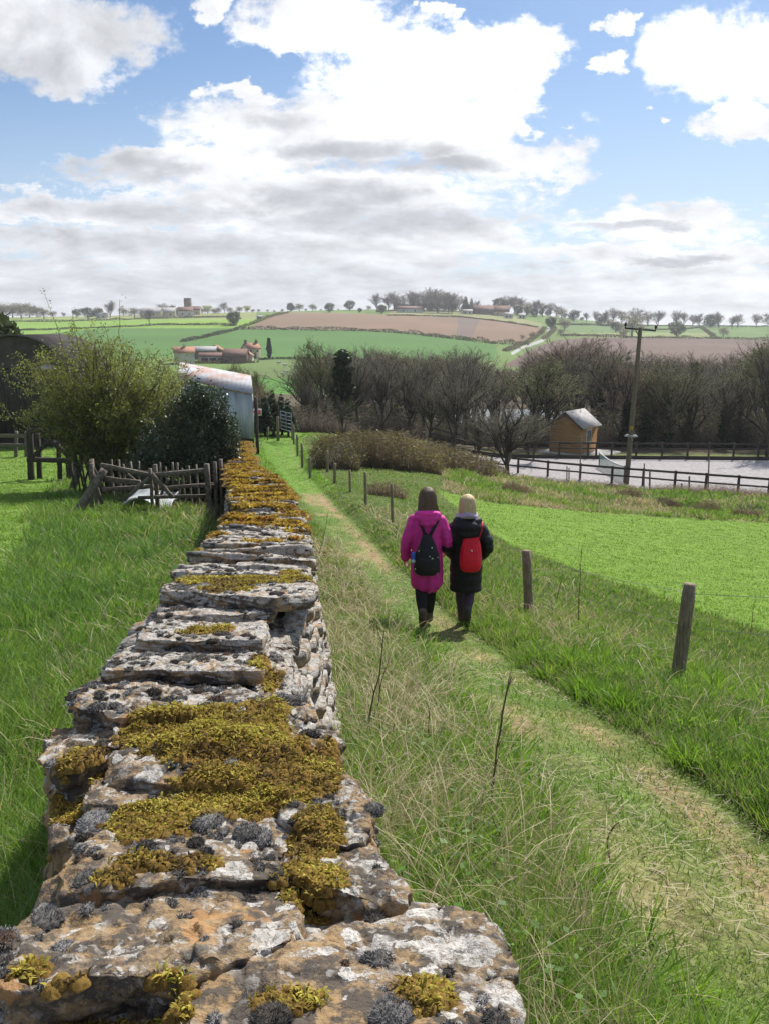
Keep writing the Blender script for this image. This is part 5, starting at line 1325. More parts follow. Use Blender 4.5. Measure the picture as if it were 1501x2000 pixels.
# ------------------------------------------------------------ trees
def ribbons(A, B, w, cA, cB):
    """thin three-sided tapering twigs between points A and B"""
    A = np.asarray(A); B = np.asarray(B); n = len(A); d = B - A; d /= np.linalg.norm(d, axis=1)[:, None] + 1e-9
    r = rng.normal(0, 1, (n, 3)); u = np.cross(d, r); u /= np.linalg.norm(u, axis=1)[:, None] + 1e-9; v = np.cross(d, u); w = np.asarray(w)[:, None]
    V = np.stack([A + u * w, A - u * w * .5 + v * w * .87, A - u * w * .5 - v * w * .87, B], 1).reshape(-1, 3)
    b = np.arange(n)[:, None] * 4
    T = np.concatenate([b + np.array([0, 1, 3]), b + np.array([1, 2, 3]), b + np.array([2, 0, 3])])
    C = np.stack([cA, cA, cA, cB], 1).reshape(-1, 3); return V, T, C
def bare_tree(seed, h, spread, col, twc, loc_name='tree', ivy=0, leaves=0, lcol=None, twigw=.016, trunk_frac=.18, upness=.45, nl=13, droop=0, trunks=1):
    rs = np.random.default_rng(seed); tm = MB(); SA, SB, SW = [], [], []; tips = []
    def grow(p, d, L, r, lv):
        n = 4 if lv < 3 else 2; pts = [p]; dd = d.copy()
        for i in range(n):
            dd = dd + rs.normal(0, .14 if lv else .05, 3) + np.array([0, 0, (upness * .22 if lv else .05) - droop * .12 * (lv > 2)]); dd /= np.linalg.norm(dd); pts.append(pts[-1] + dd * L / n)
        pts = np.array(pts)
        if lv <= 2: tm.tube(pts, np.linspace(r, r * .5, n + 1), 6 if lv < 2 else 4, cap=False)
        else:
            for i in range(n): SA.append(pts[i]); SB.append(pts[i + 1] if i == n - 1 else pts[i + 1] + dd * L * .02); SW.append(max(twigw * (1.3 if lv == 3 else .8) * (1 - .3 * i / n), .003))
        if lv == 4: tips.append(pts[-1]); return
        k = [nl, 6, 6, 6][lv]
        for j in range(k):
            f = rs.uniform(trunk_frac if lv == 0 else .2, 1.0); q = pts[0] * 0 + np.array([np.interp(f * n, np.arange(n + 1), pts[:, a]) for a in range(3)])
            az = rs.uniform(0, 6.283) if lv else j * 2.4 + rs.uniform(-.4, .4); perp = np.array([math.cos(az), math.sin(az), 0.])
            perp = perp - dd * (perp @ dd); perp /= np.linalg.norm(perp) + 1e-6
            an = rs.uniform(.35, .80) * (spread if lv == 0 else .95); nd = dd * math.cos(an) + perp * math.sin(an)
            Ln = L * (rs.uniform(.40, .58) if lv else rs.uniform(.50, .66) * (1.30 - .62 * f)); grow(q, nd, Ln, r * .5 * (1.1 - .4 * f), lv + 1)
    for t in range(trunks):
        p0 = np.array([0, 0, -.3]) + (rs.normal(0, .25, 3) * [1, 1, 0] if trunks > 1 else 0); grow(p0, np.array([rs.normal(0, .06 + .14 * (trunks > 1)), rs.normal(0, .06 + .14 * (trunks > 1)), 1]), h * .78, h * .020, 0)
    SA, SB, SW = np.array(SA), np.array(SB), np.array(SW)
    top = np.percentile(SB[:, 2], 99.6); cc = np.array(twc)[None] * rs.uniform(.7, 1.25, (len(SA), 1))
    V, T, C = ribbons(SA, SB, SW, cc * .85, cc * 1.1); Fs = [T]
    if leaves:
        tp = np.array(tips); id_ = rs.integers(0, len(tp), leaves); P = tp[id_] + rs.normal(0, .12, (leaves, 3)); lc = np.array(lcol) * rs.uniform(.6, 1.3, (leaves, 1)); vv, q, c2 = quads(P, rs.uniform(.05, .11, leaves), lc); Fs = [T, q + len(V)]; V = np.concatenate([V, vv]); C = np.concatenate([C, c2])
    if ivy:
        z = rs.uniform(.02, .72, ivy) ** 1 * h; P = np.stack([rs.normal(0, 1, ivy) * h * .035 * (1.1 - z / h * .8), rs.normal(0, 1, ivy) * h * .035 * (1.1 - z / h * .8), z], -1)
        vv, q, c2 = quads(P, rs.uniform(.08, .2, ivy), np.array([.025, .045, .018]) * rs.uniform(.5, 1.6, (ivy, 1))); Fs = Fs + [q + len(V)]; V = np.concatenate([V, vv]); C = np.concatenate([C, c2])
    root = bpy.data.objects.new(loc_name, None); COL.objects.link(root)
    tr = tm.build('trunk', M['bark'], root); cr = mk('crown', V, Fs, M['twig'], root, col=C)
    s = 1.0 / top
    for o in (tr, cr): o.data.transform(Matrix.Scale(s, 4))      # unit height; copies are scaled
    return root
def quads(P, s, col, flat=.0, asp=.6):
    n = len(P); a = rng.normal(0, 1, (n, 3)); a /= np.linalg.norm(a, axis=1)[:, None]; b = np.cross(a, rng.normal(0, 1, (n, 3))); b /= np.linalg.norm(b, axis=1)[:, None] + 1e-9
    s = np.broadcast_to(s, (n,))[:, None]; V = np.stack([P - a * s, P + b * s * asp, P + a * s, P - b * s * asp], 1).reshape(-1, 3)
    return V, np.arange(n * 4).reshape(-1, 4), np.repeat(np.asarray(col), 4, 0) if np.ndim(col) == 2 else np.tile(col, (4 * n, 1))
def leafy_tree(seed, name, blobs, col, n, s, trunk=.25, mat='leaf', var=.45, shell=.55):
    """unit-height tree whose crown fills several lumpy ellipsoids with leaf-clump faces; blobs (x,y,z,rx,ry,rz)"""
    rs = np.random.default_rng(seed); P = []; wt_ = np.array([b[3] * b[4] * b[5] for b in blobs]); wt_ = wt_ / wt_.sum()
    for b, w in zip(blobs, wt_):
        k = int(n * w) + 8; d = rs.normal(0, 1, (k, 3)); d /= np.linalg.norm(d, axis=1)[:, None]; r = rs.uniform(shell, 1.0, (k, 1)) * (1 + .30 * fbm(d * 2.3 + b[0] * 30 + seed, 3, seed)[:, None])
        P.append(np.array(b[:3]) + d * r * np.array(b[3:]))
    P = np.concatenate(P); lum = 1 + var * fbm(P * 9, 3, seed)[:, None] * 1.6
    V, q, C = quads(P, rs.uniform(.6, 1.3, len(P)) * s, np.array(col) * lum * rs.uniform(.75, 1.25, (len(P), 1)))
    root = bpy.data.objects.new(name, None); COL.objects.link(root)
    m_ = MB(); m_.tube([[0, 0, -.06], [.004, 0, trunk * .5], [0, .006, max(trunk, .3)], [.01, 0, .7]], [.028, .022, .018, .006], 7)
    for k in range(5):
        a = k * 1.3; m_.tube([[0, 0, trunk + .05 * k], [.1 * math.cos(a), .1 * math.sin(a), trunk + .12 + .06 * k], [.2 * math.cos(a), .2 * math.sin(a), trunk + .22 + .06 * k]], [.012, .008, .003], 4)
    m_.build('trunk', M['bark'], root); mk('crown', V, [q], M[mat], root, col=np.clip(C, .005, 1)); return root
def dome(rs, k=10, w=.40, z0=.22):
    return [(0, 0, .50, w * .85, w * .85, .47)] + [(w * .6 * math.cos(a), w * .6 * math.sin(a), rs.uniform(z0, .8), w * rs.uniform(.35, .55), w * rs.uniform(.35, .55), rs.uniform(.12, .2)) for a in np.linspace(0, 6, k)]
rs0 = np.random.default_rng(5)
PB = {'brown': [bare_tree(11, 10, 1.0, None, (.120, .110, .080), twigw=.016), bare_tree(12, 10, .8, None, (.110, .102, .074), twigw=.016), bare_tree(13, 10, 1.1, None, (.128, .112, .082), twigw=.016, ivy=1500), bare_tree(31, 12, .6, None, (.120, .108, .080), twigw=.016, trunk_frac=.35)],
      'olive': [bare_tree(14, 10, .8, None, (.16, .155, .085), leaves=2500, lcol=(.17, .19, .07)), bare_tree(15, 10, .7, None, (.13, .12, .07), leaves=1600, lcol=(.15, .16, .06), ivy=1800)],
      'red': [bare_tree(16, 10, 1.1, None, (.175, .13, .10), twigw=.018)],
      'pale': [bare_tree(17, 18, 1.1, None, (.22, .19, .165), twigw=.055, nl=19), bare_tree(18, 18, 1.0, None, (.20, .17, .15), twigw=.055, nl=18), bare_tree(19, 18, .9, None, (.24, .19, .15), twigw=.055, nl=18)],
      'dark': [leafy_tree(21, 'tree', dome(rs0), (.075, .09, .055), 2200, .030), leafy_tree(22, 'tree', dome(rs0, 8, .34, .22), (.06, .075, .045), 2200, .030)],
      'yellow': [leafy_tree(23, 'tree', dome(rs0), (.30, .30, .10), 1500, .030, shell=.3)],
      'fuzz': [leafy_tree(24, 'tree', dome(rs0, 9, .42, .25), (.19, .165, .145), 2600, .020, shell=.15)],
      'pine': [leafy_tree(25, 'pine_tree', [(0, 0, .2 + .1 * k, .19 - .021 * k, .19 - .021 * k, .09) for k in range(8)], (.04, .065, .045), 3400, .022, .1)],
      'cypress': [leafy_tree(26, 'cypress_tree', [(0, 0, .15 + .11 * k, .10 - abs(k - 3) * .012, .10 - abs(k - 3) * .012, .1) for k in range(8)], (.02, .035, .018), 1500, .03, .06)],
      'ivy': [leafy_tree(27, 'ivy_covered_tree', [(0, 0, .15 + .13 * k, .10 + .02 * math.sin(k * 2), .10, .1) for k in range(6)] + [(.08, 0, .5, .07, .07, .1), (-.09, .03, .66, .07, .07, .08)], (.028, .045, .022), 2600, .022, .1)]}
names = {'brown': 'bare_tree', 'olive': 'budding_tree', 'red': 'bare_tree', 'pale': 'bare_tree', 'dark': 'evergreen_tree', 'yellow': 'budding_tree', 'fuzz': 'bare_tree', 'pine': 'pine_tree', 'cypress': 'cypress_tree', 'ivy': 'ivy_covered_tree'}
used = set()
def plant(kind, px, y, topv=None, h=None, wide=1.0, label=None, group=None, i=None, cat='tree', sink=.0):
    u, _ = ray(px, 900); x = u * y; z = Hs(x, y)
    if h is None: h = float(P3(px, topv, y)[2]) - z
    if h < .8: h = .8
    i = int(rng.integers(0, len(PB[kind]))) if i is None else i; pr = PB[kind][i]
    if (kind, i) in used: o = copy_tree(pr)
    else: o = pr; used.add((kind, i))
    o.name = names[kind]; o.location = (x, y, z - sink); o.scale = (h * wide, h * wide, h); o.rotation_euler = (0, 0, rng.uniform(0, 6.28))
    if label: tag(o, label, cat, group)
    elif group: o['group'] = group
    return o
# --- the valley wood
TOPP = ([560, 596, 612, 640, 655, 680, 700, 740, 800, 850, 900, 950, 985, 1020, 1060, 1120, 1175, 1210, 1260, 1320, 1390, 1440, 1480, 1600], [800, 700, 675, 668, 672, 665, 690, 672, 684, 686, 668, 705, 708, 690, 668, 652, 668, 690, 690, 684, 700, 678, 655, 650])
def topprof(px): return float(np.interp(px, *TOPP))
seen_top = {}
def wood(y0, y1, pxs, jit, dt, kinds, lab, grp, wide=1.35):
    for px in pxs:
        px = px + rng.uniform(-jit, jit); y = rng.uniform(y0, y1); k = kinds[int(rng.integers(0, len(kinds)))]
        if 1040 < px < 1230: k = 'red' if rng.random() < .45 else k
        plant(k, px, y, topprof(px) + dt + abs(rng.normal(0, 9)), label=lab[k], group=grp[k], wide=wide * rng.uniform(.85, 1.2))
def labs(where):
    return {'brown': 'bare brown tree ' + where, 'olive': 'olive-tinged budding tree ' + where, 'red': 'reddish bare tree ' + where, 'ivy': 'dark ivy-clad tree ' + where, 'pine': 'dark conifer ' + where}
def grps(where): return {k: v.replace('tree', 'trees').replace('conifer', 'conifers') for k, v in labs(where).items()}
for (y0, y1, pxs, jit, dt, kinds, wh) in [
    (150, 175, range(690, 1560, 36), 16, -2, ['brown', 'brown', 'red'], 'in the back of the wood'),
    (126, 142, range(640, 1560, 44), 16, -4, ['brown', 'red', 'brown'], 'in the wood beside the pond'),
    (104, 118, list(range(620, 930, 30)) + list(range(1080, 1570, 36)), 14, -3, ['brown', 'brown', 'brown', 'olive'], 'in the middle of the valley wood'),
    (84, 96, list(range(720, 930, 36)) + list(range(1120, 1580, 40)), 16, 2, ['brown', 'brown', 'olive', 'brown'], 'in the nearer valley wood'),
    (72, 78, [736, 790, 838, 905, 962, 1012, 1060, 1205, 1250, 1300, 1350, 1400, 1450, 1500, 1550], 12, 8, ['brown', 'brown', 'brown', 'olive'], 'on the valley wood edge')]:
    wood(y0, y1, pxs, jit, dt, kinds, labs(wh), grps(wh))
for px, y, tv, k, wd, lb in [(612, 70, 688, 'olive', .8, 'leftmost olive budding tree at the end of the wood beyond the gate'), (640, 68, 662, 'olive', .8, 'tall upright budding tree left of the dark ivy-clad one'), (604, 76, 700, 'brown', .8, 'thin bare tree at the very left edge of the wood'),
      (672, 66, 664, 'ivy', 1.1, 'tall dark ivy-clad tree near the left end of the wood'), (700, 72, 690, 'brown', 1, 'bare tree just right of the tall ivy-clad tree'), (655, 74, 676, 'brown', 1, 'bare tree behind the tall budding tree at the left end'), (600, 62, 730, 'brown', .7, 'low bare tree beyond the field gate'), (618, 64, 745, 'brown', .9, 'bushy bare tree right of the conifer clump'), (638, 60, 770, 'brown', 1.0, 'short bare tree beyond the fence crest'),
      (668, 47, 770, 'brown', .7, 'slender bare sapling standing beyond the brambles at the fence'),
      (990, 52, 775, 'brown', 1.9, 'low spreading bare tree at the left end of the arena fence'), (882, 60, 720, 'brown', 1.5, 'spreading bare tree with a straight trunk behind the brambles'), (835, 62, 735, 'brown', 1.5, 'bare tree leaning left behind the bramble mound'), (1040, 60, 800, 'brown', 1.2, 'scrubby bare tree just left of the hut'), (930, 57, 790, 'brown', 1.5, 'small twiggy tree between brambles and arena'),
      (1220, 74, 775, 'ivy', 1.3, 'dark ivy-clad stump of a tree behind the utility pole'), (1336, 76, 808, 'pine', 1.7, 'small dark conifer at the wood edge behind the arena'), (1310, 77, 830, 'pine', 1.7, 'smallest dark conifer left of the other one behind the arena'), (1196, 90, 684, 'dark', .8, 'dark rounded evergreen crown at the wood top left of the pole'), (1342, 96, 690, 'ivy', .8, 'narrow ivy-clad treetop standing above the wood right of the pole'), (1496, 64, 640, 'brown', .8, 'tall bare tree at the right margin of the view'),
      (520, 49, 770, 'pine', 1.5, 'left conifer of the dark clump beyond the gate'), (536, 50, 762, 'pine', 1.5, 'second conifer from the left beyond the gate'), (553, 51, 768, 'pine', 1.5, 'third conifer from the left beyond the gate'), (565, 49.5, 778, 'pine', 1.5, 'right conifer of the dark clump beyond the gate'),
      (470, 60, 708, 'olive', .9, 'leftmost budding tree rising behind the shed roof'), (495, 62, 712, 'brown', .9, 'bare tree just right of the shed roof'), (508, 58, 725, 'olive', .7, 'short budding tree behind the notice board'), (445, 58, 710, 'olive', .8, 'budding tree over the ridge of the shed'),
      (-8, 50, 568, 'dark', 1.0, 'dark evergreen behind the barn at the left margin')]:
    plant(k, px, y, tv, label=lb, wide=wd, i=(0 if k == 'brown' else None))
# --- ridge trees
ridge = [(8, 591, 'fuzz'), (22, 588, 'fuzz'), (38, 587, 'fuzz'), (54, 588, 'fuzz'), (70, 589, 'fuzz'), (86, 591, 'fuzz'), (100, 595, 'fuzz'), (113, 600, 'fuzz'),
  (175, 603, 'dark'), (195, 599, 'dark'), (214, 600, 'dark'), (237, 588, 'pale'), (262, 599, 'fuzz'), (283, 599, 'fuzz'), (325, 600, 'dark'), (338, 593, 'pale'), (352, 596, 'pale'), (364, 601, 'dark'), (401, 598, 'yellow'), (420, 596, 'yellow'), (432, 602, 'fuzz'), (452, 591, 'pale'), (494, 597, 'yellow'), (480, 598, 'fuzz'), (516, 604, 'fuzz'), (532, 605, 'fuzz'),
  (576, 591, 'dark'), (592, 592, 'fuzz'), (617, 593, 'fuzz'), (648, 591, 'dark'), (686, 586, 'dark'), (705, 602, 'dark'), (736, 574, 'pale'), (722, 597, 'fuzz'), (758, 580, 'pale'), (768, 571, 'pale'), (782, 577, 'pale'), (776, 590, 'dark'), (796, 569, 'pale'), (802, 583, 'pine'), (813, 584, 'pine'), (824, 570, 'pale'), (838, 563, 'pale'), (850, 566, 'pale'), (862, 571, 'pale'), (833, 590, 'dark'), (848, 589, 'dark'), (862, 590, 'dark'), (877, 590, 'dark'), (876, 573, 'pale'), (890, 579, 'pale'), (901, 579, 'pine'), (912, 583, 'pine'), (924, 588, 'pale'), (938, 594, 'fuzz'),
  (348, 603, 'dark'), (330, 604, 'dark'), (372, 600, 'dark'), (395, 606, 'dark'), (312, 606, 'fuzz'), (340, 606, 'yellow'), (788, 592, 'dark'), (818, 592, 'dark'), (878, 593, 'dark'), (905, 594, 'dark'), (922, 598, 'dark'), (746, 596, 'dark'), (772, 580, 'pale'), (805, 572, 'pale'), (870, 572, 'pale'), (940, 600, 'dark'), (955, 600, 'fuzz'), (370, 604, 'dark'), (300, 602, 'fuzz'), (388, 604, 'dark'), (410, 601, 'fuzz'), (440, 600, 'fuzz'), (462, 600, 'fuzz'), (505, 604, 'fuzz'), (545, 606, 'fuzz'), (560, 604, 'fuzz'), (604, 603, 'fuzz'), (632, 604, 'fuzz'), (665, 604, 'fuzz'), (150, 610, 'fuzz'), (130, 607, 'fuzz'), (1000, 596, 'dark'), (1018, 600, 'dark'), (1056, 606, 'dark'), (1088, 612, 'dark'), (1120, 620, 'dark'), (1170, 620, 'fuzz'), (1155, 618, 'dark'),
  (966, 580, 'dark'), (978, 578, 'pale'), (992, 579, 'pale'), (1006, 582, 'pale'), (1016, 588, 'fuzz'), (1034, 587, 'pale'), (1046, 592, 'pale'), (1030, 602, 'dark'), (1043, 605, 'dark'), (1060, 592, 'pale'), (1072, 597, 'pale'), (1082, 601, 'fuzz'), (1105, 604, 'dark'),
  (1129, 612, 'pale'), (1147, 608, 'pale'), (1162, 607, 'pale'), (1179, 602, 'pale'), (1195, 608, 'pale'), (1220, 602, 'pale'), (1245, 609, 'pale'), (1262, 608, 'pale'), (1298, 607, 'pale'), (1313, 611, 'pale'), (1328, 615, 'pale'), (1341, 613, 'pale'), (1362, 612, 'dark'), (1378, 610, 'pale'), (1403, 619, 'pale'), (1414, 614, 'pale'), (1449, 613, 'pale'), (1478, 610, 'pale'), (1492, 609, 'pale')]
rk = {'pale': ('bare pale tree on the distant ridge', 'bare pale trees on the distant ridge'), 'dark': ('dark dense tree on the distant ridge', 'dark dense trees on the distant ridge'), 'fuzz': ('soft brown rounded tree on the distant ridge', 'soft brown trees on the distant ridge'), 'yellow': ('yellow-green tree among the ridge village houses', 'yellow-green trees in the ridge village'), 'pine': ('dark pointed conifer in the ridge-top plantation', 'dark conifers in the ridge-top plantation')}
for px, tv, k in ridge:
    yy = rng.uniform(770, 850); plant(k, px, yy, tv - 1.5, label=rk[k][0], group=rk[k][1], wide=rng.uniform(1.25, 1.7))
for px, tv, yy, k, lb in [(309, 603, 610, 'pale', 'lone bare tree in the bright green field below the ridge village'), (468, 604, 575, 'dark', 'dark tree at the corner where the hedges meet by the brown field'), (1216, 606, 640, 'fuzz', 'dense brown tree standing in the field just left of the pole top'), (1200, 640, 600, 'fuzz', 'low brown tree beneath the dense one left of the pole top'), (1300, 624, 640, 'dark', 'small dark tree in the hedge right of the pole top'), (1388, 636, 640, 'fuzz', 'brown bush on the sloping hedge at right'), (1185, 625, 690, 'dark', 'dark bush below the ridge left of the pole'), (745, 593, 745, 'dark', 'small dark tree where the strip field meets the brown field'),
      (1028, 646, 520, 'fuzz', 'brown tree massed left of the winding lane'), (1010, 652, 500, 'fuzz', 'lower brown tree massed left of the winding lane'), (1046, 640, 560, 'fuzz', 'upper brown tree beside the bend of the lane'), (990, 660, 470, 'fuzz', 'lowest brown tree by the foot of the lane'), (1088, 618, 640, 'fuzz', 'brown tree at the right of the lane near the ridge'), (1062, 616, 640, 'dark', 'dark tree at the head of the lane'), (1082, 640, 560, 'fuzz', 'low brown tree right of the bend of the lane'), (533, 660, 318, 'cypress', 'single dark cypress beside the red-roofed farmhouse')]:
    plant(k, px, yy, tv, label=lb, wide=1.4 if k != 'cypress' else 1.5)
for pr in PB:
    for i, o in enumerate(PB[pr]):
        if (pr, i) not in used:
            for ch in list(o.children): bpy.data.objects.remove(ch)
            bpy.data.objects.remove(o)
# --- hedges on the far slope
def hedge(pts, h, col, lab, n=None, y0=240, name='hedge', wpx=1.6):
    W_ = []
    for px, v in pts:
        b = hit(px, v, Hbase, y0=y0)
        if b is None: continue
        W_.append(b)
    W_ = np.array(W_); sgl = np.linalg.norm(np.diff(W_[:, :2], axis=0), axis=1); L = sgl.sum(); h = h * .62; n = n or int(min(L * 22, 9000)); s = rng.uniform(0, L, n); cs_ = np.concatenate([[0], np.cumsum(sgl)])
    x = np.interp(s, cs_, W_[:, 0]) + rng.normal(0, .8, n); y = np.interp(s, cs_, W_[:, 1]) + rng.normal(0, .8, n); hh = h * (1 + .45 * vnoise(np.stack([s * .11, s * 0, s * 0], -1), 5)); z = H(x, y) + rng.uniform(0, 1, n) * hh
    V, q, C = quads(np.stack([x, y, z], -1), rng.uniform(.22, .5, n), np.array(col) * 1.25 * rng.uniform(.6, 1.35, (n, 1)), asp=.8)
    o = mk(name, V, [q], M['leaf'], None, col=np.clip(C, .005, 1), loc=tuple(W_[0])); tag(o, lab, 'hedge', 'field hedges on the far hillside'); return o
HG = (.06, .065, .04)
hedge([(470, 644), (540, 643.5), (620, 645.5), (700, 647), (760, 649.5), (820, 655), (870, 661), (920, 667), (965, 672), (1030, 674)], 3.4, HG, 'thick dark hedge along the foot of the brown ploughed field')
hedge([(355, 669), (385, 663), (420, 655), (465, 644)], 2.6, HG, 'hedge slanting up from the farm towards the dark corner tree')
hedge([(300, 635), (380, 635), (460, 635)], 2.2, HG, 'hedge between the bright and dark green fields below the village')
hedge([(-50, 646), (100, 645), (300, 636)], 1.8, HG, 'thin hedge across the bright green field at far left')
hedge([(-50, 629), (120, 628), (300, 622), (450, 620)], 2.6, (.08, .09, .05), 'hedge along the top of the bright green field at far left')
hedge([(470, 640), (500, 630), (535, 617), (563, 610.5)], 2.6, (.11, .12, .05), 'hedge up the left end of the brown ploughed field')
hedge([(755, 616), (830, 617.5), (900, 620), (980, 629), (1050, 640)], 1.8, HG, 'low hedge along the top of the brown ploughed field')
hedge([(755, 606.5), (840, 607), (920, 611)], 1.8, (.09, .08, .07), 'dark line of scrub under the ridge plantation')
hedge([(1060, 664), (1075, 652), (1082, 640)], 2.2, (.12, .11, .09), 'hedge along the right side of the winding lane')
hedge([(985, 686), (1030, 669), (1052, 655), (1062, 640)], 2.4, (.12, .11, .09), 'hedge along the left side of the winding lane')
hedge([(1095, 657), (1140, 657), (1200, 659), (1300, 660.5), (1400, 662), (1501, 664), (1600, 665)], 2.6, (.085, .075, .055), 'hedge along the top of the maroon ploughed field at right')
hedge([(1225, 641), (1280, 645), (1340, 643), (1365, 640)], 1.6, (.10, .10, .09), 'broken hedge line across the right-hand green field')
hedge([(1368, 640), (1380, 650), (1396, 661)], 2.8, (.08, .075, .06), 'short steep hedge slanting down at the far right')
hedge([(1080, 634), (1250, 636), (1370, 637), (1501, 638.5), (1600, 639)], 2.2, (.08, .085, .06), 'hedge under the ridge trees at right')
hedge([(505, 702), (545, 700.5), (640, 702), (760, 703)], 1.1, (.07, .08, .04), 'low boundary between the farm paddock and the big green field')
hedge([(360, 709), (420, 709.5), (500, 708)], 1.6, (.12, .10, .06), 'scrubby hedge in front of the farm barns')
# ------------------------------------------------------------ shrubs
def shrub_mesh(stems, rs, leafn, leafs, lcol, tw=.006, stc=(.10, .08, .055), leaf_jit=.05, mat='leaf', side=10, sl=(.25, .6)):
    pass
# hero shrub: many stems fanning from the ground, just coming into leaf
rs = np.random.default_rng(41); Yh = 20.5
bc = gz(232, Yh); hb = empty('budding_shrub', bc, 0, 'big many-stemmed shrub coming into yellow-green leaf behind the broken fence', 'shrub')
k_ = 21.4 / 1550
stm = MB(); A0, A1, AW = [], [], []; tips = []
def env(az, el):    # crown radius in that direction (metres) - a wide lopsided dome
    return 1.0
nst = 150
for i in range(nst):
    b = np.array([rs.normal(0, .45), rs.normal(0, .35), -.1])
    tx_ = rs.uniform(-1, 1); tyy = rs.uniform(-1, 1)
    hh = (3.9 - .65 * tx_ ** 2 - .4 * tyy ** 2) * rs.uniform(.5, 1.0) + (.35 if abs(tx_ + .1) < .4 else 0); e = np.array([tx_ * 2.2 * (1.0 if hh > 1.5 else .8) - .12, tyy * 1.7, hh * 1.0])
    n = 8; t = np.linspace(0, 1, n)[:, None]; bend = (e - b) * [1, 1, 0]; pts = b + (e - b) * t + np.array([0, 0, 1.]) * (np.sin(math.pi * t) * .35) - bend * (np.sin(math.pi * t) * .12) + np.cumsum(rs.normal(0, .03, (n, 3)), 0) * t
    stm.tube(pts, np.linspace(.028, .007, n), 5, cap=False)
    for j in range(26):
        f = rs.uniform(.22, 1.0) * (n - 1); q = np.array([np.interp(f, np.arange(n), pts[:, a]) for a in range(3)]); d = rs.normal(0, 1, 3); d[2] = abs(d[2]) * .9 + .2; d /= np.linalg.norm(d); L = rs.uniform(.22, .62); q2 = q + d * L
        A0.append(q); A1.append(q2); AW.append(.006)
        for w_ in range(3):
            s_ = q + d * L * rs.uniform(.3, .9); d2 = d + rs.normal(0, .6, 3); d2 /= np.linalg.norm(d2); s2 = s_ + d2 * rs.uniform(.08, .25); A0.append(s_); A1.append(s2); AW.append(.004)
            tips.append(s2); tips.append((s_ + s2) / 2)
        tips.append(q2); tips.append(q + d * L * .6)
for i in [0, 1, 3, 5, 8]:   # whips above the crown
    px = [95, 130, 158, 240, 118, 205, 330, 300, 70][i]; tv = [578, 600, 598, 585, 625, 628, 640, 632, 680][i]; e = P3(px, tv, Yh) - bc; n = 8; b = e * np.array([.75, .6, .62]); t = np.linspace(0, 1, n)[:, None]; pts = b + (e - b) * t + np.cumsum(rs.normal(0, .025, (n, 3)), 0)
    stm.tube(pts, np.linspace(.010, .004, n), 4, cap=False)
    for q in pts[2:]:
        for w_ in range(3): tips.append(q + rs.normal(0, .05, 3))
stm.build('trunk', simple('shrub_bark', (.13, .115, .075), (.07, .06, .045), 9, .9, .3), hb)
V, T, C = ribbons(np.array(A0), np.array(A1), np.array(AW), np.tile([.13, .11, .07], (len(A0), 1)), np.tile([.17, .13, .07], (len(A0), 1)))
tips = np.array(tips); nl = 80000; P = tips[rs.integers(0, len(tips), nl)] + rs.normal(0, .045, (nl, 3))
lum = 1 + .5 * fbm(P * 1.6, 3, 9)[:, None]; lc = np.array([.20, .21, .075]) * lum * rs.uniform(.6, 1.35, (nl, 1)); lc = np.where(rs.uniform(0, 1, (nl, 1)) < .25, lc * [1.25, 1.35, .9], lc)
vv, q, c2 = quads(P, rs.uniform(.018, .036, nl), lc, asp=.5)
mk('foliage', np.concatenate([V, vv]), [T, q + len(V)], M['leaf'], hb, col=np.clip(np.concatenate([C, c2]), .005, 1))
# dark evergreen shrub in front of the shed
def evergreen(px, Y, lobes, n, s, name, lab, col, cat='shrub', mat='holly'):
    c = gz(px, Y); root = empty(name, c, 0, lab, cat); P = []; wts = np.array([l[3] * l[4] * l[5] for l in lobes]) ** .75; wts /= wts.sum()
    for l, w in zip(lobes, wts):
        k = int(n * w); d = rs.normal(0, 1, (k, 3)); d /= np.linalg.norm(d, axis=1)[:, None]; r = rs.uniform(.3, 1.12, (k, 1)) ** .6 * (1 + .55 * fbm(d * 2.6 + l[0] * 7, 3, 4)[:, None]); p = np.array(l[:3]) + d * r * np.array(l[3:]); P.append(p[p[:, 2] > -.1])
    P = np.concatenate(P); lum = 1 + .9 * fbm(P * 3, 3, 14)[:, None]; V, q, C = quads(P, rs.uniform(.6, 1.3, len(P)) * s, np.array(col) * lum * rs.uniform(.6, 1.4, (len(P), 1)), asp=.55)
    m_ = MB()
    for l in lobes:
        for k in range(3):
            e = np.array(l[:3]) + rs.normal(0, .15, 3); m_.tube([[rs.normal(0, .1), rs.normal(0, .1), -.1], e * [.4, .4, .5], e], [.04, .025, .01], 5)
    m_.build('trunk', M['bark'], root); mk('foliage', V, [q], M[mat], root, col=np.clip(C, .004, 1)); return root
evergreen(372, 18.6, [(0, 0, .7, 1.2, .9, .9), (-.6, 0, 1.3, .6, .6, .7), (.3, .1, 1.7, .6, .6, .8), (.75, 0, 1.0, .45, .5, .9), (.62, 0, 2.25, .34, .4, .55), (-.1, .1, 2.1, .5, .4, .45), (1.0, -.2, .5, .32, .4, .6), (-1.1, .1, .7, .5, .5, .7), (.2, .1, 2.4, .4, .4, .5), (.95, 0, 1.5, .28, .3, .7)], 42000, .034, 'evergreen_shrub', 'dark glossy evergreen shrub crowding the shed and the wall end', (.062, .082, .048))
evergreen(497, 15.6, [(.02, 0, .35, .22, .5, .35), (.1, .4, .6, .18, .4, .3), (.0, .9, .8, .2, .5, .35), (.15, -.5, .15, .16, .4, .25)], 4500, .028, 'evergreen_shrub', 'small silvery evergreen growth spilling over the wall end on the track side', (.10, .125, .085))
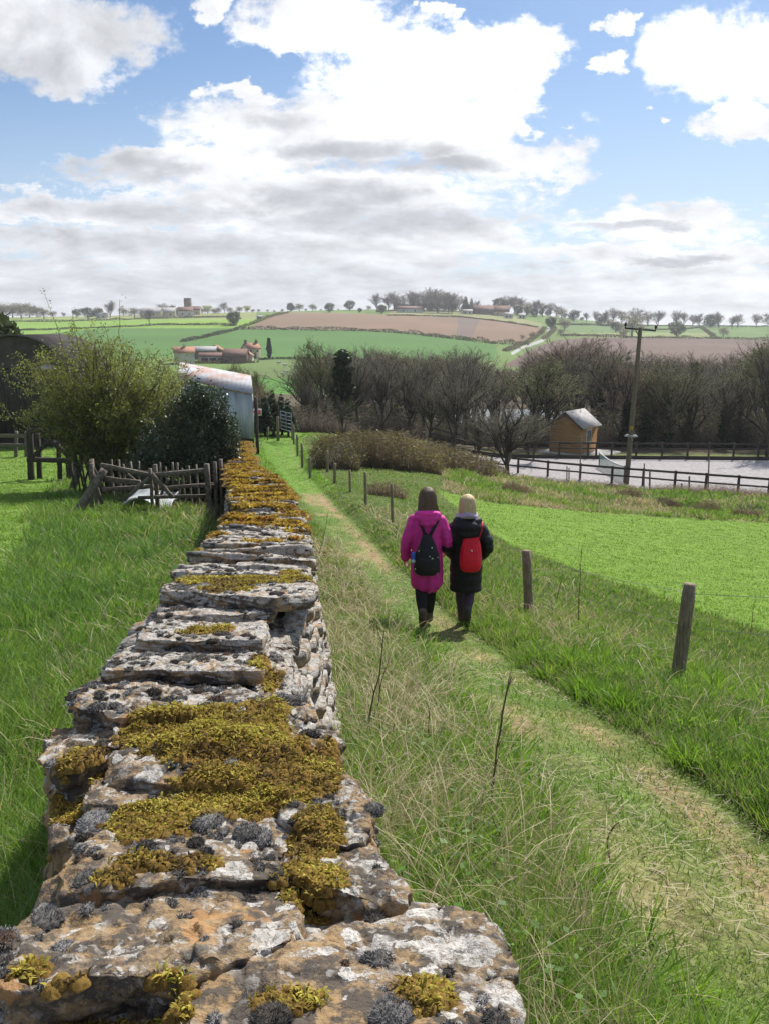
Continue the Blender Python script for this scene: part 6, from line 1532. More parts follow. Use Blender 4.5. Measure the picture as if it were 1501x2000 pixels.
# bramble mound and scrub
def scrub(px, Y, w, d, h, n, lab, col, leafc=None, nleaf=0, name='bramble_patch', tw=.010, cat='brambles', stuff=False, rise=0.0):
    c = gz(px, Y); x = rs.uniform(-1, 1, n); y = rs.uniform(-1, 1, n); hh = h * np.clip(1 - (x * x + y * y) * .55, .1, 1) ** .6 * (1 + .5 * n2(x * w, y * d + px, .9, 3, 6))
    X = c[0] + x * w; Y_ = c[1] + y * d; Z = H(X, Y_); A, B, Wd, Cc = [], [], [], []
    az = rs.uniform(0, 6.28, n); P = np.stack([X, Y_, Z], -1)
    z1 = hh * rs.uniform(.3, 1, n); L = hh * rs.uniform(.2, .9, n); p1 = P + np.stack([np.cos(az) * L * .4, np.sin(az) * L * .4, z1], -1); p2 = p1 + np.stack([np.cos(az) * L * .6, np.sin(az) * L * .6, -L * rs.uniform(-.3, .5, n)], -1)
    cc = np.array(col) * rs.uniform(.6, 1.4, (n, 1)); V1, T1_, C1 = ribbons(P, p1, np.full(n, tw), cc * .8, cc); V2, T2_, C2 = ribbons(p1, p2, np.full(n, tw * .8), cc, cc * 1.1)
    V = np.concatenate([V1, V2]); Fs = [np.concatenate([T1_, T2_ + len(V1)])]; C = np.concatenate([C1, C2])
    if nleaf:
        i_ = rs.integers(0, n, nleaf); t = rs.uniform(0, 1, (nleaf, 1)); Q_ = p1[i_] * (1 - t) + p2[i_] * t + rs.normal(0, .06, (nleaf, 3)); vv, q, c2 = quads(Q_, rs.uniform(.03, .06, nleaf) * max(1, Y / 30), np.array(leafc) * rs.uniform(.5, 1.5, (nleaf, 1))); Fs.append(q + len(V)); V = np.concatenate([V, vv]); C = np.concatenate([C, c2])
    o = mk(name, V, Fs, M['leaf'], None, col=np.clip(C, .005, 1), loc=tuple(c)); tag(o, lab, cat, None, 'stuff' if stuff else None); return o
scrub(740, 36, 2.7, 2.2, 1.45, 7000, 'big brown and olive bramble mound beside the fence past the walkers', (.22, .165, .095), (.17, .15, .06), 6000, tw=.013)
scrub(850, 40, 2.8, 2.2, 1.1, 5000, 'lower brown bramble sprawl to the right of the big mound', (.19, .145, .09), (.16, .13, .06), 3500, tw=.012)
scrub(905, 45, 2.6, 2.0, .9, 3000, 'sparse brown bramble tangle near the corner of the arena', (.20, .16, .11), (.16, .13, .07), 1500, tw=.012)
scrub(660, 33, .9, 1.6, 1.0, 2200, 'small dark bramble clump round the old fence posts', (.14, .11, .07), (.12, .12, .05), 1500)
scrub(1420, 44.6, 4.2, 1.4, .75, 4200, 'band of dead reddish-brown stems along the arena fence at right', (.27, .19, .13), None, 0, name='dead_stems', cat='dead growth', tw=.008, stuff=True)
scrub(1130, 46.0, 3.2, 1.2, .45, 2000, 'band of dead brown stems at the foot of the pole', (.24, .18, .12), None, 0, name='dead_stems', cat='dead growth', tw=.008, stuff=True)
for i, (px, Yq, lb) in enumerate([(1310, 33.5, 'dark dead tussock hump at the far edge of the crop field'), (1385, 32.2, 'smaller brown tussock right of the dark hump on the field edge'), (1235, 36, 'straw tussock behind the crop field below the pole'), (1010, 31, 'straw tussock near the left corner of the crop field'), (755, 23.5, 'pale tussock round the third fence post'), (1470, 32, 'brown tussock at the right end of the field edge')]):
    scrub(px, Yq, .55, .5, .42, 900, lb, (.25, .19, .11) if i not in (0,) else (.15, .10, .06), None, 0, name='grass_tussock', cat='tussock', tw=.008)
for px, Yq, w, h, n, lb in [(690, 76, 7, 3.4, 4500, 'left'), (900, 80, 9, 2.6, 6500, 'middle'), (1300, 79, 14, 4.0, 14000, 'right'), (1150, 92, 10, 3.6, 6500, 'hut'), (1560, 80, 6, 4.2, 5000, 'edge')]:
    scrub(px, Yq, w, 4.5, h, n, {'left': 'bare undergrowth at the left end of the valley wood', 'middle': 'bare undergrowth in front of the pond', 'right': 'bare undergrowth along the wood behind the arena', 'hut': 'bare undergrowth in the wood behind the hut', 'edge': 'bare undergrowth at the right edge of the wood'}[lb], (.12, .10, .075), (.10, .10, .05), n // 2, name='undergrowth', cat='undergrowth', tw=.022, stuff=True)
scrub(484, 53, 1.3, 1.2, 3.4, 3500, 'tall brown scrub behind the shed and notice board', (.17, .13, .085), (.16, .13, .06), 3000, name='scrub', cat='scrub', tw=.014)
scrub(600, 56, 3.6, 1.5, 1.6, 2600, 'low brown scrub beyond the crest right of the gate', (.15, .12, .085), None, 0, name='scrub', cat='scrub', tw=.014)

# ------------------------------------------------------------ farm, village, church
Mw = simple('cream_stone', (.55, .48, .38), (.44, .37, .28), 1.2, .9, .2); Mb_ = simple('brown_stone', (.20, .15, .11), (.15, .11, .085), 1.2, .9, .2); Mr = simple('red_pantiles', (.40, .19, .125), (.30, .15, .10), 1.5, .85, .2); Mrb = simple('brown_tiles', (.20, .115, .09), (.14, .085, .07), 1.5, .85, .2); Mg = simple('grey_sheet_roof', (.38, .37, .37), (.28, .27, .27), 1.5, .8, .2); Mp = simple('pale_panel', (.58, .56, .50), (.45, .43, .38), 1.0, .8, .2); Mgl = simple('window_dark', (.05, .05, .06), None, 4, .2, 0)
def house(name, px, Y, w, d, eh, rh, rot, wm, rm, lab, cat='house', wins=(), chim=(), hip=0.0, group=None, sink=.6, door=None):
    c = gz(px, Y); root = empty(name, c, R(rot), lab, cat, group); m_ = MB(); z0 = -sink
    m_.add([[-w/2, -d/2, z0], [w/2, -d/2, z0], [w/2, d/2, z0], [-w/2, d/2, z0], [-w/2, -d/2, eh], [w/2, -d/2, eh], [w/2, d/2, eh], [-w/2, d/2, eh], [-w/2 + hip, 0, eh + rh], [w/2 - hip, 0, eh + rh]], [[[0, 1, 5, 4], [2, 3, 7, 6], [1, 2, 6, 5], [3, 0, 4, 7]], [[5, 6, 9], [7, 4, 8]]])
    m_.build('wall', wm, root); m_ = MB(); o_ = .3; k = rh / (d / 2)
    for s_ in (-1, 1):
        V = np.array([[-w/2 - o_, s_ * (d/2 + o_), eh - o_ * k + .05], [w/2 + o_, s_ * (d/2 + o_), eh - o_ * k + .05], [w/2 + o_ - hip, 0, eh + rh + .05], [-w/2 - o_ + hip, 0, eh + rh + .05]]); V = np.concatenate([V, V + [0, 0, .2]]); m_.add(V, [[[0, 1, 2, 3], [4, 7, 6, 5], [0, 4, 5, 1], [1, 5, 6, 2], [2, 6, 7, 3], [3, 7, 4, 0]]])
    rf = m_.build('roof', rm, root)
    for x_ in chim:
        m_ = MB(); m_.box(x_, 0, eh + rh + .3, .9, .8, 1.9); m_.box(x_, 0, eh + rh + 1.3, 1.05, .95, .15); m_.build('chimney', wm if wm is not Mw else Mb_, rf)
    for x_, z_, ww, hh in wins:
        m_ = MB(); m_.box(x_, -d / 2 - .02, z_, ww, .10, hh); f = m_.build('window', Mgl if ww < 2 else Mgl, root)
    if door: m_ = MB(); m_.box(door, -d / 2 - .02, 1.0, 1.0, .1, 2.1); m_.build('door', Mb_, root)
    return root
house('farmhouse', 499, 322, 5.6, 5.2, 3.9, 1.9, 38, Mw, Mr, 'two-storey farmhouse with a bright red roof and chimneys left of the cypress', wins=((-1.5, 2.9, .7, .9), (1.4, 2.9, .7, .9), (-1.5, 1.1, .7, .9)), chim=(-2.4, 2.4), door=.2)
house('farm_barn', 470, 300, 8.6, 5.4, 2.6, 2.3, -6, Mb_, Mrb, 'long brown stone barn beside the farmhouse', 'barn', wins=((-1, 1.4, .6, .8),))
house('farm_barn', 486, 304, 3.4, 6.0, 2.4, 2.2, 84, Mw, Mr, 'short red-roofed wing joining the barn to the farmhouse', 'barn')
house('cattle_shed', 428, 302, 10.5, 5, 2.2, 1.2, 2, Mp, Mrb, 'low open-fronted cattle shed in the middle of the farmyard', 'shed', wins=((-3, 1, 2.4, 1.5), (0, 1, 2.4, 1.5), (3, 1, 2.4, 1.5)))
house('farm_barn', 412, 322, 9, 6, 3.1, 1.5, 0, Mb_, Mg, 'grey-roofed farm building behind the cattle shed', 'barn')
house('farm_barn', 372, 298, 7.2, 7, 3.9, 1.9, 15, Mp, Mr, 'pale walled farm barn at the left end of the farmyard', 'barn', chim=(.3,))
house('farm_barn', 432, 326, 4, 5, 3.2, 1.6, 80, Mb_, Mr, 'small red gabled building at the back of the farmyard', 'barn')
# ridge village
for px, yy, w, d, eh, rh, rot, wm, rm, lb in [(316, 770, 20, 9, 4, 4.5, -12, Mw, Mg, 'long pale-roofed house at the left of the ridge village'), (345, 775, 15, 8, 4, 4, 8, Mw, Mg, 'grey-roofed house in the ridge village left of the church'), (379, 745, 13, 8, 5, 3.5, 20, Mp, Mrb, 'pale gabled house just below the church tower'), (397, 790, 10, 7, 4.5, 3.5, 0, Mw, Mrb, 'small house right of the church in the ridge village'),
      (797, 770, 24, 8, 3.2, 2.6, 0, Mp, Mrb, 'long low pale house under the ridge plantation'), (937, 775, 22, 9, 3.5, 4.5, 5, Mb_, Mrb, 'brown-roofed house half hidden at the right end of the plantation'), (969, 760, 14, 8, 4, 5, -10, Mw, Mrb, 'large brown-roofed house on the ridge above the brown field'), (982, 730, 7, 5, 3, 1.8, 0, Mp, Mg, 'small white outbuilding left of a pair above the brown field'), (1007, 735, 6, 5, 2.6, 1.6, 0, Mp, Mg, 'small white outbuilding right of a pair above the brown field'), (905, 765, 9, 6, 2.6, 1.6, 0, Mp, Mg, 'low white shed beneath the plantation conifers'), (222, 770, 10, 6, 3, 2, 0, Mp, Mg, 'small pale building among the trees at far left of the ridge'), (517, 640, 4, 3, 2, .9, 0, Mp, Mg, 'tiny white shed on the hedge left of the brown field')]:
    house('house', px, yy, w, d, eh, rh, rot, wm, rm, lb, 'house', wins=((-w * .25, eh * .5, 1.2, 1.4), (w * .2, eh * .5, 1.2, 1.4)), sink=1.5)
yc_ = 800; cc_ = gz(384, yc_); zt = float(P3(384, 583, yc_)[2]) - cc_[2]; ch = empty('church', cc_, 0, 'grey church with a square battlemented tower on the ridge', 'church')
m_ = MB(); m_.box(0, 0, zt / 2 - 1, 6.2, 6.2, zt + 1.0 - 1.2); [m_.box(a, b, zt - .3, 1.0, 1.0, 1.5) for a in (-2.4, -.8, .8, 2.4) for b in (-2.4, 2.4)]; [m_.box(a, b, zt - .3, 1.0, 1.0, 1.5) for a in (-2.4, 2.4) for b in (-.8, .8)]; tw_ = m_.build('tower', Mb_, ch)
m_ = MB(); m_.box(0, -2.92, zt * .72, 1.1, .1, 2.2); m_.build('belfry_window', Mgl, tw_)
m_ = MB(); w, d, eh, rh = 11, 6, 3.0, 2.2; m_.add([[-w/2, -d/2, -1.5], [w/2, -d/2, -1.5], [w/2, d/2, -1.5], [-w/2, d/2, -1.5], [-w/2, -d/2, eh], [w/2, -d/2, eh], [w/2, d/2, eh], [-w/2, d/2, eh], [-w/2, 0, eh + rh], [w/2, 0, eh + rh]], [[[0, 1, 5, 4], [2, 3, 7, 6], [1, 2, 6, 5], [3, 0, 4, 7], [4, 5, 9, 8], [6, 7, 8, 9]], [[5, 6, 9], [7, 4, 8]]]); nv = m_.build('nave', Mb_, ch); nv.location = (-8, 0, 0)
# sheep
def sheep_mesh():
    m_ = MB()
    def ell(c, r, k=10):
        a = np.arange(k) / k * 6.283; V = []
        for e in np.linspace(-1.4, 1.4, 7): V += [[c[0] + r[0] * math.sin(e), c[1] + r[1] * math.cos(e) * math.cos(t), c[2] + r[2] * math.cos(e) * math.sin(t)] for t in a]
        V = np.array(V); i = np.arange(6)[:, None] * k; j = np.arange(k)[None]; m_.add(V, [np.stack([i + j, i + (j + 1) % k, i + k + (j + 1) % k, i + k + j], -1).reshape(-1, 4), [list(range(k))[::-1], list(range(6 * k, 7 * k))]])
    ell((0, 0, .62), (.55, .27, .27)); ell((.42, 0, .70), (.25, .17, .2)); 
    for x_ in (-.32, .32):
        for y_ in (-.13, .13): m_.tube([[x_, y_, .5], [x_ + .02, y_, .28], [x_, y_, .0]], [.07, .04, .035], 6)
    m_.tube([[-.52, 0, .68], [-.60, 0, .5]], [.05, .03], 5)
    return m_
shp = None
for i, (px, v, rz, up) in enumerate([(545, 712.5, 0, 1), (557, 717, 40, 0), (582, 721, 160, 0), (579, 735, 10, 0), (560, 731, 200, 1), (585, 726, 90, 0), (553, 735, 120, 0), (640, 712, 10, 0)]):
    b = hit(px, v, H, y0=200)
    if shp is None:
        root = empty('sheep', b, R(rz)); body = sheep_mesh().build('body', simple('fleece', (.66, .62, .54), (.55, .5, .43), 20, .95, .3), root, smooth=True)
        m_ = MB(); m_.tube([[.55, 0, .80], [.68, 0, .74], [.80, 0, .60]], [.11, .095, .05], 8); m_.tube([[.62, .07, .82], [.60, .17, .80]], [.03, .012], 4); m_.tube([[.62, -.07, .82], [.60, -.17, .80]], [.03, .012], 4); m_.build('head', Mp, root, smooth=True); shp = root; s = root
    else: s = copy_tree(shp)
    s.location = b; s.rotation_euler = (0, 0, R(rz)); s.scale = (1.5,) * 3
    tag(s, 'small white sheep grazing in the pale paddock beyond the shed', 'sheep', 'sheep in the paddock below the farm')
V3 = lambda *a: np.array(a, float)
# ------------------------------------------------------------ the two walkers
def ellip(m_, c, r, k=16, n=10, rot=None):
    a = np.arange(k) / k * 6.2832; e = np.linspace(-math.pi / 2 * .96, math.pi / 2 * .96, n)
    V = np.array([[math.cos(e_) * math.cos(t), math.cos(e_) * math.sin(t), math.sin(e_)] for e_ in e for t in a]) * np.array(r)
    if rot is not None: V = V @ np.array(rot).T
    V = V + np.array(c); i = np.arange(n - 1)[:, None] * k; j = np.arange(k)[None]
    m_.add(V, [np.stack([i + j, i + (j + 1) % k, i + k + (j + 1) % k, i + k + j], -1).reshape(-1, 4), [list(range(k))[::-1], list(range((n - 1) * k, n * k))]])
def limb(m_, pts, rads, k=14):
    pts = np.array(pts, float); n = len(pts); T = np.linspace(0, n - 1, (n - 1) * 5 + 1)
    P = np.stack([np.interp(T, range(n), pts[:, i]) for i in range(3)], -1); Rr = np.interp(T, range(n), rads)
    Ps = P.copy()
    for _ in range(3): Ps[1:-1] = .25 * Ps[:-2] + .5 * Ps[1:-1] + .25 * Ps[2:]
    m_.tube(Ps, Rr, k); ellip(m_, Ps[0], [Rr[0]] * 3, 12, 8); ellip(m_, Ps[-1], [Rr[-1]] * 3, 12, 8)
def loft(m_, rings, k=28):
    """rings (cx, cy, z, rx, ry)"""
    rings = np.array(rings, float); n = len(rings); T = np.linspace(0, n - 1, (n - 1) * 4 + 1); Rg = np.stack([np.interp(T, range(n), rings[:, i]) for i in range(5)], -1)
    for _ in range(2): Rg[1:-1] = .25 * Rg[:-2] + .5 * Rg[1:-1] + .25 * Rg[2:]
    a = np.arange(k) / k * 6.2832; V = np.array([[q[0] + q[3] * math.copysign(abs(math.cos(t)) ** .9, math.cos(t)), q[1] + q[4] * math.copysign(abs(math.sin(t)) ** .9, math.sin(t)), q[2]] for q in Rg for t in a]); n = len(Rg)
    i = np.arange(n - 1)[:, None] * k; j = np.arange(k)[None]
    m_.add(V, [np.stack([i + j, i + (j + 1) % k, i + k + (j + 1) % k, i + k + j], -1).reshape(-1, 4), [list(range(k))[::-1], list(range((n - 1) * k, n * k))]])
def fuse(m_, name, mat, parent, voxel=.01, sm=2, fold=None):
    o = m_.build(name, None, None); md = o.modifiers.new('r', 'REMESH'); md.mode = 'VOXEL'; md.voxel_size = voxel
    s = o.modifiers.new('s', 'SMOOTH'); s.iterations = sm * 2; s.factor = .5
    dg = bpy.context.evaluated_depsgraph_get(); me = bpy.data.meshes.new_from_object(o.evaluated_get(dg)); bpy.data.objects.remove(o)
    n = len(me.vertices); P = np.empty(n * 3, np.float32); me.vertices.foreach_get('co', P); P = P.reshape(-1, 3).astype(float)
    if fold is not None:
        Nn = np.empty(n * 3, np.float32); me.vertices.foreach_get('normal', Nn); Nn = Nn.reshape(-1, 3)
        P = P + Nn * fold(P)[:, None]
        me.vertices.foreach_set('co', P.astype(np.float32).ravel())
    me.polygons.foreach_set('use_smooth', np.ones(len(me.polygons), bool)); me.materials.append(mat); me.name = name
    o = bpy.data.objects.new(name, me); COL.objects.link(o); o.parent = parent; return o
def hand(m_, wrist, dirv, side, thumbv, s=1.0):
    w = np.array(wrist); d = np.array(dirv, float); d /= np.linalg.norm(d); t = np.array(thumbv, float); t -= d * (t @ d); t /= np.linalg.norm(t); nrm = np.cross(d, t)
    pc = w + d * .045 * s; Rm = np.stack([t * 1, nrm * 1, d], 1)
    ellip(m_, pc, (.038 * s, .014 * s, .05 * s), 14, 10, Rm)
    for k, (off, L) in enumerate([(.027, .066), (.009, .074), (-.009, .069), (-.027, .054)]):
        b = w + d * .08 * s + t * off * s; c = b + d * L * .5 * s + nrm * .008 * side; e = c + (d * .75 + nrm * side * .66) * L * .5 * s
        limb(m_, [b, c, e], [.0088 * s, .008 * s, .0065 * s], 8)
    b = w + d * .02 * s + t * .03 * s; limb(m_, [b, b + (d * .6 + t * .55) * .035 * s, b + (d * 1.0 + t * .45) * .062 * s], [.0115 * s, .010 * s, .008 * s], 8)
def human(root, S, legL, legR, armL, armR, skin, headyaw=0, hands=True):
    m_ = MB(); s = S
    loft(m_, np.array([(0, 0, .80, .13, .10), (0, .0, .90, .165, .115), (0, .01, 1.02, .135, .095), (0, 0, 1.15, .14, .10), (0, -.01, 1.27, .155, .10), (0, -.015, 1.34, .115, .08), (0, -.01, 1.40, .06, .055)]) * [s, s, s, s, s])
    limb(m_, np.array([(0, -.012, 1.36), (0, -.0, 1.44), (0, .008, 1.49)]) * s, [.058 * s, .05 * s, .05 * s])
    hc = np.array([0, .015, 1.565]) * s; ellip(m_, hc, (.074 * s, .094 * s, .112 * s), 20, 14); ellip(m_, hc + np.array([0, .035, -.055]) * s, (.052 * s, .055 * s, .055 * s))
    ellip(m_, hc + np.array([0, .100, -.018]) * s, (.011 * s, .016 * s, .022 * s), 10, 8); ellip(m_, hc + np.array([0, .088, -.055]) * s, (.022 * s, .010 * s, .008 * s), 10, 8)
    for e in (-1, 1): ellip(m_, hc + np.array([e * .076, -.005, -.012]) * s, (.010 * s, .018 * s, .030 * s), 10, 8); ellip(m_, hc + np.array([e * .03, .083, .018]) * s, (.018 * s, .012 * s, .006 * s), 10, 8)
    for L in (legL, legR):
        limb(m_, np.array([L[0], L[1], L[2]]) * s, [.082 * s, .056 * s, .036 * s]); limb(m_, np.array([L[1], (L[1] * .62 + L[2] * .38), L[2]]) * s, [.05 * s, .054 * s, .034 * s])
        limb(m_, np.array([L[2], (L[2] + L[3]) / 2, L[3]]) * s, [.036 * s, .036 * s, .026 * s])
    for A_, sd_ in ((armL, -1), (armR, 1)):
        limb(m_, np.array([A_[0] + V3(-.035 * sd_, 0, -.05), A_[1], A_[2]]) * s, [.044 * s, .036 * s, .026 * s]); d = A_[2] - A_[1]; 
        hand(m_, A_[2] * s, d * .6 + np.array([0, .03, -.12]), sd_ * -1, (-sd_ * .3, .9, .1), s)
    b = fuse(m_, 'body', skin, root, .0075, 1)
    return b
Ms = simple('skin', (.50, .31, .23), (.46, .27, .20), 30, .6, .1)
def cloth(name, c, k=.75, sc=22, rough=.8, bs=.35, sheen=0): return simple(name, c, tuple(x * k for x in c), sc, rough, bs, .004)
fold = lambda amp, seed=0, sc=(9, 9, 4): (lambda P: amp * fbm(P * np.array(sc), 3, seed) + amp * .5 * fbm(P * np.array(sc) * 2.6, 2, seed + 3))
def boot(mb_, ank, toe, s):
    d = toe - ank; limb(mb_, [ank + V3(0, -.012, .07), ank, ank + d * .35 + V3(0, 0, -.01)], [.05 * s, .052 * s, .05 * s]); limb(mb_, [ank - d * .22 - V3(0, 0, .012), ank + d * .5 - V3(0, 0, .01), toe], [.043 * s, .046 * s, .036 * s])
def eyes(root, S):
    for e in (-1, 1):
        m_ = MB(); ellip(m_, np.array([e * .03, .103, 1.572]) * S, (.011 * S, .006 * S, .008 * S), 10, 8); m_.build('eye', simple('eye_dark', (.05, .04, .035), None, 4, .3, 0) if 'eye_dark' not in bpy.data.materials else bpy.data.materials['eye_dark'], root, smooth=True)
# --- left walker, magenta coat
p1 = hit(831, 1226, H); p1 = np.array(p1); print('p1', p1); d1 = float(P3(836, 953, p1[1])[2] - p1[2]); print('height1', d1)
w1 = empty('person', p1, R(-2), 'long-haired walker in a magenta coat and black leggings, left of the pair', 'person', 'the two walkers')
S1 = d1 / 1.70
def solve(root, foot): return foot
gl = Hs(p1[0] - .07, p1[1] - .2) - p1[2]; gr = Hs(p1[0] + .06, p1[1] + .15) - p1[2]
LL = [V3(-.085, 0, .90), V3(-.07, -.03, .50), V3(-.045, -.30, .20 + gl), V3(-.045, -.20, .05 + gl)]; LR = [V3(.085, 0, .90), V3(.06, .10, .50), V3(.035, .16, .10 + gr), V3(.045, .31, .045 + gr)]
AL = [V3(-.18, -.01, 1.35), V3(-.245, -.05, 1.09), V3(-.255, .04, .87)]; AR = [V3(.18, -.01, 1.35), V3(.25, -.07, 1.09), V3(.215, .10, .95)]
human(w1, S1, LL, LR, AL, AR, Ms); eyes(w1, S1)
m_ = MB(); s = S1
for L in (LL, LR): limb(m_, np.array([L[0], L[1], L[1] * .62 + L[2] * .38, L[2] + V3(0, 0, .03)]) * s, [.097 * s, .068 * s, .066 * s, .047 * s])
fuse(m_, 'leggings', cloth('black_leggings', (.018, .018, .020)), w1, .009, 2, fold(.003, 5))
for L in (LL, LR): m_ = MB(); boot(m_, L[2] * s, L[3] * s, s); fuse(m_, 'boot', cloth('brown_boot', (.13, .095, .07)), w1, .008, 1)
m_ = MB()
loft(m_, np.array([(.01, -.01, .47, .10, .10), (.0, -.01, .53, .185, .15), (0, -.01, .66, .195, .155), (0, -.005, .85, .19, .15), (0, 0, 1.0, .17, .135), (0, 0, 1.15, .175, .135), (0, -.01, 1.27, .195, .13), (0, -.015, 1.36, .155, .11), (0, -.01, 1.44, .08, .08)]) * s)
for A_, sg_ in ((AL, -1), (AR, 1)): limb(m_, np.array([A_[0] + V3(-.03 * sg_, 0, -.035), A_[1] + V3(.0, 0, 0), A_[2] + (A_[2] - A_[1]) * .06]) * s, [.078 * s, .066 * s, .056 * s])
def f1(P):
    z = P[:, 2] / s; q = fold(.006, 11, (10, 10, 5))(P); hem = np.clip((.75 - z) / .3, 0, 1); ang = np.arctan2(P[:, 1], P[:, 0]); return q + hem * .010 * np.sin(ang * 9 + 1) + .003 * np.sin(P[:, 2] * 70 + P[:, 0] * 25) * np.clip(fbm(P * 6, 2, 8) + .3, 0, 1)
coat = fuse(m_, 'coat', cloth('magenta_coat', (.74, .045, .36), .72, 16, .6, .3), w1, .009, 2, f1)
m_ = MB(); ellip(m_, V3(-.005, -.115, 1.375) * s, (.155 * s, .070 * s, .060 * s)); ellip(m_, V3(-.07, -.085, 1.40) * s, (.085 * s, .07 * s, .055 * s)); ellip(m_, V3(.075, -.085, 1.40) * s, (.085 * s, .07 * s, .055 * s)); ellip(m_, V3(0, -.14, 1.325) * s, (.10 * s, .045 * s, .05 * s))
fuse(m_, 'hood', bpy.data.materials['magenta_coat'], w1, .008, 2, fold(.006, 21, (14, 14, 14)))
m_ = MB(); ellip(m_, V3(.0, -.112, 1.43) * s, (.125 * s, .066 * s, .036 * s)); fuse(m_, 'hood_lining', cloth('pink_lining', (.90, .06, .42), .85), w1, .008, 1, fold(.004, 22, (14, 14, 14)))
def hairmat(nm, a, b): return simple(nm, a, b, 5, .55, .5, .006, stretch=(26, 26, 1.2))
m_ = MB(); loft(m_, np.array([(0, .0, 1.712, .012, .014), (0, -.001, 1.700, .045, .055), (0, -.002, 1.672, .078, .094), (0, -.006, 1.62, .098, .116), (0, -.018, 1.55, .106, .112), (0, -.042, 1.47, .110, .088), (.002, -.085, 1.40, .118, .066), (.004, -.125, 1.33, .112, .050)]) * s); limb(m_, np.array([(.085, -.03, 1.5), (.112, -.04, 1.42), (.125, -.03, 1.34)]) * s, [.03 * s, .026 * s, .012 * s])
fuse(m_, 'hair', hairmat('dark_blonde_hair', (.155, .105, .065), (.075, .052, .036)), w1, .007, 1, lambda P: .004 * np.sin(np.arctan2(P[:, 1], P[:, 0]) * 34 + 3 * fbm(P * 8, 2, 3)))
# black patterned rucksack on her back
bk_off = p1 + V3(-.01, -.2, .72) * s
bkr = empty('rucksack', bk_off, R(-2), 'black rucksack with small bright flecks worn on the magenta coat', 'rucksack')
m_ = MB(); loft(m_, (np.array([(.0, 0, .0, .10, .05), (.0, 0, .03, .155, .085), (0, 0, .14, .155, .095), (0, .0, .26, .135, .085), (0, .01, .37, .09, .06), (0, .02, .45, .055, .035), (0, .03, .475, .05, .028)])) * s)
m, N, out = newmat('flecked_black_cloth'); pp = N.n('ShaderNodeTexCoord').outputs['Object']; vo = N.n('ShaderNodeTexVoronoi', inp={'Vector': pp, 'Scale': 24.0}); kk = N.m('MULTIPLY', N.ss(vo.outputs['Distance'], .22, .16), N.ss(N.n('ShaderNodeSeparateColor', inp={0: vo.outputs['Color']}).outputs[1], .72, .74)); cf = N.mix(.55, vo.outputs['Color'], (.75, .6, .45)); pbsdf(N, out, N.mix(kk, (.016, .016, .020), cf), .6, N.noise(pp, 30, 4), .4, .004)
fuse(m_, 'sack', m, bkr, .008, 1, fold(.007, 31, (12, 12, 9)))
m_ = MB(); loft(m_, (np.array([(.0, -.085, .05, .06, .02), (.0, -.09, .10, .10, .025), (0, -.085, .2, .10, .022), (0, -.07, .23, .08, .015)])) * s); fuse(m_, 'front_pocket', m, bkr, .008, 1)
strap = cloth('black_webbing', (.02, .02, .024))
for (a, b, c) in [((-.02, .02, .46), (-.075, .055, .60), (-.10, .12, .70)), ((.03, .02, .46), (.11, .06, .61), (.155, .13, .70))]:
    m_ = MB(); P_ = [V3(*a) * s, V3(*b) * s, V3(*c) * s]
    for i in range(2): m_.beam(P_[i], P_[i + 1] + (P_[i + 1] - P_[i]) * .03, .034 * s, .012, up=(0, 1, 0))
    m_.build('strap', strap, bkr)
m_ = MB(); limb(m_, np.array([(-.152, -.02, .16), (-.155, -.02, .26)]) * s, [.026 * s, .024 * s]); fuse(m_, 'water_bottle', cloth('blue_plastic', (.05, .16, .60)), bkr, .006, 1)
m_ = MB(); ellip(m_, V3(-.155, -.04, .175) * s, (.024 * s, .02 * s, .022 * s)); m_.build('bottle_cap', cloth('pale_plastic', (.55, .65, .72)), bkr, smooth=True)
# --- right walker, black coat
p2 = np.array(hit(906, 1225, H)); d2 = float(P3(910, 967, p2[1])[2] - p2[2]); print('p2', p2, d2); S2 = d2 / 1.70; s = S2
w2 = empty('person', p2, R(-3), 'blonde walker in a knee-length black padded coat and lilac scarf', 'person', 'the two walkers')
gl = Hs(p2[0] - .05, p2[1] + .2) - p2[2]; gr = Hs(p2[0] + .03, p2[1] - .2) - p2[2]
LL = [V3(-.08, 0, .90), V3(-.06, .11, .50), V3(-.03, .16, .10 + gl), V3(-.03, .30, .045 + gl)]; LR = [V3(.085, 0, .90), V3(.055, -.01, .50), V3(.015, -.22, .20 + gr), V3(.02, -.15, .045 + gr)]
AL = [V3(-.18, -.01, 1.34), V3(-.255, -.09, 1.08), V3(-.17, .06, .93)]; AR = [V3(.18, -.01, 1.34), V3(.285, -.09, 1.08), V3(.19, .06, .92)]
human(w2, S2, LL, LR, AL, AR, Ms); eyes(w2, S2)
m_ = MB()
for L in (LL, LR): limb(m_, np.array([L[0], L[1], L[1] * .62 + L[2] * .38, L[2] + V3(0, 0, .02)]) * s, [.095 * s, .066 * s, .065 * s, .045 * s])
fuse(m_, 'leggings', cloth('purple_leggings', (.075, .048, .082)), w2, .009, 2, fold(.0025, 6))
for L in (LL, LR): m_ = MB(); boot(m_, L[2] * s, L[3] * s, s * .98); fuse(m_, 'boot', cloth('grey_boot', (.085, .07, .07)), w2, .008, 1)
m_ = MB()
loft(m_, np.array([(0, -.005, .50, .20, .155), (0, -.005, .60, .20, .16), (0, 0, .80, .205, .16), (0, 0, .97, .19, .15), (0, 0, 1.12, .195, .15), (0, -.01, 1.25, .21, .15), (0, -.015, 1.35, .17, .125), (0, -.01, 1.43, .10, .09)]) * s)
for A_, sg_ in ((AL, -1), (AR, 1)): limb(m_, np.array([A_[0] + V3(-.03 * sg_, 0, -.04), A_[1], A_[2] + (A_[2] - A_[1]) * .02]) * s, [.086 * s, .078 * s, .062 * s])
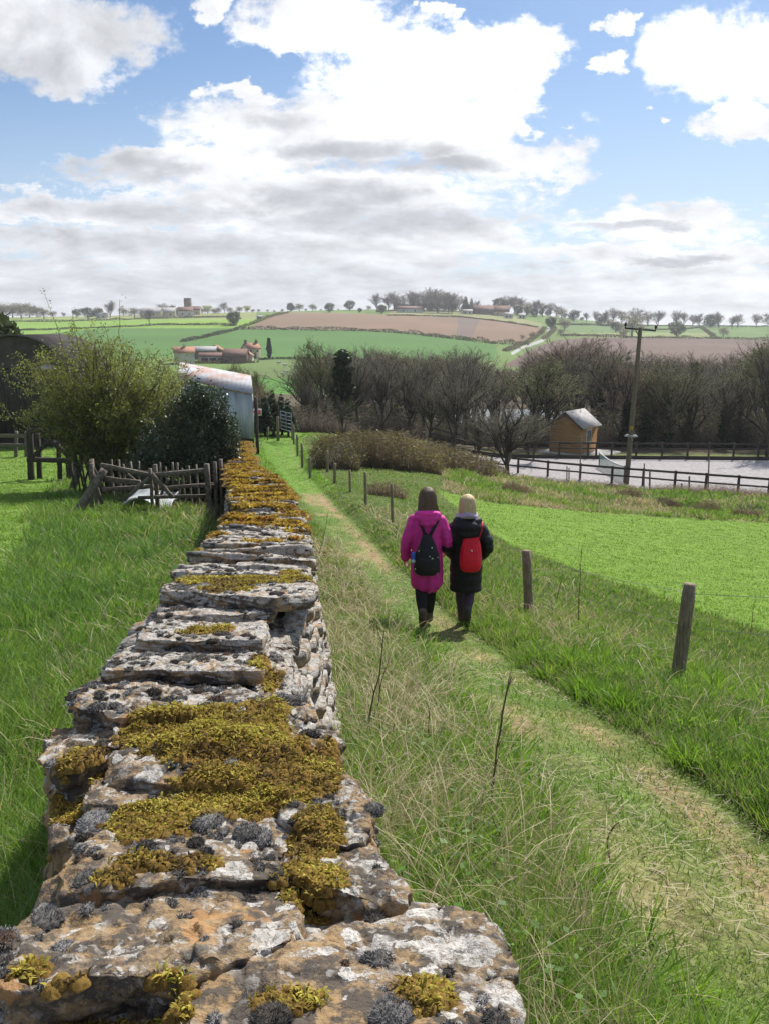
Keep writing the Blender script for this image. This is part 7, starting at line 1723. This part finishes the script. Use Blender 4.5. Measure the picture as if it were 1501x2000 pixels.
fuse(m_, 'coat', cloth('black_padded_coat', (.014, .014, .018), .7, 14, .55, .4), w2, .009, 2, lambda P: fold(.005, 41)(P) - .007 * np.abs(np.sin(P[:, 2] * 26)) ** 6)
m_ = MB(); ellip(m_, V3(0, -.13, 1.34) * s, (.17 * s, .095 * s, .075 * s)); ellip(m_, V3(0, -.14, 1.26) * s, (.135 * s, .07 * s, .075 * s)); ellip(m_, V3(-.09, -.07, 1.40) * s, (.09 * s, .09 * s, .05 * s)); ellip(m_, V3(.09, -.07, 1.40) * s, (.09 * s, .09 * s, .05 * s))
fuse(m_, 'hood', bpy.data.materials['black_padded_coat'], w2, .009, 2, fold(.008, 43, (12, 12, 12)))
m_ = MB(); a = np.linspace(0, 6.2832, 40); m_.tube(np.stack([.098 * np.cos(a), -.028 + .085 * np.sin(a), 1.452 + .016 * np.sin(a * 3) - .016 * np.sin(a)], -1) * s, .036 * s, 10, cap=False); fuse(m_, 'scarf', cloth('lilac_scarf', (.52, .42, .62), .8), w2, .007, 1, fold(.006, 44, (20, 20, 20)))
m_ = MB(); loft(m_, np.array([(0, .0, 1.712, .012, .014), (0, -.001, 1.700, .045, .055), (0, -.002, 1.672, .080, .096), (0, -.004, 1.61, .102, .118), (0, -.014, 1.54, .106, .112), (.002, -.035, 1.48, .108, .090), (.004, -.052, 1.43, .098, .070)]) * s); fuse(m_, 'hair', hairmat('blonde_hair', (.66, .53, .31), (.42, .30, .15)), w2, .007, 1, lambda P: .003 * np.sin(np.arctan2(P[:, 1], P[:, 0]) * 34 + 3 * fbm(P * 8, 2, 3)))
rb = p2 + V3(.035, -.195, .79) * s; rbr = empty('drawstring_bag', rb, R(-3), 'bright red drawstring bag worn on the black coat', 'bag')
m_ = MB(); loft(m_, (np.array([(.0, 0, .0, .07, .035), (.0, 0, .025, .118, .07), (0, -.005, .12, .138, .085), (0, .0, .24, .130, .075), (0, .01, .34, .112, .055), (0, .02, .41, .09, .035), (.005, .03, .425, .085, .028)])) * s)
fuse(m_, 'sack', cloth('red_nylon', (.85, .014, .045), .8, 14, .45, .3), rbr, .007, 1, lambda P: fold(.004, 51)(P) + .006 * np.sin(np.arctan2(P[:, 1], P[:, 0]) * 16) * np.clip((P[:, 2] - .12) / .25, 0, 1))
m_ = MB(); m_.add(np.array([[-.012, -.108, .285], [.016, -.108, .285], [.003, -.104, .315], [-.012, -.100, .285], [.016, -.100, .285], [.003, -.096, .315]]) * s, [[[0, 1, 2], [5, 4, 3]], [[0, 3, 4, 1], [1, 4, 5, 2], [2, 5, 3, 0]]]); m_.build('logo_mark', bpy.data.materials['pale_plastic'], rbr)
m_ = MB(); P_ = np.array([(.09, .03, .40), (.125, .055, .50), (.135, .12, .60)]) * s; m_.tube(P_, [.008, .007, .007], 6); m_.build('cord', bpy.data.materials['red_nylon'], rbr)
m_ = MB(); P_ = np.array([(-.09, .03, .40), (-.125, .06, .50), (-.17, .13, .60)]) * s; m_.tube(P_, [.007] * 3, 6); m_.build('cord', bpy.data.materials['red_nylon'], rbr)

# ------------------------------------------------------------ air
hz = MB(); x0, x1, y0, y1, z0, z1 = -4700, 4700, -40, 2830, float(TZ.min()) - 1.5, 45
hz.box((x0 + x1) / 2, (y0 + y1) / 2, (z0 + z1) / 2, x1 - x0, y1 - y0, z1 - z0)
m = bpy.data.materials.new('haze_air'); m.use_nodes = True; t = m.node_tree; t.nodes.clear(); out = t.nodes.new('ShaderNodeOutputMaterial'); pv = t.nodes.new('ShaderNodeVolumePrincipled')
pv.inputs['Color'].default_value = (.93, .96, 1.0, 1); pv.inputs['Density'].default_value = .00022; pv.inputs['Anisotropy'].default_value = .25; t.links.new(pv.outputs[0], out.inputs['Volume'])
tag(hz.build('haze', m), kind='stuff')
print('lowest', TZ.min())

# give every look-alike tree its own place in its row
ones = ['', 'first', 'second', 'third', 'fourth', 'fifth', 'sixth', 'seventh', 'eighth', 'ninth', 'tenth', 'eleventh', 'twelfth', 'thirteenth', 'fourteenth', 'fifteenth', 'sixteenth', 'seventeenth', 'eighteenth', 'nineteenth']
def ordinal(n):
    if n < 20: return ones[n]
    tens = {2: ('twentieth', 'twenty'), 3: ('thirtieth', 'thirty'), 4: ('fortieth', 'forty'), 5: ('fiftieth', 'fifty'), 6: ('sixtieth', 'sixty'), 7: ('seventieth', 'seventy')}[n // 10]
    return tens[0] if n % 10 == 0 else tens[1] + '-' + ones[n % 10]
bylab = {}
for o in bpy.data.objects:
    if o.parent is None and o.get('label') and o.get('kind') is None and o.get('group'): bylab.setdefault(o['label'], []).append(o)
for lab, os_ in bylab.items():
    if len(os_) > 1:
        os_.sort(key=lambda o: o.location.x / o.location.y)
        for i, o in enumerate(os_): o['label'] = lab + ', ' + ordinal(i + 1) + ' from the left'
